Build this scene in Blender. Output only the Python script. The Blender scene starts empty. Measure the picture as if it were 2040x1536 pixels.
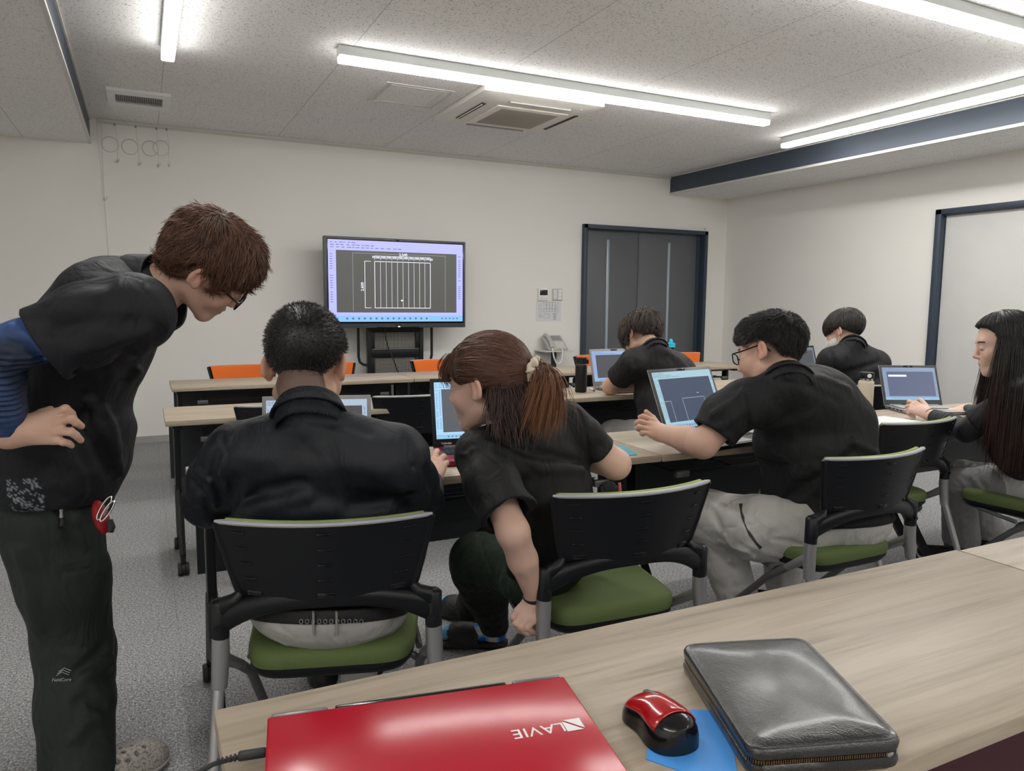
import bpy, bmesh, math, random, os
import numpy as np
from mathutils import Vector, Matrix
from math import sin, cos, pi, radians as rad

SC = bpy.context.scene
COL = SC.collection

# ---------------------------------------------------------------- camera
FPX = 1489.406
CAM = np.array([0.0, 0.0, 1.25])
_X = np.array([3043.0, -140.0, FPX]); _X /= np.linalg.norm(_X)
_Y = np.array([-737.0, -174.0, FPX]); _Y /= np.linalg.norm(_Y)
_Z = np.cross(_X, _Y)
RC = np.stack([_X, _Y, _Z], 1)            # camera(right, down, forward) = RC @ world
CR, CU, CF = RC[0].copy(), -RC[1].copy(), RC[2].copy()
cam_data = bpy.data.cameras.new('camera')
cam_data.sensor_width = 36.0
cam_data.lens = FPX / 2040.0 * 36.0
cam_data.clip_start = 0.05
cam = bpy.data.objects.new('camera', cam_data)
COL.objects.link(cam)
cam.matrix_world = Matrix(((CR[0], CU[0], -CF[0], CAM[0]), (CR[1], CU[1], -CF[1], CAM[1]),
                           (CR[2], CU[2], -CF[2], CAM[2]), (0, 0, 0, 1)))
SC.camera = cam

# ---------------------------------------------------------------- world, lights level, exposure
W = bpy.data.worlds.new('world'); SC.world = W; W.use_nodes = True
W.node_tree.nodes['Background'].inputs[0].default_value = (0.8, 0.85, 1.0, 1)
W.node_tree.nodes['Background'].inputs[1].default_value = 0.05
LAMP_STRENGTH = 14.0
SC.view_settings.view_transform = 'Standard'
SC.view_settings.look = 'None'
SC.view_settings.exposure = 1.62
SC.view_settings.gamma = 1.0
SC.view_settings.use_curve_mapping = False

H_CEIL = 2.70; H_SOF = 2.50; Y_BACK = 7.147; X_L = -2.2; X_SL = -0.325; X_BEAM = 5.54; X_R = 6.41; Y_REAR = -2.6
TZ = 0.715

def ray(u, v):
    return RC.T @ np.array([(u - 1020.0) / FPX, (v - 768.0) / FPX, 1.0])
def on(u, v, x=None, y=None, z=None):
    d = ray(u, v)
    t = (z - CAM[2]) / d[2] if z is not None else (y / d[1] if y is not None else x / d[0])
    return CAM + d * t
def at(u, v, zc):
    return CAM + ray(u, v) * zc

# ---------------------------------------------------------------- materials
def srgb(r, g, b):
    f = lambda c: (c / 255 / 12.92) if c / 255 <= 0.04045 else ((c / 255 + 0.055) / 1.055) ** 2.4
    return (f(r), f(g), f(b), 1.0)

class NT:
    def __init__(s, name):
        s.m = bpy.data.materials.new(name); s.m.use_nodes = True
        s.t = s.m.node_tree; s.b = s.t.nodes['Principled BSDF']
    def n(s, typ, **kw):
        nd = s.t.nodes.new(typ)
        for k, v in kw.items():
            if k.startswith('i_'):
                nd.inputs[k[2:].replace('_', ' ')].default_value = v
            else:
                setattr(nd, k, v)
        return nd
    def l(s, a, b): s.t.links.new(a, b)
    def coord(s, which='Object', scale=(1, 1, 1), rot=(0, 0, 0)):
        tc = s.n('ShaderNodeTexCoord'); mp = s.n('ShaderNodeMapping')
        mp.inputs['Scale'].default_value = scale; mp.inputs['Rotation'].default_value = rot
        s.l(tc.outputs[which], mp.inputs[0]); return mp.outputs[0]
    def noise(s, vec, scale, detail=4, rough=0.5, dist=0.0):
        nd = s.n('ShaderNodeTexNoise'); nd.inputs['Scale'].default_value = scale
        nd.inputs['Detail'].default_value = detail; nd.inputs['Roughness'].default_value = rough
        nd.inputs['Distortion'].default_value = dist
        s.l(vec, nd.inputs['Vector']); return nd.outputs['Fac']
    def ramp(s, fac, stops, interp='LINEAR'):
        r = s.n('ShaderNodeValToRGB'); cr = r.color_ramp; cr.interpolation = interp
        while len(cr.elements) < len(stops): cr.elements.new(0.5)
        for e, (p, c) in zip(cr.elements, stops):
            e.position = p; e.color = c if len(c) == 4 else (*c, 1)
        s.l(fac, r.inputs[0]); return r.outputs['Color']
    def math(s, op, a, b=0.0):
        nd = s.n('ShaderNodeMath', operation=op)
        for i, x in enumerate((a, b)):
            if isinstance(x, (int, float)): nd.inputs[i].default_value = x
            else: s.l(x, nd.inputs[i])
        return nd.outputs[0]
    def mix(s, fac, a, b, mode='MIX'):
        nd = s.n('ShaderNodeMix', data_type='RGBA', blend_type=mode)
        for sock, x in ((nd.inputs[0], fac), (nd.inputs[6], a), (nd.inputs[7], b)):
            if isinstance(x, (int, float, tuple)): sock.default_value = x
            else: s.l(x, sock)
        return nd.outputs[2]
    def bump(s, h, strength=0.3, dist=0.001):
        b = s.n('ShaderNodeBump'); b.inputs['Strength'].default_value = strength
        b.inputs['Distance'].default_value = dist
        s.l(h, b.inputs['Height']); s.l(b.outputs[0], s.b.inputs['Normal']); return b
    def set(s, col=None, rough=None, metal=None, **kw):
        if col is not None:
            if isinstance(col, tuple): s.b.inputs['Base Color'].default_value = col
            else: s.l(col, s.b.inputs['Base Color'])
        if rough is not None:
            if isinstance(rough, (int, float)): s.b.inputs['Roughness'].default_value = rough
            else: s.l(rough, s.b.inputs['Roughness'])
        if metal is not None: s.b.inputs['Metallic'].default_value = metal
        for k, v in kw.items(): s.b.inputs[k.replace('_', ' ')].default_value = v
        return s.m

def plain(name, col, rough=0.5, metal=0.0, nscale=300, nstr=0.1, var=0.06, spec=None, coat=0.0):
    """a slightly mottled, finely grained procedural surface"""
    t = NT(name); v = t.coord()
    f = t.noise(v, nscale, 3); g = t.noise(v, 3.0, 3)
    c = t.mix(g, tuple(x * (1 - var) for x in col[:3]) + (1,), tuple(min(1, x * (1 + var)) for x in col[:3]) + (1,))
    t.set(c, rough, metal); t.bump(f, nstr, 0.0006)
    if spec is not None: t.b.inputs['Specular IOR Level'].default_value = spec
    if coat: t.b.inputs['Coat Weight'].default_value = coat; t.b.inputs['Coat Roughness'].default_value = 0.08
    return t.m

def emit(name, col, strength=1.0):
    t = NT(name)
    t.set((0.01, 0.01, 0.01, 1), 0.35)
    t.b.inputs['Emission Color'].default_value = col
    t.b.inputs['Emission Strength'].default_value = strength
    return t.m

def make_materials():
    M = {}
    # wallpaper
    t = NT('wallpaper'); v = t.coord()
    f = t.noise(v, 220, 5, 0.6); g = t.noise(v, 1.3, 3)
    t.set(t.mix(g, (0.83, 0.815, 0.775, 1), (0.87, 0.855, 0.815, 1)), 0.85); t.bump(f, 0.25, 0.001); M['wall'] = t.m
    # rock-wool ceiling board with worm-hole flecks
    t = NT('ceiling_board')
    def flecks(sx, sy, seed, lo):
        vv = t.coord('Object', (sx, sy, 1), (0, 0, seed))
        return t.math('GREATER_THAN', t.noise(vv, 62, 1.5, 0.5, 0.6), lo)
    a = flecks(1, 2.6, 0.5, 0.672); b = flecks(2.6, 1, 0.2, 0.672); c = flecks(1, 2.4, 1.3, 0.675)
    k = t.math('MAXIMUM', t.math('MAXIMUM', a, b), c)
    soft = t.noise(t.coord(), 140, 3)
    # board joints every 0.91 m / 0.455 m
    sep = t.n('ShaderNodeSeparateXYZ'); t.l(t.coord(), sep.inputs[0])
    def joint(o, period, off, w):
        m_ = t.math('FRACT', t.math('DIVIDE', t.math('SUBTRACT', o, off), period))
        return t.math('LESS_THAN', m_, w / period)
    jx = joint(sep.outputs[0], 0.97, 0.178 - 0.97 * 5, 0.005); jy = joint(sep.outputs[1], 0.485, 4.78 - 0.485 * 20, 0.003)
    col = t.mix(soft, (0.85, 0.84, 0.83, 1), (0.91, 0.90, 0.89, 1))
    col = t.mix(t.math('MULTIPLY', k, 0.62), col, (0.16, 0.145, 0.13, 1))
    col = t.mix(t.math('MULTIPLY', jx, 0.55), col, (0.25, 0.24, 0.22, 1))
    col = t.mix(t.math('MULTIPLY', jy, 0.30), col, (0.25, 0.24, 0.22, 1))
    t.set(col, 0.95); t.bump(t.math('SUBTRACT', soft, t.math('MULTIPLY', k, 1.2)), 0.5, 0.002); M['ceiling'] = t.m
    # carpet
    t = NT('loop_carpet'); v = t.coord('Object', (1, 0.55, 1))
    a = t.noise(v, 190, 2, 0.7); b = t.noise(t.coord('Object', (0.5, 1.6, 1)), 150, 3, 0.8); g = t.noise(t.coord(), 2.2, 3)
    s_ = t.math('ADD', t.math('MULTIPLY', a, 0.5), t.math('MULTIPLY', b, 0.5))
    col = t.ramp(s_, [(0.36, (0.04, 0.04, 0.042)), (0.47, (0.23, 0.23, 0.235)), (0.53, (0.36, 0.36, 0.365)), (0.64, (0.72, 0.71, 0.71))])
    sep = t.n('ShaderNodeSeparateXYZ'); t.l(t.coord(), sep.inputs[0])
    def jt(o, off):
        return t.math('LESS_THAN', t.math('FRACT', t.math('DIVIDE', t.math('SUBTRACT', o, off), 0.5)), 0.006)
    j = t.math('MAXIMUM', jt(sep.outputs[0], -4.93), jt(sep.outputs[1], -4.98))
    col = t.mix(t.math('MULTIPLY', j, 0.35), col, (0.1, 0.1, 0.1, 1))
    col = t.mix(t.math('MULTIPLY', g, 0.3), col, (0.22, 0.22, 0.225, 1))
    t.set(col, 0.95); t.bump(s_, 0.9, 0.006); M['carpet'] = t.m
    # desk laminate, grain along X
    t = NT('wood_laminate')
    ob = t.n('ShaderNodeObjectInfo'); add = t.n('ShaderNodeVectorMath', operation='ADD')
    cv = t.coord('Object', (0.55, 9, 9)); t.l(cv, add.inputs[0])
    cmb = t.n('ShaderNodeCombineXYZ'); t.l(t.math('MULTIPLY', ob.outputs['Random'], 20.0), cmb.inputs[0]); t.l(t.math('MULTIPLY', ob.outputs['Random'], 37.0), cmb.inputs[1])
    t.l(cmb.outputs[0], add.inputs[1]); v = add.outputs[0]
    a = t.noise(v, 3.0, 6, 0.62, 0.6); b = t.noise(v, 14.0, 4, 0.6, 0.2); 
    col = t.ramp(a, [(0.30, (0.24, 0.195, 0.145)), (0.44, (0.37, 0.305, 0.225)), (0.55, (0.425, 0.355, 0.27)), (0.70, (0.48, 0.41, 0.32))])
    col = t.mix(t.math('MULTIPLY', t.math('GREATER_THAN', b, 0.60), 0.16), col, (0.33, 0.27, 0.20, 1))
    t.set(col, 0.42); t.bump(b, 0.08, 0.0006); M['wood'] = t.m
    M['navy'] = plain('navy_steel', (0.035, 0.052, 0.078, 1), 0.45)
    M['beam'] = plain('navy_beam', (0.055, 0.072, 0.10, 1), 0.5)
    M['door'] = plain('grey_door', (0.118, 0.124, 0.134, 1), 0.42)
    M['slit'] = plain('frosted_strip', (0.40, 0.50, 0.60, 1), 0.25, 0.2)
    M['white_door'] = plain('white_panel', (0.66, 0.655, 0.64, 1), 0.55)
    M['trim'] = plain('white_trim', (0.66, 0.65, 0.62, 1), 0.5)
    M['base'] = plain('grey_skirting', (0.38, 0.375, 0.36, 1), 0.5)
    M['black'] = plain('black_plastic', (0.0055, 0.0065, 0.009, 1), 0.40, nscale=900, nstr=0.15, spec=0.38)
    M['black_gloss'] = plain('black_gloss', (0.006, 0.006, 0.007, 1), 0.15)
    M['black_metal'] = plain('black_steel', (0.006, 0.007, 0.009, 1), 0.38, spec=0.4)
    M['mesh_panel'] = plain('charcoal_panel', (0.030, 0.034, 0.042, 1), 0.7, nscale=500)
    M['silver'] = plain('satin_silver', (0.42, 0.42, 0.43, 1), 0.36, 0.75)
    M['dark_silver'] = plain('dark_silver', (0.20, 0.205, 0.215, 1), 0.4, 0.7)
    M['chrome'] = plain('chrome', (0.7, 0.7, 0.7, 1), 0.15, 1.0)
    M['trimgrey'] = plain('light_grey_trim', (0.40, 0.40, 0.42, 1), 0.35)
    M['rubber'] = plain('rubber', (0.018, 0.018, 0.02, 1), 0.6)
    def weave(name, c1, c2, sc=420):
        t = NT(name); v = t.coord()
        w = t.n('ShaderNodeTexWave', wave_type='BANDS', bands_direction='DIAGONAL'); w.inputs['Scale'].default_value = sc / 3; w.inputs['Distortion'].default_value = 1.0
        t.l(v, w.inputs['Vector'])
        n_ = t.noise(v, sc, 2)
        m_ = t.math('MULTIPLY', t.math('ADD', w.outputs['Fac'], n_), 0.5)
        t.set(t.mix(m_, c1, c2), 0.85); t.bump(m_, 0.5, 0.001); return t.m
    M['green'] = weave('olive_mesh_fabric', (0.075, 0.108, 0.030, 1), (0.150, 0.200, 0.068, 1))
    M['lime'] = weave('lime_mesh_fabric', (0.24, 0.33, 0.08, 1), (0.38, 0.48, 0.15, 1))
    M['orange'] = weave('orange_fabric', (0.62, 0.115, 0.012, 1), (0.80, 0.17, 0.02, 1))
    M['ac'] = plain('cream_plastic', (0.80, 0.775, 0.72, 1), 0.45)
    M['ac_dark'] = plain('dark_gap', (0.02, 0.02, 0.02, 1), 0.6)
    M['white'] = plain('white_plastic', (0.84, 0.84, 0.83, 1), 0.4)
    M['offwhite'] = plain('offwhite_plastic', (0.52, 0.51, 0.48, 1), 0.45)
    M['grey'] = plain('grey_plastic', (0.30, 0.30, 0.30, 1), 0.45)
    M['tv'] = plain('tv_bezel', (0.09, 0.094, 0.10, 1), 0.38, 0.3)
    M['lamp_housing'] = plain('lamp_housing', (0.60, 0.63, 0.62, 1), 0.4)
    M['lamp'] = emit('lamp_diffuser', (1.0, 0.985, 0.95, 1), LAMP_STRENGTH)
    M['lamp_side'] = emit('lamp_diffuser_side', (1.0, 0.985, 0.95, 1), LAMP_STRENGTH * .42)
    # grille with fine holes
    t = NT('perforated_steel'); v = t.coord()
    sep = t.n('ShaderNodeSeparateXYZ'); t.l(v, sep.inputs[0])
    def cell(o, p): return t.math('LESS_THAN', t.math('FRACT', t.math('DIVIDE', t.math('ADD', o, 9.0), p)), 0.62)
    hole = t.math('MULTIPLY', cell(sep.outputs[0], 0.0135), cell(sep.outputs[2], 0.0135))
    t.set(t.mix(hole, (0.012, 0.012, 0.012, 1), (0.40, 0.38, 0.35, 1)), 0.6); M['grille'] = t.m
    t = NT('ac_grille'); v = t.coord('Object', (1, 1, 1), (0, 0, 0.785))
    sep = t.n('ShaderNodeSeparateXYZ'); t.l(v, sep.inputs[0])
    h = t.math('GREATER_THAN', t.math('FRACT', t.math('MULTIPLY', sep.outputs[0], 70.0)), 0.5)
    t.set(t.mix(h, (0.24, 0.21, 0.17, 1), (0.44, 0.40, 0.34, 1)), 0.6); M['ac_grille'] = t.m
    t = NT('clear_wire'); t.set((0.46, 0.46, 0.42, 1), 0.3); M['wire'] = t.m
    t = NT('paper'); v = t.coord(); t.set(t.mix(t.noise(v, 30, 2), (0.70, 0.71, 0.73, 1), (0.76, 0.77, 0.79, 1)), 0.8); M['paper'] = t.m
    t = NT('print_ink'); t.set((0.12, 0.12, 0.13, 1), 0.8); M['ink'] = t.m
    t = NT('white_print'); t.set((0.85, 0.85, 0.85, 1), 0.4); M['white_print'] = t.m
    # red lid
    t = NT('red_lid'); v = t.coord()
    scr = t.noise(t.coord('Object', (60, 1.5, 1), (0, 0, 0.6)), 5, 2)
    t.set((0.46, 0.010, 0.028, 1), t.math('ADD', 0.15, t.math('MULTIPLY', scr, 0.05)))
    t.bump(t.noise(v, 900, 2), 0.03, 0.0003); M['red_lid'] = t.m
    M['red'] = plain('red_plastic', (0.42, 0.004, 0.010, 1), 0.18, coat=0.6, nstr=0.02)
    M['dark_red'] = plain('dark_red', (0.25, 0.004, 0.03, 1), 0.3)
    M['maroon'] = plain('maroon_cloth', (0.045, 0.006, 0.013, 1), 0.7)
    M['bluemat'] = plain('blue_mat', (0.075, 0.34, 0.86, 1), 0.55, var=0.04)
    M['tealmat'] = plain('teal_mat', (0.06, 0.33, 0.42, 1), 0.6)
    M['cyan'] = plain('cyan_plastic', (0.03, 0.50, 0.70, 1), 0.35)
    M['cream'] = plain('cream_enamel', (0.62, 0.55, 0.43, 1), 0.5)
    M['brass'] = plain('zip_teeth', (0.24, 0.16, 0.09, 1), 0.35, 0.9)
    # leather
    t = NT('black_leather'); v = t.coord()
    a = t.noise(v, 18, 7, 0.62, 0.5); vo = t.n('ShaderNodeTexVoronoi'); vo.inputs['Scale'].default_value = 420; t.l(v, vo.inputs['Vector'])
    t.set(t.mix(a, (0.008, 0.008, 0.009, 1), (0.018, 0.0185, 0.019, 1)), t.math('ADD', 0.22, t.math('MULTIPLY', a, 0.24)))
    t.b.inputs['Specular IOR Level'].default_value = 0.7; t.b.inputs['Coat Weight'].default_value = 0.5; t.b.inputs['Coat Roughness'].default_value = 0.16
    t.bump(t.math('ADD', t.math('MULTIPLY', vo.outputs['Distance'], 0.12), a), 0.6, 0.006); M['leather'] = t.m
    return M
M = make_materials()

# ---------------------------------------------------------------- mesh helpers
def empty(name, loc=(0, 0, 0), rz=0.0, label=None, cat=None, group=None, kind=None, parent=None):
    o = bpy.data.objects.new(name, None); COL.objects.link(o)
    o.empty_display_size = 0.1
    o.location = loc; o.rotation_euler = (0, 0, rz)
    if parent: o.parent = parent
    return tag(o, label, cat, group, kind)
def tag(o, label=None, cat=None, group=None, kind=None):
    if label: o['label'] = label
    if cat: o['category'] = cat
    if group: o['group'] = group
    if kind: o['kind'] = kind
    return o

class MB:
    """collects shapes into one mesh"""
    def __init__(s): s.bm = bmesh.new(); s.mats = []; s.cur = 0
    def mat(s, m):
        if m not in s.mats: s.mats.append(m)
        s.cur = s.mats.index(m); return s
    def _fin(s, faces):
        for f in faces: f.material_index = s.cur
    def box(s, c, size, bev=0.0, R=None, seg=2):
        r = bmesh.ops.create_cube(s.bm, size=1.0)
        vs = r['verts']
        for v in vs: v.co = Vector((v.co.x * size[0], v.co.y * size[1], v.co.z * size[2]))
        if bev > 0:
            es = list({e for v in vs for e in v.link_edges})
            rr = bmesh.ops.bevel(s.bm, geom=es, offset=bev, segments=seg, profile=0.5, affect='EDGES', clamp_overlap=True)
            vs = list({v for f in rr['faces'] for v in f.verts} | {v for v in vs if v.is_valid})
        fs = {f for v in vs for f in v.link_faces}
        T = Matrix.Translation(Vector(c))
        if R is not None: T = T @ R.to_4x4()
        for v in vs: v.co = T @ v.co
        s._fin(fs); return s
    def grid(s, pts, closed_u=False, closed_v=False, flip=False):
        """pts[i][j] -> quads"""
        V = [[s.bm.verts.new(p) for p in row] for row in pts]
        n, m = len(V), len(V[0]); fs = []
        for i in range(n if closed_u else n - 1):
            for j in range(m if closed_v else m - 1):
                q = [V[i][j], V[(i + 1) % n][j], V[(i + 1) % n][(j + 1) % m], V[i][(j + 1) % m]]
                if flip: q.reverse()
                try: fs.append(s.bm.faces.new(q))
                except ValueError: pass
        s._fin(fs); return V
    def tube(s, pts, r, seg=10, cap=True, closed=False, flat=None):
        pts = [Vector(p) for p in pts]; n = len(pts)
        rs = r if isinstance(r, (list, tuple)) else [r] * n
        rings = []; up = None
        for i, p in enumerate(pts):
            if closed: d = pts[(i + 1) % n] - pts[i - 1]
            else: d = pts[min(i + 1, n - 1)] - pts[max(i - 1, 0)]
            d.normalize()
            if up is None:
                up = Vector((0, 0, 1)) if abs(d.z) < 0.9 else Vector((1, 0, 0))
            a = d.cross(up)
            if a.length < 1e-6: a = d.orthogonal()
            a.normalize(); b = a.cross(d).normalized(); up = b
            fa, fb = flat if flat else (1, 1)
            rings.append([p + (a * cos(t) * fa + b * sin(t) * fb) * rs[i] for t in [2 * pi * k / seg for k in range(seg)]])
        V = s.grid(rings, closed_u=closed, closed_v=True)
        if cap and not closed:
            f1 = s.bm.faces.new(list(reversed(V[0]))); f2 = s.bm.faces.new(V[-1]); s._fin([f1, f2])
        return s
    def cyl(s, a, b, r, r2=None, seg=20): return s.tube([a, b], [r, r if r2 is None else r2], seg)
    def lathe(s, c, prof, seg=28, axis=None):
        """prof: [(r,z)...] about an axis through c"""
        R = Matrix.Identity(3) if axis is None else Vector((0, 0, 1)).rotation_difference(Vector(axis)).to_matrix()
        c = Vector(c); rows = []
        for r, z in prof:
            rows.append([c + R @ Vector((max(r, 1e-5) * cos(t), max(r, 1e-5) * sin(t), z)) for t in [2 * pi * k / seg for k in range(seg)]])
        s.grid(rows, closed_v=True, flip=False); return s
    def prism(s, poly, z0, z1, T=None, bev=0.0):
        """polygon (x,y) list extruded z0..z1, then transformed"""
        T = T or Matrix.Identity(4)
        lo = [s.bm.verts.new(T @ Vector((x, y, z0))) for x, y in poly]
        hi = [s.bm.verts.new(T @ Vector((x, y, z1))) for x, y in poly]
        n = len(poly); fs = [s.bm.faces.new(list(reversed(lo))), s.bm.faces.new(hi)]
        for i in range(n): fs.append(s.bm.faces.new([lo[i], lo[(i + 1) % n], hi[(i + 1) % n], hi[i]]))
        if bev > 0:
            es = list({e for f in fs[:2] for e in f.edges})
            r = bmesh.ops.bevel(s.bm, geom=es, offset=bev, segments=2, profile=0.5, affect='EDGES', clamp_overlap=True)
            fs = [f for f in fs if f.is_valid] + r['faces']
        s._fin(fs); return s
    def quad(s, a, b, c, d):
        f = s.bm.faces.new([s.bm.verts.new(p) for p in (a, b, c, d)]); s._fin([f]); return s
    def obj(s, name, m=None, parent=None, loc=None, smooth=40):
        if m is not None and not s.mats: s.mats = [m]
        me = bpy.data.meshes.new(name)
        bmesh.ops.recalc_face_normals(s.bm, faces=s.bm.faces[:])
        s.bm.to_mesh(me); s.bm.free()
        for x in s.mats: me.materials.append(x)
        if smooth:
            me.polygons.foreach_set('use_smooth', [True] * len(me.polygons))
            me.set_sharp_from_angle(angle=rad(smooth))
        o = bpy.data.objects.new(name, me); COL.objects.link(o)
        if parent: o.parent = parent
        if loc is not None: o.location = loc
        return o

def copy_thing(root, loc=None, rz=None, label=None, group=None):
    r = root.copy(); COL.objects.link(r)
    if loc is not None: r.location = loc
    if rz is not None: r.rotation_euler = (0, 0, rz)
    if label: r['label'] = label
    if group: r['group'] = group
    for ch in list(root.children):
        c = ch.copy(); COL.objects.link(c); c.parent = r
        for g in list(ch.children):
            d = g.copy(); COL.objects.link(d); d.parent = c
    return r

def text(name, body, size, m, parent, T, ext=0.0004, xs=1.0, shear=0.0, align='CENTER', space=1.0):
    cu = bpy.data.curves.new(name, 'FONT'); cu.body = body; cu.size = size; cu.extrude = ext
    cu.align_x = align; cu.align_y = 'CENTER'; cu.shear = shear; cu.space_character = space
    cu.materials.append(m)
    o = bpy.data.objects.new(name, cu); COL.objects.link(o)
    if parent: o.parent = parent
    me = bpy.data.meshes.new_from_object(o, depsgraph=bpy.context.evaluated_depsgraph_get())
    bpy.data.objects.remove(o); bpy.data.curves.remove(cu)
    o = bpy.data.objects.new(name, me); COL.objects.link(o)
    if not me.materials: me.materials.append(m)
    if parent: o.parent = parent
    o.matrix_local = T @ Matrix.Diagonal((xs, 1, 1, 1))
    return o
def frame(o, x, y):
    """4x4 with x axis, y axis and origin"""
    x = Vector(x).normalized(); y = Vector(y); y = (y - x * y.dot(x)).normalized(); z = x.cross(y)
    return Matrix(((x.x, y.x, z.x, o[0]), (x.y, y.y, z.y, o[1]), (x.z, y.z, z.z, o[2]), (0, 0, 0, 1)))
# ================================================================ the room
def struct(name, mb, m=None, smooth=0):
    return tag(mb.obj(name, m, smooth=smooth), kind='structure')
def build_room():
    t = 0.1
    struct('floor', MB().box(((X_L + X_R) / 2, (Y_REAR + Y_BACK) / 2, -t / 2), (X_R - X_L + .2, Y_BACK - Y_REAR + .2, t)), M['carpet'])
    struct('ceiling', MB().box(((X_SL + X_BEAM) / 2, (Y_REAR + Y_BACK) / 2, H_CEIL + t / 2), (X_BEAM - X_SL, Y_BACK - Y_REAR + .2, t)), M['ceiling'])
    b = MB()
    b.box(((X_L + X_SL) / 2 - .008, (Y_REAR + Y_BACK) / 2, H_SOF + t / 2), (X_SL - X_L - 0.016, Y_BACK - Y_REAR + .2, t))
    struct('ceiling_left', b, M['ceiling'])
    b = MB()
    b.box(((X_R + X_BEAM) / 2 + .008, (Y_REAR + Y_BACK) / 2, H_SOF + t / 2), (X_R - X_BEAM - 0.016, Y_BACK - Y_REAR + .2, t))
    struct('ceiling_right', b, M['ceiling'])
    # navy fascias between the two ceiling levels
    b = MB().mat(M['beam']); L = Y_BACK - Y_REAR
    b.box((X_SL - .008, (Y_REAR + Y_BACK) / 2, H_SOF + .11), (0.016, L, 0.2)); struct('trim_1', b)
    b = MB().mat(M['beam']); b.box((X_BEAM + .008, (Y_REAR + Y_BACK) / 2, H_SOF + .11), (0.016, L, 0.2)); struct('trim_2', b)
    b = MB().mat(M['trim'])
    b.box((X_SL - .004, (Y_REAR + Y_BACK) / 2, H_SOF + .005), (0.022, L, 0.018)); b.box((X_SL + .004, (Y_REAR + Y_BACK) / 2, H_CEIL - .006), (0.012, L, 0.012))
    struct('trim_3', b)
    b = MB().mat(M['trim'])
    b.box((X_BEAM + .002, (Y_REAR + Y_BACK) / 2, H_SOF + .005), (0.024, L, 0.022)); b.box((X_BEAM - .004, (Y_REAR + Y_BACK) / 2, H_CEIL - .004), (0.012, L, 0.008))
    struct('trim_4', b)
    # walls: the back wall is cut round the double door
    dx0, dx1, dz = 4.362, 6.085, 2.10
    b = MB(); y = Y_BACK + t / 2
    b.box(((X_L + dx0) / 2, y, H_CEIL / 2), (dx0 - X_L, t, H_CEIL)); b.box(((X_R + dx1) / 2, y, H_CEIL / 2), (X_R - dx1, t, H_CEIL))
    b.box(((dx0 + dx1) / 2, y, (H_CEIL + dz) / 2), (dx1 - dx0, t, H_CEIL - dz)); struct('wall_back', b, M['wall'])
    b = MB(); x = X_R + t / 2; wy = 4.43
    b.box((x, (Y_BACK + wy) / 2, H_CEIL / 2), (t, Y_BACK - wy, H_CEIL)); b.box((x, (2.55 + Y_REAR) / 2, H_CEIL / 2), (t, 2.55 - Y_REAR, H_CEIL))
    b.box((x, (wy + 2.55) / 2, (H_CEIL + 2.095) / 2), (t, wy - 2.55, H_CEIL - 2.095)); struct('wall_right', b, M['wall'])
    struct('wall_left', MB().box((X_L - t / 2, (Y_REAR + Y_BACK) / 2, H_CEIL / 2), (t, Y_BACK - Y_REAR, H_CEIL)), M['wall'])
    struct('wall_rear', MB().box(((X_L + X_R) / 2, Y_REAR - t / 2, H_CEIL / 2), (X_R - X_L, t, H_CEIL)), M['wall'])
    b = MB(); b.box(((X_L + dx0) / 2, Y_BACK - .006, .03), (dx0 - X_L, .012, .06), .002); b.box(((X_R + dx1) / 2, Y_BACK - .006, .03), (X_R - dx1, .012, .06), .002)
    struct('baseboard_back', b, M['base'])
    b = MB(); b.box((X_R - .006, (Y_BACK + wy) / 2, .03), (.012, Y_BACK - wy, .06), .002); struct('baseboard_right', b, M['base'])
    b = MB(); b.box((X_L + .006, (Y_REAR + Y_BACK) / 2, .03), (.012, Y_BACK - Y_REAR, .06), .002); struct('baseboard_left', b, M['base'])
    # picture rail along the top of the back wall
    b = MB(); b.box(((-.26 + X_BEAM) / 2, Y_BACK - .008, H_CEIL - .012), (X_BEAM + .26, .016, .022), .002); b.box(((-.26 + X_BEAM) / 2, Y_BACK - .005, H_CEIL - .029), (X_BEAM + .26, .008, .010))
    struct('trim_5', b, M['trim'])
    # door_1: grey double door
    d = empty('door_1', ((dx0 + dx1) / 2, Y_BACK, 0), kind='structure')
    w = dx1 - dx0; f = .045
    b = MB(); 
    b.box((-w / 2 + f / 2, .02, dz / 2), (f, .15, dz), .003); b.box((w / 2 - f / 2, .02, dz / 2), (f, .15, dz), .003); b.box((0, .02, dz - f / 2), (w, .15, f), .003)
    b.obj('door_frame', M['navy'], d)
    b = MB(); b.box((w / 2 - f - .028, .055, dz / 2 - .02), (.05, .05, dz - .04)); b.obj('door_jamb', M['navy'], d)
    xs = 5.16 - (dx0 + dx1) / 2
    for k, (a, c, hx) in enumerate(((-w / 2 + f, xs, 4.734), (xs, w / 2 - f - .05, 5.58))):
        b = MB(); b.box(((a + c) / 2, .062 - .006 * k, (dz - f) / 2 + .002), (c - a - .004, .035, dz - f - .012), .002)
        lf = b.obj('door_leaf', M['door'], d)
        hx -= (dx0 + dx1) / 2
        b = MB(); b.box((hx, .042 - .006 * k, 1.02), (.036, .008, 1.86), .002); b.obj('strip_frame', M['silver'], lf)
        b = MB(); b.box((hx, .037 - .006 * k, 1.02), (.022, .004, 1.84), .001); b.obj('glass_strip', M['slit'], lf)
    b = MB(); b.box((xs, .040, 1.02), (.022, .01, 2.03), .002); b.obj('door_edge', M['door'], d)
    # door_2: big white panel in a navy frame on the right wall
    d = empty('door_2', (X_R, (wy + 2.55) / 2, 0), kind='structure'); L = wy - 2.55
    b = MB()
    b.box((.02, L / 2 - .0275, 1.0475), (.12, .055, 2.095), .003); b.box((.02, -L / 2 + .0275, 1.0475), (.12, .055, 2.095), .003); b.box((.02, 0, 2.0725), (.12, L, .045), .003)
    b.obj('door_frame', M['navy'], d)
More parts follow.
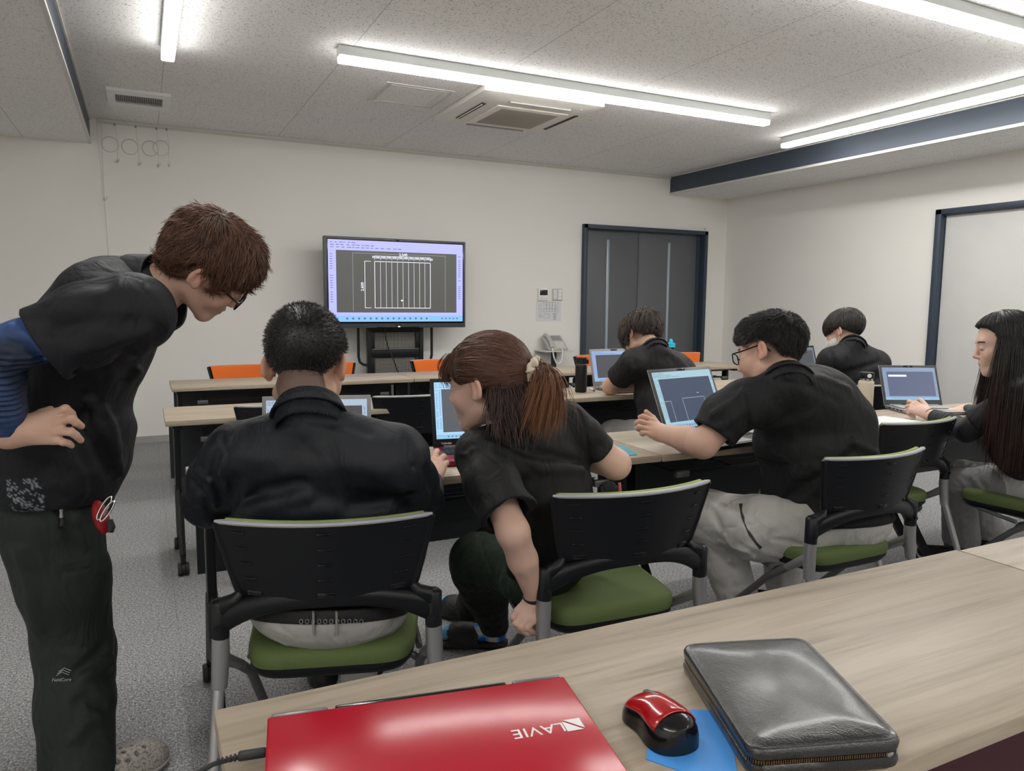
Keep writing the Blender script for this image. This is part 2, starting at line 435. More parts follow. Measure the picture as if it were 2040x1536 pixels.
    b = MB(); b.box((.045, 0, 1.02), (.035, L - .12, 2.04), .002); b.obj('door_leaf', M['white_door'], d)
    b = MB(); b.box((.02, 0, 2.045), (.03, L - .12, .012)); b.obj('door_track', M['dark_silver'], d)

def build_ceiling_things():
    # long linear lamps
    def lamp(p0, p1, label, zc=H_CEIL):
        p0 = Vector(p0); p1 = Vector(p1); c = (p0 + p1) / 2; L = (p1 - p0).length; a = math.atan2(p1.y - p0.y, p1.x - p0.x)
        r = empty('ceiling_lamp', (c.x, c.y, zc), a, label, 'ceiling lamp', 'linear lamps on the ceiling')
        b = MB(); b.box((0, 0, -.028), (L, .074, .054), .003); b.obj('lamp_housing', M['lamp_housing'], r)
        b = MB().mat(M['lamp']); b.box((0, 0, -.071), (L - .004, .070, .036), .008, seg=3); b.mat(M['lamp_side'])
        for f in b.bm.faces:
            if f.normal.z > -.5: f.material_index = 1
        b.obj('lamp_diffuser', None, r)
    lamp((1.07, 4.47, 0), (4.37, 4.47, 0), 'long white linear ceiling lamp crossing above the air conditioner')
    lamp((5.12, 5.03, 0), (5.12, 1.73, 0), 'long white linear ceiling lamp running beside the navy beam')
    lamp((.19, 4.93, 0), (.19, 1.63, 0), 'long white linear ceiling lamp at upper left, end-on near the vent')
    lamp((2.15, 2.46, 0), (4.95, 2.46, 0), 'nearest white linear ceiling lamp, cut off by the top right corner')
    lamp((4.4, .4, 0), (4.4, -2.2, 0), 'added white linear ceiling lamp, unseen behind the camera on the right, to brighten the foreground')  # added, unseen: fill light for the dark foreground, position guessed
    lamp((.0, -1.5, 0), (3.3, -1.5, 0), 'added rearmost white linear ceiling lamp, unseen, to brighten the foreground')  # another added lamp out of view, lifts the foreground from the rear
    lamp((-1.3, .6, 0), (-1.3, -2.0, 0), 'added white linear ceiling lamp, unseen behind the camera on the left, to brighten the foreground', H_SOF)  # added out of view under the soffit to brighten the foreground
    # ceiling cassette air conditioner
    cx, cy, w = 2.615, 5.27, .965
    r = empty('air_conditioner', (cx, cy, H_CEIL), 0, 'square cream ceiling cassette air conditioner with a grille in the middle', 'air conditioner')
    b = MB(); b.box((0, 0, -.016), (w, w, .034), .006)
    rows = []
    for hw, z in ((w / 2 - .010, -.032), (w / 2 - .03, -.042), (.335, -.060), (.30, -.064)):
        pts = []
        for k in range(4):
            for q in range(5):
                an = pi / 2 * k + (q / 4) * pi / 2; rr = .05
                sx, sy = [(1, 1), (-1, 1), (-1, -1), (1, -1)][k]
                pts.append((sx * (hw - rr) + rr * cos(an), sy * (hw - rr) + rr * sin(an), z))
        rows.append(pts)
    V = b.grid(rows, closed_v=True); b.bm.faces.new(V[-1]); b.obj('panel', M['ac'], r)
    b = MB(); b.box((0, 0, -.066), (.58, .58, .012), .02, seg=3); b.obj('grille_frame', M['ac'], r)
    b = MB(); b.box((0, 0, -.071), (.47, .47, .006), .004); b.obj('intake_grille', M['ac_grille'], r)
    for k in range(4):
        a = pi / 2 * k; Rm = Matrix.Rotation(a, 3, 'Z'); Tl = Matrix.Rotation(rad(-14), 3, 'X')
        b = MB(); p = Rm @ Vector((0, .366, -.050)); b.box(p, (.50, .062, .014), .004, Rm @ Tl)
        sl = b.obj('air_outlet', M['ac_dark'] if k % 2 else M['grey'], r)
        b = MB(); p = Rm @ Vector((0, .384, -.058)); b.box(p, (.49, .034, .006), .002, Rm @ Matrix.Rotation(rad(-26), 3, 'X')); b.obj('louvre', M['ac'], sl)
    b = MB(); b.box((.33, -.40, -.05), (.012, .012, .008), .002); b.obj('indicator', M['white_print'], r)
    # access hatch
    r = empty('access_hatch', (1.775, 5.28, H_CEIL), 0, 'thin white framed access hatch in the ceiling left of the air conditioner', 'access hatch')
    b = MB()
    for w_, s_ in ((.485, .010), (.415, .006)):
        for sx in (-1, 1):
            b.box((sx * w_ / 2, 0, -.003), (s_, w_ + .02, .006), .001); b.box((0, sx * (w_ + .02) / 2, -.003), (w_ + s_, s_, .006), .001)
    b.obj('hatch_frame', M['trim'], r)
    b = MB(); b.box((0, 0, -.001), (.40, .42, .002)); b.obj('hatch_panel', M['ceiling'], r)
    # ventilation grille
    r = empty('ceiling_vent', (.04, 6.285, H_CEIL), 0, 'white slotted ceiling vent between the left lamp and the back wall', 'vent')
    b = MB(); W_, D_, bd = .41, .475, .05
    for sx in (-1, 1):
        b.box((sx * (W_ - bd) / 2, 0, -.010), (bd, D_, .020)); b.box((0, sx * (D_ - bd * 2.2) / 2, -.010), (W_ - 2 * bd, bd * 2.2, .020))
    b.obj('vent_frame', M['white'], r)
    b = MB(); b.box((0, 0, -.002), (W_ - .08, D_ - .14, .004)); b.obj('vent_back', M['ac_dark'], r)
    b = MB()
    for i in range(26):
        b.box((-.15 + i * .012, 0, -.009), (.0045, D_ - .18, .010))
    b.obj('louvre_slats', M['offwhite'], r)

def wall_at(u, v): p = on(u, v, y=Y_BACK); return p[0], p[2]
def build_wall_things():
    y = Y_BACK
    # wires coiled on the picture rail
    for i, (cu, cv, ku, kv, ru, lab) in enumerate(((219, 288, 234, 322, 228, 'leftmost coil of clear picture wire hanging from the wall rail'), (259, 293, 278, 327, 270, 'second coil of clear picture wire from the left on the wall rail'),
                                        (299, 296, 316, 330, 311, 'third coil of clear picture wire, tucked behind the rightmost coil'), (321, 296, 336, 330, 331, 'rightmost coil of clear picture wire on the wall rail'))):
        x, z = wall_at(cu, cv); kx, kz = wall_at(ku, kv); rx, rz_ = wall_at(ru, 245)
        r = empty('picture_wire', (x, y - .012 - .012 * (i == 3), z), 0, lab, 'picture wire', 'coiled wires at the rail end')
        b = MB(); b.tube([(.062 * cos(a), -.004 * (i == 3), .062 * sin(a)) for a in np.linspace(0, 2 * pi, 40)[:-1]], .0016, 5, closed=True)
        b.tube([(.060 * cos(a) + .002, -.003, .060 * sin(a) - .002) for a in np.linspace(.3, 2 * pi + .1, 40)[:-1]], .0011, 5)
        b.obj('wire_coil', M['wire'], r)
        b = MB(); b.tube([(rx - x, 0, 2.665 - z), (.03 + .03, 0, .02), (kx - x, 0, kz - z + .02)], .0009, 5); b.obj('hanging_wire', M['wire'], r)
        b = MB(); b.box((kx - x, -.004, kz - z), (.010, .018, .022), .002); b.tube([(kx - x, -.010, kz - z - .010), (kx - x + .012, -.016, kz - z), (kx - x + .012, -.012, kz - z + .022)], .0022, 6); b.obj('hook', M['offwhite'], r)
        b = MB(); b.box((rx - x, 0, 2.665 - z), (.014, .012, .02), .002); b.obj('rail_runner', M['grey'], r)
    x, z = wall_at(208, 397)
    r = empty('picture_wire', (x, y - .012, z), 0, 'straight picture wire with a hook halfway down the left of the wall', 'picture wire', 'coiled wires at the rail end')
    b = MB(); b.tube([(.005, 0, 2.66 - z), (0, 0, 0), (.012, 0, -.55)], .0011, 5); b.tube([(-.03, 0, 2.66 - z), (-.005, 0, .01)], .0009, 5); b.obj('hanging_wire', M['wire'], r)
    b = MB(); b.box((0, -.004, 0), (.014, .018, .024), .002); b.tube([(.006, -.01, -.012), (.02, -.016, 0), (.02, -.012, .024)], .0024, 6); b.obj('hook', M['offwhite'], r)
    # intercom
    x0, z0 = wall_at(1071, 574); x1, z1 = wall_at(1092, 599)
    r = empty('intercom', ((x0 + x1) / 2, y, (z0 + z1) / 2), 0, 'small white intercom monitor with dark screen on the back wall', 'intercom')
    w, h = x1 - x0, z0 - z1
    b = MB(); b.box((0, -.012, 0), (w, .024, h), .004); b.obj('case', M['white'], r)
    b = MB(); b.box((-.002, -.025, .020), (w * .70, .003, h * .42), .001); b.obj('screen', M['black_gloss'], r)
    b = MB(); 
    for k in range(3): b.box((-.035 + k * .035, -.025, -.045), (.018, .003, .008), .001)
    b.obj('buttons', M['offwhite'], r)
    x0, z0 = wall_at(1100, 575); x1, z1 = wall_at(1119, 599)
    r = empty('switch_plate', ((x0 + x1) / 2, y, (z0 + z1) / 2), 0, 'off-white light switch plate right of the intercom', 'switch')
    w, h = x1 - x0, z0 - z1
    b = MB(); b.box((0, -.006, 0), (w, .012, h), .003); b.obj('plate', M['offwhite'], r)
    for k in range(3):
        b = MB(); b.box((.028, -.014, .038 - .038 * k), (.045, .008, .034), .002); b.obj('rocker', M['white'], r)
    b = MB(); b.box((-.028, -.013, 0), (.04, .004, h * .8), .001); b.obj('label_strip', M['paper'], r)
    # notice
    x0, z0 = wall_at(1068, 601); x1, z1 = wall_at(1117, 640)
    r = empty('notice', ((x0 + x1) / 2, y, (z0 + z1) / 2), 0, 'white notice sheet with a printed plan below the intercom', 'notice')
    w, h = x1 - x0, z0 - z1
    b = MB(); b.box((0, -.001, 0), (w, .0015, h)); b.obj('sheet', M['paper'], r)
    b = MB(); rnd = random.Random(4)
    def bx(cx, cz, sx, sz, t=.0015):
        for s_ in (-1, 1): b.box((cx, -.0022, cz + s_ * sz / 2), (sx, .0006, t)); b.box((cx + s_ * sx / 2, -.0022, cz), (t, .0006, sz))
    for i in range(5): bx(-.045 + i * .036, .065, .034, .07); bx(-.045 + i * .036, .012, .034, .028)
    for i in range(4): bx(-.105, .07 - i * .04, .03, .022)
    bx(-.02, -.045, .07, .05)
    for i in range(44): b.box((rnd.uniform(-.11, .11), -.0022, rnd.uniform(-.07, .08)), (rnd.uniform(.004, .014), .0006, .003))
    for i in range(7): b.box((.075, -.0022, -.02 - i * .011), (.05 - .006 * (i % 3), .0006, .003))
    b.obj('print', M['ink'], r)
    x, z = wall_at(1404, 456)
    r = empty('wall_sensor', (x, y, z), 0, 'tiny white box high on the back wall above the door corner', 'sensor')
    b = MB(); b.box((0, -.008, 0), (.026, .016, .03), .003); b.obj('case', M['white'], r); b = MB(); b.box((0, -.017, 0), (.012, .003, .012), .001); b.obj('cover', M['offwhite'], r)
    # phone shelf and phone
    cx = 3.955
    r = empty('phone_shelf', (cx, y, .735), 0, 'narrow shelf on a black post against the back wall', 'shelf')
    b = MB(); b.box((0, -.13, -.008), (.34, .26, .012), .002); b.obj('shelf_board', M['trim'], r)
    b = MB(); b.box((.0, -.13, -.375), (.045, .045, .72), .003); b.box((0, -.13, -.727), (.26, .24, .016), .003); b.obj('post', M['black_metal'], r)
    r = empty('desk_phone', (cx - .01, y - .14, .735), 0, 'off-white desk telephone with handset on the wall shelf', 'telephone')
    Rt = Matrix.Rotation(rad(38), 3, 'X')
    b = MB(); b.box((.015, .0, .075), (.235, .23, .035), .012, Rt); b.box((.015, .03, .03), (.17, .10, .06), .01); b.obj('base', M['offwhite'], r)
    b = MB(); b.box((.050, .035, .125), (.115, .075, .008), .002, Rt); b.obj('display', M['grey'], r)
    b = MB()
    for i in range(4):
        for j in range(4):
            p = Rt @ Vector((.0 + i * .026, -.085 + j * .024, .020)); b.box((p.x + .012, p.y, p.z + .075), (.018, .014, .006), .002, Rt)
    b.obj('keys', M['white'], r)
    b = MB(); pts = [Rt @ Vector((-.07, yy, .03 + .022 * (1 - (yy / .11) ** 2))) + Vector((0, 0, .075)) for yy in np.linspace(-.105, .105, 9)]
    b.tube(pts, [.022, .024, .018, .015, .015, .015, .018, .024, .022], 12, flat=(1.0, .8)); b.obj('handset', M['offwhite'], r)
    b = MB(); b.tube([(-.07, -.10, .03), (-.065, -.125, -.06), (-.035, -.13, -.13), (-.005, -.13, -.14), (.03, -.13, -.10), (.045, -.125, .0), (.03, -.11, .03)], .0075, 8); b.obj('cord', M['white'], r)
build_room()
build_ceiling_things()
build_wall_things()
# ================================================================ tables, chairs, television
TL, TD = 1.53, 0.466
def make_table():
    """flip-top training table: origin on the floor under the middle of the top"""
    r = empty('training_table', (0, 0, 0))
    b = MB(); b.box((0, 0, TZ - .0125), (TL - .004, TD, .025), .0025); b.obj('tabletop', M['wood'], r)
    b = MB()
    b.box((0, .0, TZ - .045), (TL - .16, .05, .035), .004)
    for y in (-.13, .13): b.box((0, y, TZ - .034), (TL - .24, .022, .014), .002)
    b.obj('rail', M['black_metal'], r)
    b = MB(); b.box((0, .222, .508), (TL - .05, .008, .29), .003); b.box((0, .226, .655), (TL - .05, .016, .008), .002); b.box((0, .226, .362), (TL - .05, .016, .008), .002)
    b.obj('modesty_panel', M['mesh_panel'], r)
    b = MB()                                                        # wire shelf under the top
    for k in range(6): b.box((0, -.12 + .055 * k, .612), (TL - .34, .004 if k else .010, .004 if k else .010))
    for x in (-.585, -.3, 0, .3, .585): b.box((x, .02, .606), (.006, .28, .006))
    b.obj('shelf', M['black_metal'], r)
    for x in (-.585, .585):
        b = MB(); b.box((x, -.12, .606), (.062, .020, .024), .003); b.obj('shelf_bracket', M['dark_silver'], r)
    for s in (-1, 1):
        x = s * (TL / 2 - .052)
        b = MB()
        b.box((x, .01, .52), (.028, .062, .35), .006)
        b.box((x, .02, TZ - .04), (.045, .30, .028), .005)
        b.tube([(x, .012, .37), (x, -.02, .33), (x, -.195, .085)], [.028, .027, .021], 4, flat=(.62, 1.1))
        b.tube([(x, .012, .37), (x, .045, .33), (x, .19, .085)], [.028, .027, .021], 4, flat=(.62, 1.1))
        lg = b.obj('leg', M['black_metal'], r, smooth=20)
        for y in (-.204, .198):
            b = MB().mat(M['black_gloss'])
            b.cyl((x, y, .055), (x, y, .095), .012, seg=12); b.mat(M['rubber'])
            b.lathe((x - .024, y, .03), [(0, 0), (.026, .0), (.030, .005), (.030, .014), (.024, .018), (.024, .03), (.030, .034), (.030, .043), (.026, .048), (0, .048)], 24, axis=(1, 0, 0))
            b.obj('caster', M['rubber'], lg)
    return r
def place_tables():
    base = make_table(); first = [True]
    rows = [('nearest', 1.59 - TL / 2, .768, 2), ('second', .10 + TL / 2, 2.335, 3), ('third', .067 + TL / 2, 3.803, 3), ('front', .135 + TL / 2, 5.14, 3)]
    place = {0: ['nearest wood-topped table, under the red laptop and leather case', 'nearest table row, wood-topped piece at the far right edge of the photo'],
             1: ['wood-topped table in front of the buzz-cut man and the leaning woman', 'wood-topped table under the forearm of the man in glasses', 'wood-topped table under the long-haired woman\'s laptop'],
             2: ['wood-topped table with nobody seated, behind the buzz-cut man\'s laptop', 'wood-topped table under the black thermos', 'wood-topped table in front of the masked man'],
             3: ['front row wood-topped table, left end piece before the television', 'front row wood-topped table, middle piece below the telephone', 'front row wood-topped table, right end piece before the grey doors']}
    for i, (_, x0, y, n) in enumerate(rows):
        for k in range(n):
            x = x0 + k * TL
            yy = y + (0, -.006, .004)[k]
            if first[0]:
                base.location = (x, yy, 0); o = base; first[0] = False
            else: o = copy_thing(base, (x, yy, 0))
            tag(o, place[i][k], 'table', 'wood-topped training tables in rows')
place_tables()

def make_chair(orange=False):
    """nesting chair; origin on the floor under the uprights, +y is where the sitter looks"""
    pad = M['orange'] if orange else M['green']
    r = empty('nesting_chair', (0, 0, 0))
    def surf(u, v, off=0.0):
        hw = .186 + (.232 - .186) * v ** .8
        x = u * hw; z = .592 + .180 * v
        y = -.058 * (1 - u * u) - .030 * v + off
        return Vector((x, y, z))
    b = MB().mat(M['black']); N, K = 25, 8
    us = np.linspace(-1, 1, N); vs = np.linspace(0, 1, K)
    front = [[surf(u, v, .007) for v in vs] for u in us]; back = [[surf(u, v, -.005) for v in vs] for u in us]
    loop = [list(f) + list(reversed(bk)) for f, bk in zip(front, back)]
    V = b.grid(loop, closed_v=True)
    for row in (V[0], V[-1]): b.bm.faces.new(row)
    # side ribs and lower arch
    for s in (-1, 1):
        b.tube([surf(s, v, .0) + Vector((0, .0, 0)) for v in vs], [.010, .010, .009, .009, .008, .008, .008, .008], 8)
        b.tube([surf(s * .985, .06), (s * .198, -.006, .588), (s * .222, -.004, .578), (s * .234, 0, .56)], [.012, .017, .019, .018], 10)
    arch = []
    for u in np.linspace(-1, 1, 27):
        x = u * .228; z = .598 - .055 * abs(u) ** 2.6; y = -.052 * (1 - u * u) + .002
        arch.append((x, y, z))
    b.tube(arch, [.021 + .008 * abs(u) ** 3 for u in np.linspace(-1, 1, 27)], 12, flat=(.60, 1.0))
    for s in (-1, 1):
        b.tube([(s * .236, 0, .588), (s * .236, 0, .58), (s * .237, .001, .50)], [.013, .020, .0195], 16)
    b.mat(M['black']); b.mat(M['black_gloss'])
    for cx in (-1, 0, 1):
        for j in range(5):
            v = .90 - .2 * j; u = cx * (.80 - .0 * j); p = surf(u, v, -.0065)
            a = math.atan2(.116 * u, .21) if cx else 0
            Rz = Matrix.Rotation(math.atan(2 * .058 * u / .21), 3, 'Z')
            b.box(p, (.030 if j < 4 else .036, .003, .0055 if j < 4 else .012), .0014, Rz)
            b.box(p + Vector((0, -.0014, .0012)), (.022, .0022, .0022), .0005, Rz)
    b.obj('backrest', None, r, smooth=50)
    b = MB()
    b.tube([surf(u, 1.0, .0) + Vector((0, -.002, .004)) for u in np.linspace(-1, 1, 31)], [.004] + [.0075] * 29 + [.004], 8, flat=(1.15, .75))
    b.obj('backrest_trim', M['trimgrey'], r)
    b = MB()
    f = [[surf(u * .93, v, .010) for v in np.linspace(.05, 1.04, 10)] for u in us]; g = [[surf(u * .93, v, .030) for v in np.linspace(.05, 1.04, 10)] for u in us]
    V = b.grid([list(p) + list(reversed(q)) for p, q in zip(f, g)], closed_v=True)
    for row in (V[0], V[-1]): b.bm.faces.new(row)
    bmesh.ops.recalc_face_normals(b.bm, faces=b.bm.faces[:])
    es = [e for e in b.bm.edges if e.calc_face_angle(0) > .8]
    bmesh.ops.bevel(b.bm, geom=es, offset=.007, segments=3, profile=.5, affect='EDGES', clamp_overlap=True)
    b.obj('backrest_pad', M['lime'] if not orange else pad, r, smooth=60)
    # seat
    def seat_ring(sc, z, dy=0, crown=0.0):
        pts = []
        for k in range(48):
            a = 2 * pi * k / 48; n = 6.5
            c_, s_ = cos(a), sin(a)
            x = abs(c_) ** (2 / n) * (1 if c_ > 0 else -1); y = abs(s_) ** (2 / n) * (1 if s_ > 0 else -1)
            hw = .208 + .018 * y
            pts.append((x * hw * sc, (.228 + dy + y * .218 * sc), z - .008 + crown * (-(y * .6) ** 2 * .02)))
        return pts
    b = MB(); rings = [seat_ring(.93, .412), seat_ring(.985, .415), seat_ring(1.0, .425), seat_ring(1.0, .438), seat_ring(.985, .449), seat_ring(.95, .455), seat_ring(.85, .457), seat_ring(.5, .454), seat_ring(.05, .452)]
    V = b.grid(rings, closed_v=True); b.bm.faces.new(list(reversed(V[0]))); b.bm.faces.new(V[-1])
    b.obj('seat_cushion', pad, r, smooth=50)
    b = MB(); V = b.grid([seat_ring(.80, .380), seat_ring(.93, .388), seat_ring(.985, .405), seat_ring(.985, .414)], closed_v=True); b.bm.faces.new(list(reversed(V[0]))); b.bm.faces.new(V[-1])
    b.obj('seat_shell', M['black'], r, smooth=50)
    for s in (-1, 1):
        b = MB()
        b.tube([(s * .237, .001, .502), (s * .238, .001, .46), (s * .241, -.004, .40), (s * .242, -.005, .385)], [.0195, .0200, .0180, .0170], 16)
        b.tube([(s * .239, .0, .452), (s * .236, .03, .435), (s * .228, .075, .405), (s * .218, .12, .375)], [.018, .0155, .0135, .012], 12)
        b.obj('side_casting', M['silver'], r, smooth=50)
        b = MB(); b.cyl((s * .237, -.0215, .528), (s * .237, -.017, .528), .0075, seg=14); b.cyl((s * .237, -.0225, .528), (s * .237, -.0215, .528), .004, seg=6)
        b.obj('bolt', M['black_gloss'], r)
        b = MB(); b.tube([(s * .242, -.006, .392), (s * .250, -.125, .06)], .0125, 14)
        lg = b.obj('leg', M['silver'], r, smooth=50)
        b = MB(); b.lathe((s * .251 - .02, -.130, .028), [(0, 0), (.024, 0), (.028, .005), (.028, .035), (.024, .04), (0, .04)], 20, axis=(1, 0, 0)); b.cyl((s * .250, -.127, .045), (s * .250, -.125, .075), .010, seg=10); b.obj('caster', M['rubber'], lg)
        b = MB(); b.tube([(s * .222, .10, .388), (s * .212, .20, .318), (s * .215, .42, .10), (s * .216, .44, .07)], .0125, 14)
        lg = b.obj('leg', M['dark_silver'], r, smooth=50)
        b = MB(); b.lathe((s * .216 - .02, .448, .028), [(0, 0), (.024, 0), (.028, .005), (.028, .035), (.024, .04), (0, .04)], 20, axis=(1, 0, 0)); b.cyl((s * .216, .442, .045), (s * .216, .441, .075), .010, seg=10); b.obj('caster', M['rubber'], lg)
    b = MB(); b.tube([(-.213, .19, .325), (-.18, .19, .345), (.18, .19, .345), (.213, .19, .325)], .010, 10); b.box((0, .25, .372), (.30, .24, .018), .004)
    b.tube([(-.21, .19, .36), (-.20, .30, .372), (-.19, .40, .385)], .009, 8); b.tube([(.21, .19, .36), (.20, .30, .372), (.19, .40, .385)], .009, 8)
    b.obj('seat_frame', M['dark_silver'], r)
    return r

GREEN = make_chair(False); ORANGE = make_chair(True)
_used = {'g': False, 'o': False}
def place_chair(x, y, rz, label, group, orange=False):
    k = 'o' if orange else 'g'; src = ORANGE if orange else GREEN
    if not _used[k]:
        o = src; _used[k] = True; o.location = (x, y, 0); o.rotation_euler = (0, 0, rz)
    else: o = copy_thing(src, (x, y, 0), rz)
    return tag(o, label, 'chair', group)
gg = 'green-seated nesting chairs'
place_chair(.352, 1.645, rad(-17), 'black-backed green nesting chair the buzz-cut man sits on', gg)
place_chair(1.119, 1.58, rad(-4), 'black-backed green nesting chair the ponytailed woman half sits on', gg)
place_chair(2.098, 1.635, rad(0), 'black-backed green nesting chair under the man in glasses', gg)
place_chair(2.868, 2.03, rad(0), 'empty green nesting chair pushed in right of the man in glasses', gg)
place_chair(3.43, 1.60, rad(2), 'green nesting chair under the long-haired woman at the right edge', gg)
place_chair(.585, 3.50, rad(-6), 'empty black-backed chair left of the buzz-cut man\'s laptop', gg)
place_chair(1.235, 3.62, rad(0), 'empty black-backed chair between the two nearer laptops', gg)
place_chair(1.745, 3.43, rad(4), 'empty black-backed chair just behind the ponytailed woman\'s shoulder', gg)
place_chair(2.66, 3.16, rad(4), 'green nesting chair under the man bent over his laptop', gg)
place_chair(3.95, 3.05, rad(-4), 'green nesting chair under the masked man', gg)
og = 'orange chairs facing the room at the front'
for x, lab in ((.628, 'orange-backed chair in the front row, leftmost of all'), (1.21, 'orange-backed chair left of the television stand'), (2.12, 'orange-backed chair right of the television stand'),
               (2.66, 'orange-backed chair just left of the telephone post'), (3.62, 'orange-backed chair behind the black thermos'), (4.57, 'orange-backed chair at the right end of the front row')):
    o = place_chair(x, 5.62, pi, lab, og, True)

# ---------------------------------------------------------------- screens
def screen(parent, w, h, T, base_col, canvas_col, style, strength=1.0):
    """a CAD window drawn in thin emitting layers; local x right, y up, origin at the middle"""
    strength *= .46
    mb_ = MB()
    m_base = emit('screen_glow_' + style, base_col, strength); m_can = emit('screen_canvas_' + style, canvas_col, strength)
    m_ln = emit('screen_line_' + style, (.85, .87, 1, 1), strength); m_dk = emit('screen_icon_' + style, (.12, .17, .32, 1), strength * .6)
    m_task = emit('screen_bar_' + style, (.17, .36, .80, 1) if style == 'tv' else (.22, .42, .60, 1), strength)
    Z = [0]
    def rect(m, x0, y0, x1, y1, z):
        mb_.mat(m); mb_.quad(*[T @ Vector(p) for p in ((x0, y0, z), (x1, y0, z), (x1, y1, z), (x0, y1, z))])
    W2, H2 = w / 2, h / 2
    rect(m_base, -W2, -H2, W2, H2, 0)
    rect(m_task, -W2, -H2, W2, -H2 + h * .075, .0004)
    return mb_, rect, (m_base, m_can, m_ln, m_dk, m_task)

def cad_screen(name, parent, w, h, T, base_col, canvas_col, style, strength, drawing, seed=1, left=.075, top=.125, right=.05, bot=.115):
    mb_, rect, (mb0, mc, ml, md, mt) = screen(parent, w, h, T, base_col, canvas_col, style, strength)
    W2, H2 = w / 2, h / 2; rnd = random.Random(seed)
    cx0, cx1, cy0, cy1 = -W2 + w * left, W2 - w * right, -H2 + h * bot, H2 - h * top
    rect(mc, cx0, cy0, cx1, cy1, .0005)
    def dash(x, y, a, b_): rect(md, x, y, x + a, y + b_, .0008)
    x = -W2 + w * .02
    for row, n in ((.035, 6), (.065, 9), (.095, 14)):
        x = -W2 + w * .015
        for i in range(n):
            a = w * rnd.uniform(.012, .03); dash(x, H2 - h * row, a, h * .009); x += a + w * rnd.uniform(.006, .02)
    for c_ in ((-W2 + w * .012, -W2 + w * .044) if left > .06 else (-W2 + w * .012,)):
        for i in range(24):
            if rnd.random() < .85: dash(c_, H2 - h * (.15 + i * .029), w * .018, h * .008)
    for i in range(22):
        if rnd.random() < .8: dash(W2 - w * .035, H2 - h * (.16 + i * .026), w * .018, h * .008)
    for i in range(15):
        dash(-W2 + w * (.12 + i * .042), -H2 + h * .028, w * .014, h * .024)
    for i in range(5): dash(W2 - w * (.17 - i * .03), -H2 + h * .03, w * .012, h * .018)
    for (x0, y0, x1, y1, t) in drawing:
        X = lambda q: cx0 + (cx1 - cx0) * q; Y = lambda q: cy0 + (cy1 - cy0) * q
        if abs(x0 - x1) < 1e-6: rect(ml, X(x0) - t / 2, Y(min(y0, y1)), X(x0) + t / 2, Y(max(y0, y1)), .001)
        else: rect(ml, X(min(x0, x1)), Y(y0) - t / 2, X(max(x0, x1)), Y(y0) + t / 2, .001)
    o = mb_.obj(name, None, parent, smooth=0)
    return o, (cx0, cx1, cy0, cy1), ml

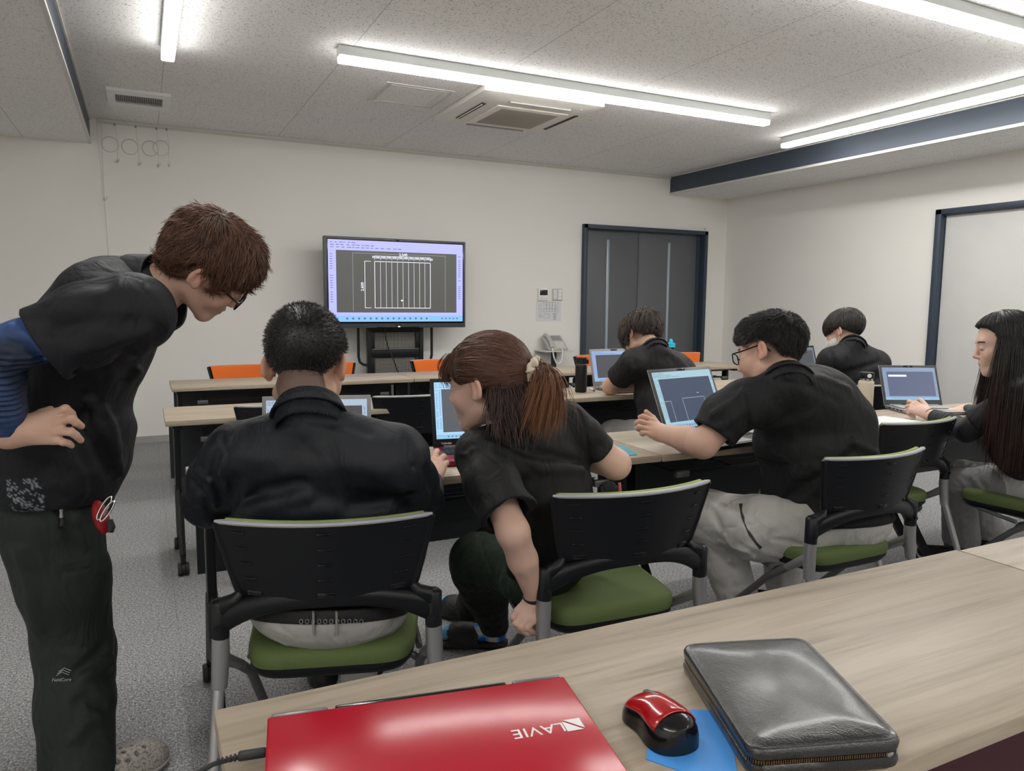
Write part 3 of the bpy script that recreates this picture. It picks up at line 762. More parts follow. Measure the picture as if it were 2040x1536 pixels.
def build_tv():
    yt = 6.78
    p0 = on(645, 468, y=yt); p1 = on(928, 482, y=yt); q1 = on(928, 652, y=yt)
    w, h = p1[0] - p0[0], p1[2] - q1[2]; cx, cz = (p0[0] + p1[0]) / 2, (p1[2] + q1[2]) / 2
    r = empty('television', (cx, yt, cz), 0, 'large flat television on a black stand showing a line drawing', 'television')
    b = MB(); b.box((0, .035, 0), (w, .06, h), .006); b.box((0, .075, -.05), (w * .7, .04, h * .6), .01)
    b.obj('case', M['tv'], r)
    b = MB(); b.box((0, .003, 0.012), (w - .045, .006, h - .062), .002); b.obj('inner_bezel', M['black_gloss'], r)
    T = frame((0, -.0008, .014), (1, 0, 0), (0, 0, 1)); sw, sh = w - .066, h - .088
    dr = []
    a0, a1, top, bot_ = .305, .77, .835, .075
    dr += [(a0, top, a1, top, .004), (a0, bot_, a1, bot_, .004), (a0, bot_, a0, top, .004), (a1, bot_, a1, top, .004)]
    for k in range(1, 10):
        x = a0 + (a1 - a0) * k / 10; dr.append((x, bot_, x, top, .0022))
    dr += [(a0, .925, a1, .925, .0028)]
    for k in range(11):
        x = a0 + (a1 - a0) * k / 10; dr.append((x, .865, x, .905, .003))
    dr += [(a0, .905, a1, .905, .0018), (a0, .925, a0, .90, .003), (a1, .925, a1, .90, .003)]
    dr += [(.225, bot_, .225, top, .0036), (.225, top, .275, top, .003), (.225, bot_, .275, bot_, .003), (.13, .02, .13, .96, .0008), (.90, .02, .90, .96, .0008), (.13, .96, .90, .96, .0008)]
    dr += [(.52, .20, .534, .20, .012)]
    o, (x0, x1, y0, y1), ml = cad_screen('screen', r, sw, sh, T, (.33, .34, .74, 1), (.058, .058, .054, 1), 'tv', 1.15, dr, 3, left=.055, top=.125, right=.05)
    X = lambda q: x0 + (x1 - x0) * q; Y = lambda q: y0 + (y1 - y0) * q
    def tx(s, qx, qy, size, rot=0):
        Tt = T @ Matrix.Translation((X(qx), Y(qy), .0012)) @ Matrix.Rotation(rot, 4, 'Z')
        text('lettering', s, size, ml, r, Tt, 0.0001)
    tx('2,540', .54, .955, .036)
    tx('20', a0 - .010, .905, .026)
    for k in range(10): tx('250', a0 + (a1 - a0) * (k + .5) / 10, .898, .026)
    tx('20', a1 + .010, .892, .026)
    tx('2,600', .205, .42, .036, pi / 2)
    b = MB(); b.box((-.0, -.001, h / 2 - .012), (.028, .006, .018), .002); b.obj('webcam', M['black_gloss'], r)
    b = MB(); b.box((0, -.002, -h / 2 + .010), (.40, .03, .012), .004); b.obj('control_bar', M['black_gloss'], r)
    b = MB(); b.box((0, -.0185, -h / 2 + .012), (.016, .002, .006), .001); b.obj('power_light', emit('power_light', (.9, 1, .9, 1), 2), r)
    b = MB()
    for i in range(6): b.box((-.030 + i * .011, -.0005, -h / 2 + .024), (.007, .002, .008))
    b.obj('maker_mark', M['black_gloss'], r)
    # stand
    r = empty('television_stand', (cx + .01, yt + .16, 0), 0, 'black steel stand with perforated panels under the television', 'stand')
    sxl = on(731, 700, y=yt + .12)[0] - cx; sxr = on(843, 700, y=yt + .12)[0] - cx; sc, sw_ = (sxl + sxr) / 2, sxr - sxl
    b = MB()
    for s in (-1, 1): b.box((sc + s * (sw_ / 2 - .02), .0, .72), (.04, .05, 1.30), .004)
    for z in (.10, .28, .51, .75, .99, 1.25): b.box((sc, -.002, z), (sw_ - .02, .03, .085), .003)
    b.obj('frame', M['black_metal'], r)
    for z, hh in ((.185, .10), (.395, .15), (.63, .16), (.87, .16)):
        b = MB(); b.box((sc, .006, z), (sw_ - .12, .004, hh)); b.obj('perforated_panel', M['grille'], r)
        for s in (-1, 1):
            b = MB(); b.box((sc + s * (sw_ / 2 - .05), -.004, z), (.05, .02, hh + .06), .002); b.obj('side_strip', M['black_metal'], r)
    b = MB(); b.box((sc, -.02, .787), (sw_ - .1, .012, .006), .001); b.obj('shelf_edge', M['dark_silver'], r)
    for s in (-1, 1):
        b = MB(); x = sc + s * (sw_ / 2 + .085); xe = sc + s * (sw_ / 2)
        b.tube([(x, -.02, 1.05), (x, -.02, .72), (x - s * .012, -.02, .67), (x - s * .045, -.02, .645), (xe, -.02, .64)], .013, 10); b.obj('handle', M['black_metal'], r)
    for s in (-1, 1):
        b = MB(); b.box((sc + s * (sw_ / 2 - .03), -.0, .055), (.05, .60, .05), .006)
        lg = b.obj('foot', M['black_metal'], r)
        for y_ in (-.27, .15):
            b = MB(); b.lathe((sc + s * (sw_ / 2 - .03) - .018, y_, .028), [(0, 0), (.027, 0), (.027, .036), (0, .036)], 18, axis=(1, 0, 0)); b.obj('caster', M['rubber'], lg)
    r2 = empty('power_cable', (cx - .02, yt + .10, .95), 0, 'thin black cable hanging in front of the television stand', 'cable')
    b = MB(); b.tube([(-.09, .0, .04), (-.075, -.005, -.06), (-.05, -.01, -.16), (.0, -.012, -.27), (.03, -.012, -.36), (.08, -.015, -.47), (.10, -.02, -.70), (.11, -.02, -.90)], .006, 7); b.obj('cord', M['rubber'], r2)
    b = MB(); b.tube([(-.09, .0, .04), (-.088, .0, .075)], .009, 8); b.obj('plug', M['rubber'], r2)
build_tv()
# ================================================================ laptops and small things
def laptop(x, y, rz, w, d, lid_h, open_deg, label, body, lidm, bezel, keysm, canvas, style, strength=.8, drawing=(), seed=1, z=TZ, brand=None, brandm=None, screen_on=True):
    """origin on the table at the hinge line; +y away from the user"""
    r = empty('laptop', (x, y, z), rz, label, 'laptop')
    b = MB(); b.box((0, -d / 2, .011), (w, d, .017), .004, seg=3)
    base = b.obj('base', body, r)
    b = MB(); 
    for s in (-1, 1):
        for yy in (-.02, -d + .02): b.cyl((s * (w / 2 - .03), yy, 0), (s * (w / 2 - .03), yy, .004), .008, seg=10)
    b.obj('rubber_foot', M['rubber'], base)
    b = MB(); b.box((0, -d * .36, .0198), (w - .03, d * .44, .0012), .0004); 
    b.obj('keyboard_bed', M['black'], base)
    b = MB(); rows, cols = 6, 15; kw = (w - .04) / cols; kd = d * .42 / rows
    for i in range(rows):
        for j in range(cols):
            if i == 0 and 4 < j < 9: continue
            b.box((-(w - .04) / 2 + kw * (j + .5), -d * .36 - d * .21 + kd * (i + .5), .0215), (kw * .82, kd * .8, .002), .0005, seg=1)
    i = 0; b.box((0, -d * .57 + kd * .5, .0215), (kw * 4.2, kd * .8, .002), .0005)
    b.obj('keys', keysm, base)
    b = MB(); b.box((0, -d * .80, .0198), (w * .28, d * .26, .001), .0004); b.obj('touchpad', M['grey'], base)
    b = MB()
    for k in range(4): b.box((-w / 2 - .0003, -.05 - .035 * k, .011), (.002, .016, .006), .0004)
    b.obj('ports', M['black_gloss'], base)
    # lid
    a = rad(open_deg - 90); up = Vector((0, sin(a), cos(a))); nrm = Vector((0, -cos(a), sin(a)))
    o0 = Vector((0, 0.002, .016))
    T = frame(o0 + up * (lid_h / 2), (1, 0, 0), up)
    R3 = T.to_3x3()
    b = MB(); b.box(o0 + up * lid_h / 2 - nrm * .0045, (w, lid_h, .005), .002, R3)
    lid = b.obj('lid', lidm, r)
    b = MB(); b.box(o0 + up * lid_h / 2 - nrm * .0005, (w - .003, lid_h - .003, .003), .001, R3); b.obj('bezel', bezel, lid)
    b = MB()
    for s in (-1, 1): b.cyl(Vector((s * w * .32 - .03, .0, .018)), Vector((s * w * .32 + .03, .0, .018)), .006, seg=10)
    b.obj('hinge', M['dark_silver'], lid)
    sw, sh = w - .026, lid_h - .045
    Ts = frame(o0 + up * (lid_h / 2 + .008) + nrm * .0013, (1, 0, 0), up)
    if screen_on:
        o, _, ml = cad_screen('screen', lid, sw, sh, Ts, style[1], canvas, style[0], strength, drawing, seed)
    else:
        b = MB(); b.box(o0 + up * (lid_h / 2 + .008) + nrm * .0012, (sw, sh, .0005), 0, R3); b.obj('screen', M['black_gloss'], lid)
    b = MB(); b.box(o0 + up * (lid_h - .008) + nrm * .001, (.05, .008, .0016), .0003, R3); b.box(o0 + up * (lid_h - .008) + nrm * .0018, (.004, .004, .001), 0, R3); b.obj('webcam', M['black_gloss'], lid)
    if brand:
        bx, s, size = brand
        text('lettering', s, size, brandm or M['white_print'], lid, frame(o0 + up * .014 + nrm * .0015, (1, 0, 0), up) @ Matrix.Translation((bx, 0, 0)), .0002)
    return r
CB = (.30, .52, .72, 1)
def tab(u, v, z=TZ): return on(u, v, z=z)

def build_items():
    # --- laptops in use
    laptop(.485, 2.395, rad(-14), .345, .235, .218, 108, 'silver-edged laptop open behind the buzz-cut man\'s head', M['silver'], M['silver'], M['grey'], M['grey'], (.055, .055, .06, 1), ('a', (.40, .50, .62, 1)), .75, [], 5)
    dr = [(.62, .0, .62, .8, .0006)]
    laptop(1.085, 2.43, rad(-10), .365, .245, .250, 106, 'black and red laptop on the table between the buzz-cut man and the woman', M['dark_red'], M['black'], M['black'], M['black'], (.060, .065, .078, 1), ('b', CB), .95, dr, 8, brand=(-.135, 'TOSHIBA', .0095))
    dr = [(.35, .0, .35, .52, .0008), (.35, .52, .78, .52, .0008), (.78, .0, .78, .52, .0008), (.0, .48, .12, .48, .0008), (.12, .0, .12, .48, .0008), (.66, .62, .70, .62, .0015)]
    laptop(1.985, 2.32, rad(10), .375, .235, .280, 114, 'dark grey laptop in front of the man in glasses', M['black'], M['grey'], M['tv'], M['black'], (.040, .060, .105, 1), ('c', (.34, .52, .60, 1)), .8, dr, 9, brand=(.015, 'FUJITSU', .0115))
    laptop(2.665, 3.90, rad(2), .365, .245, .235, 104, 'silver laptop in front of the man bent low over the table', M['silver'], M['silver'], M['grey'], M['white'], (.060, .062, .075, 1), ('d', (.28, .40, .66, 1)), .8, [(.75, .45, .75, .5, .001)], 11)
    laptop(4.30, 3.93, rad(0), .34, .235, .225, 108, 'dark laptop in front of the masked man', M['black'], M['black'], M['black'], M['black'], (.055, .060, .07, 1), ('e', (.14, .16, .2, 1)), .8, [], 12)
    dr = [(.03, .83, .42, .83, .010)]
    laptop(3.575, 2.53, rad(-24), .310, .225, .220, 112, 'white-keyed silver laptop in front of the long-haired woman', M['silver'], M['silver'], M['tv'], M['offwhite'], (.065, .085, .16, 1), ('f', (.20, .26, .38, 1)), .9, dr, 13)
    # laptop whose back faces the room
    laptop(3.645, 5.04, pi + rad(4), .385, .23, .235, 112, 'laptop with its pale grey lid towards us on the front table', M['silver'], M['offwhite'], M['black'], M['black'], (.05, .05, .05, 1), ('g', (.3, .3, .35, 1)), .5, [], 14)
    # --- the closed red laptop in the foreground
    A = tab(533, 1427, TZ + .029); B = tab(1121, 1345, TZ + .029)
    ax = Vector((B - A)); ax.z = 0; w = ax.length; ax.normalize(); ay = Vector((-ax.y, ax.x, 0))
    d = .262; c = Vector((A + B)) / 2 - ay * d / 2
    r = empty('laptop', (c.x, c.y, TZ), math.atan2(ax.y, ax.x), 'closed glossy red laptop on the nearest table', 'laptop')
    r.rotation_euler = (rad(1.6), 0, math.atan2(ax.y, ax.x)); r.location.z = TZ + .0045
    b = MB(); b.box((0, 0, .008), (w, d, .012), .003, seg=3)
    for sx in (-1, 1): b.cyl((sx * (w / 2 - .03), d / 2 - .02, -.009), (sx * (w / 2 - .03), d / 2 - .02, .004), .008, seg=12)
    b.obj('base', M['black'], r)
    b = MB(); b.box((0, -.001, .0185), (w, d - .004, .007), .0028, seg=3); lid = b.obj('lid', M['red_lid'], r)
    b = MB(); b.box((0, d / 2 + .001, .0165), (w - .16, .008, .010), .003); b.obj('hinge_bar', M['black_gloss'], r)
    for s in (-1, 1):
        b = MB(); b.box((s * (w / 2 - .038), d / 2 + .001, .0165), (.068, .008, .010), .003); b.obj('hinge_cap', M['dark_silver'], r)
    # maker's mark, upside down as seen from here
    T = frame((w / 2 - .072, .018, .0221), (-1, 0, 0), (0, -1, 0))
    text('lettering', 'LAVIE', .0250, M['white_print'], lid, T, .0002, xs=1.05, shear=0.0, space=1.02)
    b = MB(); x0, y0 = w / 2 - .034 + .006, .018; q = .0115
    def tri(p): 
        f = b.bm.faces.new([b.bm.verts.new(v) for v in p]); return f
    tri([(x0 + q, y0 + q, .0224), (x0 - q + .002, y0 + q, .0224), (x0 + q, y0 - q + .002, .0224)]); tri([(x0 - q, y0 - q, .0224), (x0 - q, y0 + q - .002, .0224), (x0 + q - .002, y0 - q, .0224)])
    b.obj('emblem', M['white_print'], lid, smooth=0)
    # power lead
    pl = tab(528, 1497, TZ + .012); rr = empty('charging_cable', (pl[0], pl[1], TZ), 0, 'black charging cable plugged into the left side of the red laptop', 'cable')
    a2 = math.atan2(ax.y, ax.x)
    Rz = Matrix.Rotation(a2, 3, 'Z')
    b = MB(); b.box(Rz @ Vector((-.014, 0, .011)), (.032, .013, .008), .003, Rz, seg=3); b.obj('plug', M['rubber'], rr)
    b = MB(); 
    for k in range(5): b.box(Rz @ Vector((-.033 - k * .0045, -.0005 * k, .010)), (.003, .0075 - .0005 * k, .0065 - .0004 * k), .001, Rz)
    b.obj('strain_relief', M['rubber'], rr)
    b = MB(); b.tube([Rz @ Vector(p) for p in ((-.03, 0, .010), (-.056, -.003, .008), (-.075, -.014, .006), (-.088, -.034, .003), (-.094, -.07, .003), (-.096, -.14, .003))], .0028, 8); b.obj('cord', M['rubber'], rr)
    # --- blue mat, mouse, leather case
    pts = [tab(u, v) for u, v in ((1291, 1462), (1378, 1415), (1418, 1418), (1432, 1428), (1462, 1500), (1475, 1580), (1380, 1546), (1288, 1514))]
    c = sum(pts) / len(pts)
    r = MB(); r.prism([(p[0] - c[0], p[1] - c[1]) for p in reversed(pts)], .0, .0015); o = r.obj('mouse_mat', M['bluemat'], loc=(c[0], c[1], TZ), smooth=0)
    tag(o, 'bright blue mat under the red mouse on the nearest table', 'mouse mat')
    build_mouse()
    build_case()
    # --- teal mat and mouse by the ponytailed woman
    q = [tab(u, v) for u, v in ((1215, 885), (1243, 890), (1270, 907), (1180, 915))]
    c = sum(q) / 4; b = MB(); b.prism([(p[0] - c[0], p[1] - c[1]) for p in q][::-1], 0, .003); o = b.obj('mouse_mat', M['tealmat'], loc=(c[0], c[1], TZ), smooth=0)
    tag(o, 'teal mouse mat beside the ponytailed woman\'s elbow', 'mouse mat')
    p = tab(1208, 893, TZ + .02); r = empty('computer_mouse', (p[0], p[1], TZ + .003), rad(20), 'black mouse on the teal mat', 'mouse')
    b = MB(); rows = []
    for t in np.linspace(0, pi, 9): rows.append([(.030 * sin(t) * cos(a), -.052 * cos(t), max(0, .034 * sin(t) * sin(a))) for a in np.linspace(0, pi, 13)])
    b.grid(rows); b.obj('shell', M['black_gloss'], r)
    b = MB(); b.box((0, .03, .026), (.007, .018, .008), .003); b.obj('wheel', M['silver'], r)
    # --- bottles
    p = tab(1157, 781); r = empty('thermos', (p[0], p[1], TZ), rad(-30), 'tall matte black thermos on the table beside the bent man\'s laptop', 'thermos')
    b = MB(); b.lathe((0, 0, 0), [(0, 0), (.033, 0), (.035, .004), (.035, .155), (.033, .162), (.031, .165), (0, .165)], 32); b.obj('body', M['black'], r)
    b = MB(); b.lathe((0, 0, .165), [(0, 0), (.031, 0), (.031, .006), (0, .006)], 32); b.obj('neck_ring', M['dark_silver'], r)
    b = MB(); b.lathe((0, 0, .171), [(0, 0), (.0335, 0), (.0335, .030), (.032, .036), (0, .038)], 32); b.box((.038, 0, .012 + .171), (.012, .02, .026), .003); b.obj('cap', M['black'], r)
    p = tab(1722, 823); r = empty('water_bottle', (p[0], p[1], TZ), rad(-120), 'cream bottle with a black screw lid left of the long-haired woman\'s laptop', 'bottle')
    b = MB(); b.lathe((0, 0, 0), [(0, 0), (.034, 0), (.0365, .004), (.0365, .150), (.034, .160), (.026, .166), (.025, .172), (0, .172)], 32); b.obj('body', M['cream'], r)
    b = MB(); b.lathe((0, 0, .166), [(.0, 0), (.030, 0), (.030, .008), (0, .008)], 32); b.obj('neck_ring', M['chrome'], r)
    b = MB(); b.lathe((0, 0, .174), [(0, 0), (.033, 0), (.034, .003), (.034, .026), (.032, .030), (0, .031)], 32); cp = b.obj('lid', M['black'], r)
    b = MB(); b.lathe((.030, -.0, .189), [(0, .0), (.010, .0), (.010, .0055), (0, .006)], 20, axis=(1, 0, 0)); b.obj('badge', M['white_print'], cp)
    p = on(1336, 702, z=TZ); r = empty('water_bottle', (p[0] + .0, 5.20, TZ), 0, 'black bottle with a bright blue cap on the front table', 'bottle')
    r.location.x = on(1336, 690, y=5.20)[0]
    b = MB(); b.lathe((0, 0, 0), [(0, 0), (.034, 0), (.036, .005), (.036, .155), (0, .155)], 28); b.obj('body', M['black_gloss'], r)
    b = MB(); b.lathe((0, 0, .155), [(0, 0), (.0385, 0), (.0385, .032), (.034, .036), (.012, .037), (0, .037)], 28); b.lathe((-.0, 0, .19), [(.014, 0), (.014, .028), (.008, .036), (0, .037)], 16); b.tube([(.016, 0, .19), (.016, 0, .215), (.0, 0, .222)], .006, 8); b.obj('cap', M['cyan'], r)
    b = MB(); b.box((-.018, -.034, .10), (.016, .003, .014), .001, Matrix.Rotation(rad(-25), 3, 'Z')); b.obj('sticker', M['white_print'], r)
    # pen
    p0, p1 = tab(1172, 772, TZ + .006), tab(1190, 781, TZ + .006); c = (p0 + p1) / 2; dv = Vector(p1 - p0).normalized()
    r = empty('pen', (c[0], c[1], TZ), math.atan2(dv.y, dv.x), 'clear and black pen beside the black thermos', 'pen')
    b = MB(); b.cyl((-.06, 0, .0055), (.045, 0, .0055), .0052, seg=10); b.obj('barrel', M['white'], r)
    b = MB(); b.cyl((.02, 0, .0055), (.044, 0, .0055), .0056, seg=10); b.cyl((.045, 0, .0055), (.058, 0, .0055), .004, .001, seg=10); b.obj('grip', M['rubber'], r)
    # papers by the cream bottle
    p = tab(1758, 842); b = MB()
    for k in range(4): b.box((.004 * k, -.003 * k, .001 + .0017 * k), (.30, .21, .0014), 0, Matrix.Rotation(rad(3 * k - 4), 3, 'Z'))
    o = b.obj('paper_stack', M['paper'], loc=(p[0], p[1], TZ), smooth=0); tag(o, 'loose stack of white papers right of the man in glasses', 'papers')
    # something maroon on the shelf under the nearest table
    p = (1.55, .60); r = empty('tote_bag', (1.48, .70, .30), 0, 'dark maroon bag hanging under the near edge of the nearest table', 'bag')
    b = MB(); b.box((.0, 0, .15), (1.1, .16, .38), .03, seg=3); b.obj('bag_body', M['maroon'], r)
    b = MB(); b.tube([(-.55, -.088, .05), (-.1, -.094, .20), (.35, -.09, .31)], .012, 8, flat=(1, .4)); b.obj('strap', M['black'], r)

def build_mouse():
    f0, f1 = tab(1276, 1392, TZ + .02), tab(1356, 1466, TZ + .02)
    c = (f0 + f1) / 2; dv = Vector(f0 - f1); dv.z = 0; L = dv.length
    r = empty('computer_mouse', (c[0], c[1], TZ + .0018), math.atan2(dv.y, dv.x) - pi / 2, 'glossy red wireless mouse on the blue mat', 'mouse')
    ln = .112; s_ = ln / .104
    def outline(y):                                     # half width
        t = y / (ln / 2); return .0345 * (1 - .14 * math.exp(-((t - .1) / .35) ** 2)) * max(0, 1 - abs(t) ** 4.5) ** .5
    def height(y):
        t = y / (ln / 2); return .0425 * max(0, 1 - (abs(t + .20) / 1.26) ** 2.6) ** .72
    ys = [ln / 2 * sin(t) for t in np.linspace(-pi / 2 + .05, pi / 2 - .05, 25)]
    b = MB(); rows = []
    for y in ys:
        w_, h_ = outline(y), height(y)
        rows.append([(w_ * cos(a) * (1 - .12 * (1 - abs(cos(a)))), y, h_ * abs(sin(a)) ** .62) for a in np.linspace(0, pi, 21)])
    V = b.grid(rows)
    b.bm.faces.new(V[0]); b.bm.faces.new(V[-1]); b.obj('body', M['black_gloss'], r, smooth=60)
    b = MB(); rows = []
    for y in [yy for yy in ys if yy > -.036]:
        w_, h_ = outline(y) * 1.01, height(y) + .0012; k = .42 + .20 * (y + .03) / .08
        rows.append([(w_ * cos(a) * (1 - .12 * (1 - abs(cos(a)))), y, h_ * abs(sin(a)) ** .62) for a in np.linspace(.42, pi - .42, 19)])
    b.grid(rows); o = b.obj('top_cover', M['red'], r, smooth=60)
    sm = o.modifiers.new('s', 'SOLIDIFY'); sm.thickness = .0015; sm.offset = 0
    b = MB(); b.box((0, .020, height(.020) - .0015), (.010, .030, .007), .003, Matrix.Rotation(rad(-14), 3, 'X')); pl = b.obj('wheel_surround', M['dark_silver'], r)
    b = MB(); b.lathe((-.003, .024, height(.024) - .0065), [(0, 0), (.008, 0), (.009, .002), (.008, .006), (0, .006)], 20, axis=(1, 0, 0)); b.obj('wheel', M['silver'], r)
    b = MB(); b.box((0.008, -ln / 2 + .008, .020), (.018, .0012, .006), .0004, Matrix.Rotation(rad(-35), 3, 'X')); b.obj('maker_mark', M['grey'], r)

def build_case():
    P = [Vector(tab(u, v, z)) for u, v, z in ((1355, 1283, TZ + .034), (1602, 1268, TZ + .034), (1806, 1478, TZ + .034), (1495, 1500, TZ + .034))]
    c = sum(P, Vector()) / 4
    ex = ((P[1] - P[0]) + (P[2] - P[3])).normalized(); 
    r = empty('zip_case', (c.x, c.y, TZ), 0, 'black leather zip-round case on the nearest table', 'case')
    Q = [Vector((p.x - c.x, p.y - c.y, 0)) for p in P]
    def ring(inset, z, rr, wob=0.0, n=10):
        pts = []
        for i in range(4):
            p = Q[i]; a = (Q[i - 1] - p).normalized(); d_ = (Q[(i + 1) % 4] - p).normalized()
            p = p + (a + d_).normalized() * inset * 1.35
            s0, s1 = p + a * rr, p + d_ * rr
            for k in range(n):
                t = k / (n - 1); pts.append(((1 - t) ** 2) * s0 + 2 * t * (1 - t) * p + t * t * s1)
            nx = Q[(i + 1) % 4]; a2 = (p - nx).normalized(); 
            nxt = nx + ((Q[i] - nx).normalized() + (Q[(i + 2) % 4] - nx).normalized()).normalized() * inset * 1.35
            e = nxt + (p - nxt).normalized() * rr
            for k in range(1, 8): pts.append(s1.lerp(e, k / 8))
        out = []
        for p in pts:
            w_ = wob * (sin(p.x * 23 + 1) * .6 + sin(p.y * 31 + p.x * 11) * .5)
            out.append((p.x, p.y, z + w_))
        return out
    b = MB(); prof = [(.006, .0005, .02), (.001, .003, .022), (0, .008, .022), (.001, .0155, .022), (.0035, .0165, .021)]
    V = b.grid([ring(*p) for p in prof], closed_v=True); b.bm.faces.new(list(reversed(V[0]))); b.bm.faces.new(V[-1]); b.obj('lower_shell', M['leather'], r, smooth=60)
    b = MB(); prof = [(.0035, .0215, .021, .0), (.001, .0225, .022, .0), (0, .030, .022, .0004), (.002, .0345, .022, .0006), (.004, .0358, .021, .0008), (.0062, .0352, .02, .0008), (.0085, .0368, .02, .001), (.02, .039, .02, .002), (.05, .0405, .02, .0028), (.08, .041, .012, .003)]
    V = b.grid([ring(*p) for p in prof], closed_v=True); b.bm.faces.new(list(reversed(V[0])))
    cen = b.bm.verts.new((0, 0, .042))
    for i in range(len(V[-1])): b.bm.faces.new([V[-1][i], V[-1][(i + 1) % len(V[-1])], cen])
    b.obj('upper_shell', M['leather'], r, smooth=60)
    b = MB(); V = b.grid([ring(.0045, .0150, .02), ring(.0045, .0225, .02)], closed_v=True); b.obj('zip_tape', M['rubber'], r)
    b = MB(); pts = ring(.0030, .019, .0215, 0, 14)
    tot = [Vector(p) for p in pts] ; tot.append(tot[0]); acc = 0
    for i in range(len(tot) - 1):
        seg = tot[i + 1] - tot[i]; L = seg.length; s = 0
        while acc + s < L:
            if L > 0:
                p = tot[i] + seg * ((acc + s) / L); Rz = Matrix.Rotation(math.atan2(seg.y, seg.x), 3, 'Z')
                b.box(p, (.0014, .003, .0045), 0, Rz)
            s += .0028
        acc = acc + s - L
    b.obj('zip_teeth', M['brass'], r, smooth=0)
    q = Q[2] * .93
    b = MB(); b.box((q.x - .012, q.y + .002, .018), (.010, .012, .006), .002); b.obj('zip_slider', M['silver'], r)
build_items()
# ================================================================ implicit surfaces for bodies and cloth
from concurrent.futures import ThreadPoolExecutor
def A3(*p): return np.array(p, dtype=np.float64)
def nrm(v): v = np.asarray(v, float); return v / np.linalg.norm(v)
def smin(a, b, k):
    if k <= 0: return np.minimum(a, b)
    h = np.clip(k - np.abs(a - b), 0, None) / k
    return np.minimum(a, b) - h * h * k * .25
def smax(a, b, k): return -smin(-a, -b, k)

class Nd:
    def __init__(s, f, c, r): s.f = f; s.c = np.asarray(c, float); s.r = float(r)
def cone(a, b, ra, rb):
    a = np.asarray(a, float); b = np.asarray(b, float); ab = b - a; L2 = max(ab @ ab, 1e-12)
    def f(P):
        t = np.clip((P - a) @ ab / L2, 0, 1)
        return np.linalg.norm(P - a - t[:, None] * ab, axis=1) - (ra + (rb - ra) * t)
    return Nd(f, (a + b) / 2, math.sqrt(L2) / 2 + max(ra, rb))
def ball(c, r): return cone(c, np.asarray(c, float) + 1e-5, r, r)
def ell(c, r, R=None):
    c = np.asarray(c, float); r = np.asarray(r, float)
    def f(P):
        q = P - c
        if R is not None: q = q @ R
        k0 = np.linalg.norm(q / r, axis=1); k1 = np.linalg.norm(q / (r * r), axis=1)
        return k0 * (k0 - 1) / np.maximum(k1, 1e-9)
    return Nd(f, c, max(r))
def rbox(c, h, R, rd):
    c = np.asarray(c, float); h = np.asarray(h, float) - rd
    def f(P):
        q = np.abs((P - c) @ R) - h
        return np.linalg.norm(np.maximum(q, 0), axis=1) + np.minimum(q.max(1), 0) - rd
    return Nd(f, c, np.linalg.norm(h + rd))
def chain(pts, rs):
    return [cone(pts[i], pts[i + 1], rs[i], rs[i + 1]) for i in range(len(pts) - 1)]
def _bound(ns):
    c = np.mean([n.c for n in ns], axis=0); r = max(np.linalg.norm(n.c - c) + n.r for n in ns); return c, r
def U(ns, k=.02, pad=0.0):
    """smooth union that skips what is far from the asked points"""
    ns = [n for n in ns if n is not None]; c, r = _bound(ns)
    def f(P):
        pc = P.mean(0); pr = np.sqrt(((P - pc) ** 2).sum(1).max())
        d = None; far = 9.0
        for n in ns:
            lb = np.linalg.norm(pc - n.c) - n.r - pr
            if lb > k + .03: far = min(far, lb); continue
            v = n.f(P); d = v if d is None else smin(d, v, k)
        return np.full(len(P), max(.05, far - k)) if d is None else d
    return Nd(f, c, r + pad)
def S(a, b, k=.005):
    return Nd(lambda P: smax(a.f(P), -b.f(P), k), a.c, a.r)
def cut(a, p, n, k=.003):
    p = np.asarray(p, float); n = nrm(n)
    return Nd(lambda P: smax(a.f(P), (P - p) @ n, k), a.c, a.r)
def inter(a, b, k=.005): return Nd(lambda P: smax(a.f(P), b.f(P), k), a.c, a.r)
def flat(a, o, n, s):
    """squash a by the factor s (<1) along n about o"""
    o = np.asarray(o, float); n = nrm(n)
    def f(P):
        t = (P - o) @ n
        return a.f(P + (t * (1 / s - 1))[:, None] * n) * (s ** .5)
    return Nd(f, a.c, a.r)
def off(a, d): return Nd(lambda P: a.f(P) - d, a.c, a.r + d)
def folds(a, strokes):
    """strokes: (polyline, amplitude, width); positive raises a ridge"""
    segs = []
    for pl, am, w in strokes:
        for i in range(len(pl) - 1): segs.append((np.asarray(pl[i], float), np.asarray(pl[i + 1], float), am * (2.2 if w > .0115 else 1.6 if w > .0075 else 1.1), w))
    def f(P):
        d = a.f(P); pc = P.mean(0); pr = np.sqrt(((P - pc) ** 2).sum(1).max())
        acc = {}
        for (p, q, am, w) in segs:
            if np.linalg.norm(pc - (p + q) / 2) > np.linalg.norm(q - p) / 2 + pr + 2.5 * w: continue
            ab = q - p; t = np.clip((P - p) @ ab / max(ab @ ab, 1e-12), 0, 1)
            e = np.exp(-((P - p - t[:, None] * ab) ** 2).sum(1) / (w * w)) * am
            key = (am, w); acc[key] = e if key not in acc else (np.maximum(acc[key], e) if am > 0 else np.minimum(acc[key], e))
        for e in acc.values(): d = d - e
        return d
    return Nd(f, a.c, a.r + .02)
def crinkle(a, amp, scale, seed=0, stretch=(1, 1, 1)):
    r = np.random.RandomState(seed); n = 9
    K = r.normal(size=(n, 3)); K /= np.linalg.norm(K, axis=1)[:, None]
    K = K * (2 * pi / scale * r.uniform(.55, 1.7, size=(n, 1))) * np.asarray(stretch); ph = r.uniform(0, 6.28, n)
    def f(P):
        q = P @ K.T + ph; 
        w = np.sin(q[:, :5] + .8 * np.sin(q[:, 4:9])).sum(1) / 5
        return a.f(P) - amp * (w - .6 * np.abs(w))
    return Nd(f, a.c, a.r + amp)

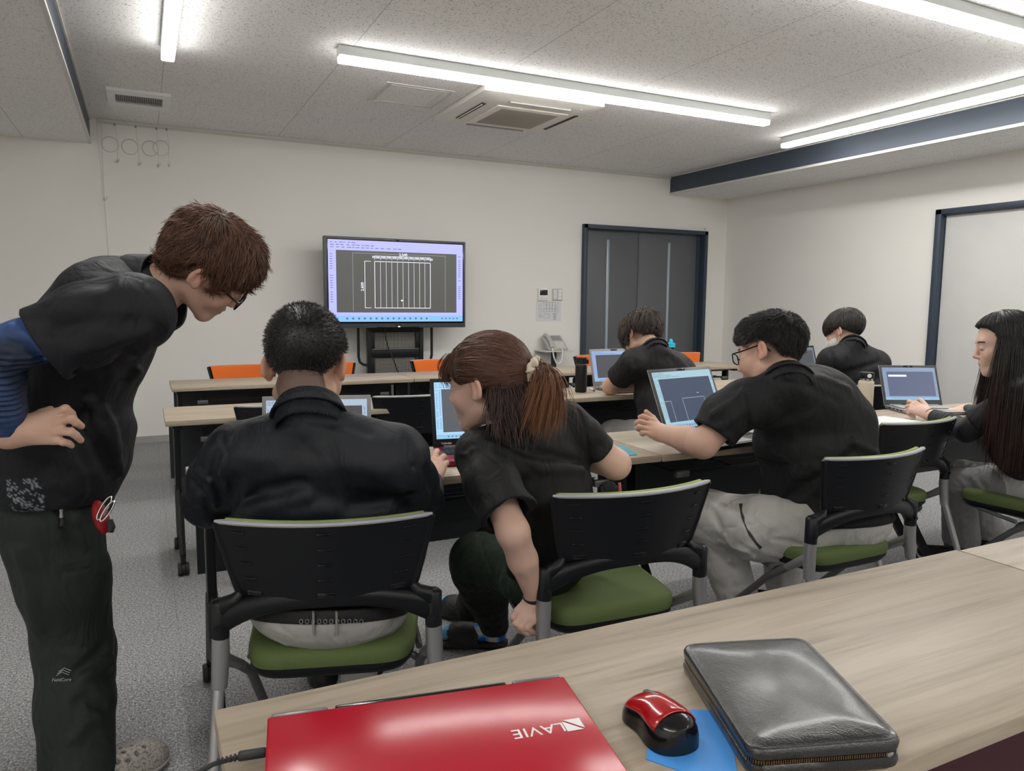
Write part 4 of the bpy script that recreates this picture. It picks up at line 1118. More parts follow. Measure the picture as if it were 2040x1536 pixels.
_C8 = [(0, 0, 0), (1, 0, 0), (0, 1, 0), (1, 1, 0), (0, 0, 1), (1, 0, 1), (0, 1, 1), (1, 1, 1)]
_E12 = [(0, 1), (2, 3), (4, 5), (6, 7), (0, 2), (1, 3), (4, 6), (5, 7), (0, 4), (1, 5), (2, 6), (3, 7)]
def mesh_sdf(nd, h, box=None):
    """surface nets over blocks near the surface; returns vertices, quads"""
    if box is None: lo, hi = nd.c - nd.r - 2 * h, nd.c + nd.r + 2 * h
    else: lo, hi = np.array(box[0], float), np.array(box[1], float)
    B = 14
    nb = np.maximum(1, np.ceil((hi - lo) / (h * B)).astype(int)); N = nb * B + 1
    D = np.full(tuple(N), .05, np.float32)
    g = np.arange(B + 1) * h
    gx, gy, gz = np.meshgrid(g, g, g, indexing='ij'); G = np.stack([gx.ravel(), gy.ravel(), gz.ravel()], 1)
    idx = []; top = 1
    while top < max(nb): top *= 2
    stack = [((0, 0, 0), top)]
    while stack:                                    # octree walk to the blocks near the surface
        (i, j, k), s_ = stack.pop()
        if i >= nb[0] or j >= nb[1] or k >= nb[2]: continue
        if s_ == 1: idx.append((i, j, k)); continue
        c_ = lo + (np.array((i, j, k)) + s_ / 2) * (h * B)
        if abs(float(nd.f(c_[None])[0])) > h * B * s_ * .5 * 1.7321 * 1.1:
            if float(nd.f(c_[None])[0]) < 0: D[i * B:(i + s_) * B + 1, j * B:(j + s_) * B + 1, k * B:(k + s_) * B + 1] = -.05
            continue
        q = s_ // 2
        for a in (0, q):
            for b in (0, q):
                for c in (0, q): stack.append(((i + a, j + b, k + c), q))
    if not idx: return np.zeros((0, 3)), np.zeros((0, 4), int)
    cen = lo + (np.array(idx) + .5) * (h * B)
    hd = h * B * .5 * math.sqrt(3)
    def work(n):
        i, j, k = idx[n]
        sub = cen[n] + np.array([[0, 0, 0]] + [[a * .5, b * .5, c * .5] for a in (-1, 1) for b in (-1, 1) for c in (-1, 1)]) * (h * B)
        dd = nd.f(sub)
        if dd.min() > hd * 1.0: return
        if dd.max() < -hd * 1.0:
            D[i * B:(i + 1) * B + 1, j * B:(j + 1) * B + 1, k * B:(k + 1) * B + 1] = -.05; return
        D[i * B:(i + 1) * B + 1, j * B:(j + 1) * B + 1, k * B:(k + 1) * B + 1] = nd.f(G + (lo + np.array(idx[n]) * (h * B))).reshape(B + 1, B + 1, B + 1)
    with ThreadPoolExecutor(4) as ex: list(ex.map(work, range(len(idx))))
    Sg = D < 0
    n0, n1, n2 = N - 1
    cnt = np.zeros((n0, n1, n2), np.uint8)
    for (a, b, c) in _C8: cnt += Sg[a:a + n0, b:b + n1, c:c + n2]
    ci = np.argwhere((cnt > 0) & (cnt < 8))
    if len(ci) == 0: return np.zeros((0, 3)), np.zeros((0, 4), int)
    vals = np.stack([D[ci[:, 0] + a, ci[:, 1] + b, ci[:, 2] + c] for a, b, c in _C8], 1).astype(float)
    acc = np.zeros((len(ci), 3)); num = np.zeros(len(ci)); off8 = np.array(_C8, float)
    for a, b in _E12:
        va, vb = vals[:, a], vals[:, b]; m = (va < 0) != (vb < 0)
        t = np.where(m, va / np.where(m, va - vb, 1), 0)
        acc += np.where(m[:, None], off8[a] + t[:, None] * (off8[b] - off8[a]), 0); num += m
    V = lo + (ci + acc / num[:, None]) * h
    key = (ci[:, 0] * n1 + ci[:, 1]) * n2 + ci[:, 2]
    def vid(c):
        k = (c[:, 0] * n1 + c[:, 1]) * n2 + c[:, 2]; i = np.searchsorted(key, k); i = np.minimum(i, len(key) - 1)
        return np.where(key[i] == k, i, -1)
    Q = []
    for ax in range(3):
        o1, o2 = [(1, 2), (2, 0), (0, 1)][ax]
        s0 = [slice(0, n) for n in N]; s1 = [slice(0, n) for n in N]
        s0[ax] = slice(0, N[ax] - 1); s1[ax] = slice(1, N[ax])
        e = np.argwhere(Sg[tuple(s0)] != Sg[tuple(s1)])
        e = e[(e[:, o1] > 0) & (e[:, o2] > 0) & (e[:, o1] < N[o1] - 1) & (e[:, o2] < N[o2] - 1)]
        inside = Sg[e[:, 0], e[:, 1], e[:, 2]]
        d1 = np.zeros(3, int); d1[o1] = 1; d2 = np.zeros(3, int); d2[o2] = 1
        q = np.stack([vid(e), vid(e - d1), vid(e - d1 - d2), vid(e - d2)], 1)
        q = np.where(inside[:, None], q, q[:, ::-1]); Q.append(q[(q >= 0).all(1)])
    return V, np.concatenate(Q)

def np_obj(name, V, F, m, parent=None, origin=None, col=None, smooth=True, relax=0):
    V = np.asarray(V, float)
    me = bpy.data.meshes.new(name)
    F = np.asarray(F); k = F.shape[1]
    o0 = np.zeros(3) if origin is None else np.asarray(origin, float)
    me.vertices.add(len(V)); me.vertices.foreach_set('co', (V - o0).astype(np.float32).ravel())
    me.loops.add(F.size); me.loops.foreach_set('vertex_index', F.astype(np.int32).ravel())
    me.polygons.add(len(F)); me.polygons.foreach_set('loop_start', np.arange(0, F.size, k, dtype=np.int32))
    me.update(calc_edges=True)
    if smooth: me.polygons.foreach_set('use_smooth', [True] * len(F))
    if m: me.materials.append(m)
    if col is not None:
        a = me.color_attributes.new('tint', 'FLOAT_COLOR', 'POINT')
        c = np.ones((len(V), 4), np.float32); c[:, :3] = col; a.data.foreach_set('color', c.ravel())
    me.validate()
    o = bpy.data.objects.new(name, me); COL.objects.link(o)
    if parent: o.parent = parent
    return o
def relaxed(V, F, n=1, lam=.5):
    """a little Laplacian smoothing"""
    for _ in range(n):
        S_ = np.zeros_like(V); c = np.zeros(len(V))
        for a in range(F.shape[1]):
            b = (a + 1) % F.shape[1]
            for x, y in ((a, b), (b, a)):
                for ax in range(3): S_[:, ax] += np.bincount(F[:, x], V[F[:, y], ax], len(V))
                c += np.bincount(F[:, x], minlength=len(V))
        V = V + lam * (S_ / np.maximum(c, 1)[:, None] - V)
    return V

# ---------------------------------------------------------------- strands
def grad(nd, P, e=.002):
    g = np.stack([nd.f(P + np.eye(3)[i] * e) - nd.f(P - np.eye(3)[i] * e) for i in range(3)], 1)
    return g / np.maximum(np.linalg.norm(g, axis=1), 1e-9)[:, None]
def chunk_f(nd, P, n=1200):
    return np.concatenate([nd.f(P[i:i + n]) for i in range(0, len(P), n)])
class Near:
    """evaluates without block pruning going wrong: points are handled in spatially small lots"""
    def __init__(s, nd): s.nd = nd
    def f(s, P):
        key = np.floor(P / .05).astype(int); k = (key[:, 0] * 4001 + key[:, 1]) * 4001 + key[:, 2]
        o = np.argsort(k, kind='stable'); ks = k[o]; out = np.empty(len(P))
        st = np.flatnonzero(np.r_[True, ks[1:] != ks[:-1]]); en = np.r_[st[1:], len(ks)]
        for a, b in zip(st, en): out[o[a:b]] = s.nd.f(P[o[a:b]])
        return out
def strands(nd, roots, flow, length, steps=8, lift=0.0, rise=None, width=.0011, seed=0, jitter=.12, clump=.25, tipdrop=(0, 0, 0), free=0.0, taper=True, h0=.0012):
    """comb tapered strands over the surface nd; flow(P)->direction. free: share of the strand that leaves the surface"""
    rs = np.random.RandomState(seed); n = len(roots); N_ = Near(nd)
    L = length * rs.uniform(.6, 1.15, n)
    P = roots.copy(); pts = [P.copy()]
    jit = rs.normal(size=(n, 3)) * jitter
    K = rs.normal(size=(5, 3)) * 70; ph = rs.uniform(0, 6, 5)
    cl = np.stack([np.sin(P @ K[i] + ph[i]) for i in range(3)], 1) * clump
    hh = h0 + rs.uniform(0, .002, n)
    free_dir = None
    for s in range(steps):
        fr = (s + 1) / steps
        d = flow(P) + jit + cl
        if fr <= 1 - free or free == 0:
            g = grad(N_, P); d = d - (d * g).sum(1)[:, None] * g
            d /= np.maximum(np.linalg.norm(d, axis=1), 1e-6)[:, None]
            Pn = P + d * (L / steps)[:, None]
            sd = N_.f(Pn); gg = grad(N_, Pn)
            Pn = Pn + gg * np.clip(hh + lift * fr - sd, -.02, .02)[:, None]
            free_dir = (Pn - P); free_dir /= np.maximum(np.linalg.norm(free_dir, axis=1), 1e-9)[:, None]
        else:
            free_dir = free_dir + np.asarray(tipdrop) / steps + jit * .15; free_dir /= np.linalg.norm(free_dir, axis=1)[:, None]
            Pn = P + free_dir * (L / steps)[:, None]
        P = Pn; pts.append(P.copy())
    return tubes3(np.stack(pts, 1), width * rs.uniform(.6, 1.3, n), rs)
def tubes3(PT, wd, rs, col_lo=.55, col_hi=1.5, sides=3):
    """PT: n x m x 3 polylines -> tapered three-sided tubes with a tint per strand"""
    n, m, _ = PT.shape
    T = np.gradient(PT, axis=1); T /= np.maximum(np.linalg.norm(T, axis=2), 1e-9)[..., None]
    ref = rs.normal(size=(n, 1, 3)); A_ = np.cross(T, ref); A_ /= np.maximum(np.linalg.norm(A_, axis=2), 1e-9)[..., None]
    B_ = np.cross(T, A_)
    t = np.linspace(0, 1, m); prof = np.minimum(1, .5 + 3 * t) * (1 - t ** 3 * .85)
    w = wd[:, None] * prof[None, :]
    rings = np.stack([PT + (A_ * cos(2 * pi * k / sides) + B_ * sin(2 * pi * k / sides)) * w[..., None] for k in range(sides)], 2)
    V = rings.reshape(-1, 3)
    base = (np.arange(n)[:, None, None] * m + np.arange(m - 1)[None, :, None]) * sides; k = np.arange(sides)[None, None, :]; k2 = (k + 1) % sides
    F = np.stack([base + k, base + k2, base + sides + k2, base + sides + k], -1).reshape(-1, 4)
    c = rs.uniform(col_lo, col_hi, n) ; col = np.repeat(c, m * sides)
    return V, F, col, np.repeat(np.tile(t, n), sides)
def join(parts):
    V = []; F = []; C = []; o = 0
    for v, f, c in parts:
        V.append(v); F.append(f + o); C.append(c); o += len(v)
    return np.concatenate(V), np.concatenate(F), np.concatenate(C)

# ---------------------------------------------------------------- skin, hair, cloth materials
def tinted(name, rough=.5, nsc=200, nstr=.2, spec=.5, sss=0.0, sheen=0.0, ndist=.001, nvar=.12, drape=0.0):
    t = NT(name); a = t.n('ShaderNodeVertexColor', layer_name='tint'); v = t.coord()
    f = t.noise(v, nsc, 3); g = t.noise(v, 9, 3)
    c = t.mix(g, t.mix(1.0, a.outputs[0], (1 - nvar,) * 3 + (1,), 'MULTIPLY'), t.mix(1.0, a.outputs[0], (1 + nvar,) * 3 + (1,), 'MULTIPLY'))
    t.set(c, rough)
    if drape:
        w_ = t.noise(t.coord('Object', (1.0, 1.0, .55), (.3, .5, 0)), 13, 3, .45, .9)
        t.bump(t.math('ADD', t.math('MULTIPLY', w_, drape), t.math('MULTIPLY', f, .02)), .8, .02)
    else: t.bump(f, nstr, ndist)
    t.b.inputs['Specular IOR Level'].default_value = spec
    if sss: t.b.inputs['Subsurface Weight'].default_value = sss; t.b.inputs['Subsurface Radius'].default_value = (.012, .004, .002); t.b.inputs['Subsurface Scale'].default_value = .6
    if sheen: t.b.inputs['Sheen Weight'].default_value = sheen; t.b.inputs['Sheen Roughness'].default_value = .5
    return t.m
M['skin'] = tinted('skin', .52, 260, .12, .4, .12, nvar=.05)
M['hair'] = tinted('hair', .42, 300, .1, .5, nvar=.1)
M['cloth'] = tinted('woven_cloth', .66, 1100, .2, .30, nvar=.06, drape=1.0)
M['cloth_smooth'] = tinted('smooth_cloth', .54, 1100, .12, .36, nvar=.05, drape=.7)

# ---------------------------------------------------------------- head
class Frame:
    """right, forward, up axes at an origin; world = o + s*(x*right + y*forward + z*up)"""
    def __init__(s, o, fwd, up, sc=1.0):
        s.o = np.asarray(o, float); s.s = sc; f = nrm(fwd); u = np.asarray(up, float); u = nrm(u - f * (u @ f)); s.R = np.stack([np.cross(f, u), f, u], 1)
    def p(s, x, y, z): return s.o + s.R @ (A3(x, y, z) * s.s)
    def d(s, x, y, z): return s.R @ A3(x, y, z)
    def inv(s, P): return ((P - s.o) @ s.R) / s.s
def head_nodes(F, ears=True, female=False, jaw=1.0, fat=1.0):
    s = F.s; e = lambda c, r: ell(F.p(*c), np.array(r) * s, F.R)
    b = lambda c, r: ball(F.p(*c), r * s)
    cn = lambda a, c, ra, rc: cone(F.p(*a), F.p(*c), ra * s, rc * s)
    skull = U([e((0, -.014, .048), (.076, .096, .082)), e((0, .020, .030), (.069, .072, .075))], .02 * s)
    jw = .045 * fat
    face = U([skull, e((0, .034, -.028), (.058 * fat, .058, .072)), cn((jw, .004, -.058), (.016, .070, -.096), .020, .018), cn((-jw, .004, -.058), (-.016, .070, -.096), .020, .018),
              b((0, .074, -.097), .019), e((.034 * fat, .066, -.028), (.026, .026, .030)), e((-.034 * fat, .066, -.028), (.026, .026, .030)),
              cn((-.034, .078, .028), (.034, .078, .028), .014, .014), e((0, .080, -.060), (.026, .020, .022))], .022 * s)
    for sx in (-1, 1):
        face = S(face, ell(F.p(sx * .032, .104, .004), np.array((.019, .016, .011)) * s, F.R), .010 * s)
    nose = U([cn((0, .092, .014), (0, .110, -.026), .008, .0105), b((.0085, .103, -.032), .0075), b((-.0085, .103, -.032), .0075)], .006 * s)
    lids = [ell(F.p(sx * .031, .084, .004), np.array((.0145, .0125, .0115)) * s, F.R) for sx in (-1, 1)]
    lips = [cone(F.p(-.017, .092, -.0605), F.p(0, .0985, -.058), .0045 * s, .0062 * s), cone(F.p(.017, .092, -.0605), F.p(0, .0985, -.058), .0045 * s, .0062 * s),
            cone(F.p(-.014, .091, -.068), F.p(.014, .091, -.068), .0050 * s, .0050 * s), ell(F.p(0, .0955, -.069), np.array((.013, .007, .006)) * s, F.R)]
    mouth_gap = cone(F.p(-.020, .103, -.0635), F.p(.020, .103, -.0635), .0022 * s, .0022 * s)
    hd = U([face, nose] + lids, .007 * s)
    hd = U([hd] + lips, .004 * s); hd = S(hd, mouth_gap, .003 * s)
    out = [hd]
    if ears:
        for sx in (-1, 1):
            a = rad(18)
            Re = F.R @ np.array(Matrix.Rotation(sx * rad(28), 3, 'Z')) @ np.array(Matrix.Rotation(rad(-12), 3, 'X'))
            rim = ell(F.p(sx * .083, -.006, .002), np.array((.0075, .0185, .0315)) * s, Re)
            con = ell(F.p(sx * .0915, -.001, .003), np.array((.0075, .0115, .020)) * s, Re)
            ear = U([S(rim, con, .004 * s), ell(F.p(sx * .0805, .004, -.022), np.array((.0065, .0095, .011)) * s, Re), cone(F.p(sx * .074, .002, .010), F.p(sx * .076, .0, -.014), .010 * s, .008 * s)], .006 * s)
            out.append(ear)
    return U(out, .006 * s)
SKIN = np.array([.58, .35, .25]); SKIN_F = np.array([.62, .40, .30])
def skin_col(P, F, base=SKIN, brow=(.03, .02, .015), stubble=0.0, lip=(.42, .16, .13), redear=.6, buzz=None):
    q = F.inv(P); c = np.tile(base, (len(P), 1))
    def blend(mask, col): 
        m = np.clip(mask, 0, 1)[:, None]; return c * (1 - m) + np.asarray(col) * m
    g = lambda c0, r: np.exp(-(((q - np.array(c0)) / np.array(r)) ** 2).sum(1))
    c = blend(.9 * (g((0, .098, -.064), (.017, .02, .0075)) > .45), lip)
    for sx in (-1, 1):
        c = blend(1.0 * ((np.abs(q[:, 0] * sx - .033) < .019) & (np.abs(q[:, 2] - .0295 + 6 * (np.abs(q[:, 0]) - .030) ** 2) < .0035) & (q[:, 1] > .07)), brow)
        c = blend(redear * g((sx * .086, -.004, .004), (.013, .018, .026)), base * np.array([1.05, .62, .58]))
        c = blend(.35 * g((sx * .043, .08, -.03), (.022, .02, .02)), base * np.array([1.08, .75, .72]))
    c = blend(.3 * g((0, .112, -.03), (.014, .02, .012)), base * np.array([1.08, .75, .72]))
    # closed eyelid line / lashes
    for sx in (-1, 1):
        c = blend(1.0 * ((np.abs(q[:, 0] * sx - .031) < .0135) & (np.abs(q[:, 2] + .0015 + 20 * (np.abs(q[:, 0]) - .031) ** 2) < .0016) & (q[:, 1] > .085)), brow)
    if buzz is not None: c = blend(buzz(q), (.09, .065, .055))
    return c
def head_frame_box(F): return F
def neck(F, base, r1=.056, r0=.052, fwd=-.022):
    return cone(F.p(0, fwd, -.050), base, r0 * F.s, r1)

# ---------------------------------------------------------------- hand from a palm frame and finger chains
def hand_nodes(wrist, mcp, fingers, thumb, nrm_out, s=1.0, wr=.027):
    """mcp: knuckle points index..little; fingers: lists of 3 further joints each; thumb: 4 points from the palm"""
    ns = []
    w = np.asarray(wrist, float); mcp = [np.asarray(p, float) for p in mcp]; n = nrm(nrm_out)
    palm = []
    for i, p in enumerate(mcp):
        q = w + (p - w) * .14 + (p - np.mean(mcp, 0)) * .38
        palm.append(cone(q - n * .003 * s, p - n * .003 * s, .0150 * s, .0118 * s))
    c = (w + np.mean(mcp, 0)) / 2
    palm.append(cone(w, c - n * .006 * s, .022 * s, .019 * s))
    P_ = U(palm, .016 * s)
    R0 = [.0092, .0094, .0090, .0080]
    fs = []
    for i, (p, f) in enumerate(zip(mcp, fingers)):
        r = R0[i] * s; pts = [p - n * .001 * s] + [np.asarray(x, float) for x in f]
        fs.append(U(chain(pts, [r * 1.12, r * 1.02, r * .92, r * .80]), .002 * s))
    t = [np.asarray(x, float) for x in thumb]
    fs.append(U(chain(t, [.0155 * s, .0125 * s, .0112 * s, .0088 * s][:len(t)]), .003 * s))
    fu = Nd(lambda P: np.min([x.f(P) for x in fs], axis=0), *_bound(fs))
    return Nd(lambda P: smin(P_.f(P), fu.f(P), .008 * s), *_bound([P_, fu]))
def auto_hand(wrist, d, n, side, curl=(.5, .6, .4), spread=.10, s=1.0, thumb_dir=None, curls=None, thumb_out=.8):
    """d fingers' direction, n out of the back of the hand, side +1 when the thumb lies towards d x n"""
    d = nrm(d); n = nrm(np.asarray(n, float) - d * (np.asarray(n, float) @ d)); t = np.cross(d, n) * side
    w = np.asarray(wrist, float); offs = [.029, .009, -.011, -.029]; fw = [.088, .091, .086, .077]; ln = [(.042, .025, .021), (.046, .029, .022), (.042, .027, .021), (.033, .020, .019)]
    mcp = []; fi = []
    for i in range(4):
        p = w + (d * fw[i] + t * offs[i]) * s; mcp.append(p)
        dd = nrm(d + t * offs[i] * spread * 35); a = 0; q = p; f = []
        cc = curls[i] if curls else curl
        for k in range(3):
            a += cc[k]; q = q + (dd * cos(a) - n * sin(a)) * ln[i][k] * s; f.append(q)
        fi.append(f)
    td = nrm(d * .75 + t * thumb_out - n * .25) if thumb_dir is None else nrm(thumb_dir)
    b = w + (d * .022 + t * .022 - n * .004) * s
    th = [b, b + td * .040 * s, b + nrm(td + d * .25) * .040 * s + td * .030 * s, b + td * .040 * s + nrm(td + d * .5) * .052 * s]
    return hand_nodes(w, mcp, fi, th, n, s)
def L3(a, b, t): return np.asarray(a) * (1 - t) + np.asarray(b) * t
def sleeve(pts, rs, k=.015, hollow=.0085, depth=.03, inner=None):
    """cloth tube open at its last point"""
    ns = chain(pts, rs); u = U(ns, k); e, p = np.asarray(pts[-1], float), np.asarray(pts[-2], float); d = nrm(e - p)
    # extend past the hem, then cut flat and hollow
    u = U(ns + [cone(e, e + d * .02, rs[-1], rs[-1])], k); u = cut(u, e, d, .002)
    return S(u, cone(e - d * depth, e + d * .04, rs[-1] - hollow * 1.6, rs[-1] - hollow), .003)
# ================================================================ people
def D(a, b, c): return a * CR + b * CU + c * CF
def slab(o, n, h, c, r):
    o = np.asarray(o, float); n = nrm(n); return Nd(lambda P: np.abs((P - o) @ n) - h, c, r)
def half(p, n, c, r):
    p = np.asarray(p, float); n = nrm(n); return Nd(lambda P: (P - p) @ n, c, r)
def hit(nd, u, v, z0=1.0, z1=5.5):
    """where the sight line through a pixel meets a body surface (so seams and creases lie on the cloth)"""
    d = ray(u, v); z = z0
    while z < z1:
        f = float(nd.f((CAM + d * z)[None])[0])
        if f < .0012: return CAM + d * z
        z += max(.0012, f * .6)
    return None
def hp(nd, pts, **k):
    r = [hit(nd, u, v, **k) for u, v in pts]; return [p for p in r if p is not None]
def FD(nd, lst, **k):
    """creases given as pixel polylines found on the surface"""
    out = []
    for pts, am, w in lst:
        q = hp(nd, pts, **k)
        if len(q) > 1: out.append((q, am, w))
    return folds(nd, out)
def hairline(F, nd, pts, k=.012, sx=0.0):
    """keeps the part of nd above a line z(y) in the head frame"""
    ys = [p[0] for p in pts]; zs = [p[1] for p in pts]
    def f(P):
        q = F.inv(P); return smax(nd.f(P), (np.interp(q[:, 1], ys, zs) + sx * np.abs(q[:, 0]) - q[:, 2]) * .8 * F.s, k)
    return Nd(f, nd.c, nd.r)
def scalp(F, t, tf=None):
    s = F.s; return U([ell(F.p(0, -.014, .048), (np.array((.076, .096, .082)) + t) * s, F.R), ell(F.p(0, .020, .032), (np.array((.069, .072, .075)) + (t if tf is None else tf)) * s, F.R)], .025 * s)
def roots_on(V, n, seed, mask=None):
    r = np.random.RandomState(seed); P = V if mask is None else V[mask(V)]
    i = r.randint(0, len(P), n); return P[i] + r.normal(size=(n, 3)) * .0015
class Person:
    def __init__(s, label, base):
        s.o = np.array([base[0], base[1], 0.0]); s.e = empty('person', s.o, 0, label, 'person', 'people in the training room')
    def add(s, name, nd, h, m, col, box=None, relax=1, label=None, parent=None):
        V, F = mesh_sdf(nd, h, box)
        if relax: V = relaxed(V, F, relax)
        c = col(V) if callable(col) else np.tile(np.array(col, float), (len(V), 1))
        o = np_obj(name, V, F, m, parent or s.e, s.o, c)
        if label: o['label'] = label
        return o, V
    def mesh(s, name, V, F, m, col, parent=None):
        c = np.tile(np.array(col, float), (len(V), 1)) if np.ndim(col) == 1 else col
        return np_obj(name, V, F, m, parent or s.e, s.o, c)
    def tube(s, name, pts, r, m, parent=None, seg=8, closed=False, flat=None):
        b = MB(); b.tube([Vector(p - s.o) for p in map(np.asarray, pts)], r, seg, closed=closed, flat=flat); return b.obj(name, m, parent or s.e)
    def mb(s, name, b, m, parent=None, smooth=40): return b.obj(name, m, parent or s.e, smooth=smooth)
    def rel(s, p): return Vector(np.asarray(p) - s.o)
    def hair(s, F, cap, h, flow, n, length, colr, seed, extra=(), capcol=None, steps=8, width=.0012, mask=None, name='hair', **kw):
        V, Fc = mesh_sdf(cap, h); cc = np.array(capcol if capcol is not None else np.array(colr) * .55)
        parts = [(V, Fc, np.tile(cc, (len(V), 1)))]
        if n:
            R_ = roots_on(V, n, seed, mask)
            v, f, c, t = strands(cap, R_, flow, length, steps=steps, width=width, seed=seed, **kw)
            parts.append((v, f, c[:, None] * np.array(colr)[None]))
        parts += list(extra)
        Vj, Fj, Cj = join(parts)
        return np_obj(name, Vj, Fj, M['hair'], s.e, s.o, Cj)
def collar(Nb, ax, r0, r1, h, th=.005, drop=.02):
    ax = nrm(ax); a = np.asarray(Nb) - ax * drop; b = np.asarray(Nb) + ax * h
    return cut(S(cone(a, b + ax * .03, r0, r1 - (r0 - r1) * .03 / (h + drop)), cone(a, b + ax * .06, r0 - th, r1 - th * 1.2), .003), b, ax, .003)
def neck_collar(pr, F, Nb, col, r0=.082, r1=.070, h=.042, drop=.016, tilt=(0, 0, 0), res=.003):
    top = F.p(0, -.034, -.06); ax = nrm(nrm(top - Nb) + np.asarray(tilt)); o = np.asarray(Nb)
    st = S(cone(o - ax * drop, o + ax * (h + .02), r0 - .008, r1 - .004), cone(o - ax * (drop + .03), o + ax * (h + .05), r0 - .014, r1 - .0105), .002); st = cut(st, o + ax * h, ax, .003)
    lf = S(cone(o - ax * (drop + .008), o + ax * (h - .002), r0 + .008, r1 + .000), cone(o - ax * (drop + .04), o + ax * (h + .03), r0 + .004, r1 - .0065), .002)
    lf = cut(lf, o + ax * (h - .004), ax, .004); lf = cut(lf, o - ax * (drop - .004), -ax, .002)
    pr.add('collar', U([st, lf], .003), res, M['cloth'], col); return ax
def glasses(pr, F, wid=.062, tall=.032, rnd=.006, th=.0022, fy=.108, fz=.002, metal=None):
    """rims, bridge and temples as one frame with two lenses"""
    m = metal or M['black_gloss']; b = MB()
    for sx in (-1, 1):
        cx = sx * .034; pts = []
        for k in range(32):
            a = 2 * pi * k / 32; e = 2 / 3.4
            c_, s_ = cos(a), sin(a)
            x = cx + (wid / 2 - .004) * abs(c_) ** e * (1 if c_ > 0 else -1); z = fz + tall / 2 * abs(s_) ** e * (1 if s_ > 0 else -1)
            pts.append(pr.rel(F.p(x, fy - abs(x) * .06, z)))
        b.tube(pts, th * F.s, 8, closed=True)
        b.tube([pr.rel(F.p(*q)) for q in ((sx * (.034 + wid / 2 - .004), fy - .004, fz + tall * .3), (sx * .074, fy - .012, fz + tall * .28), (sx * .079, .06, .012), (sx * .081, .0, .018), (sx * .080, -.015, .008), (sx * .078, -.028, -.010))], th * 1.1 * F.s, 8)
    b.tube([pr.rel(F.p(*q)) for q in ((-.008, fy + .001, fz + .006), (0, fy + .003, fz + .008), (.008, fy + .001, fz + .006))], th * F.s, 8)
    return pr.mb('glasses', b, m)

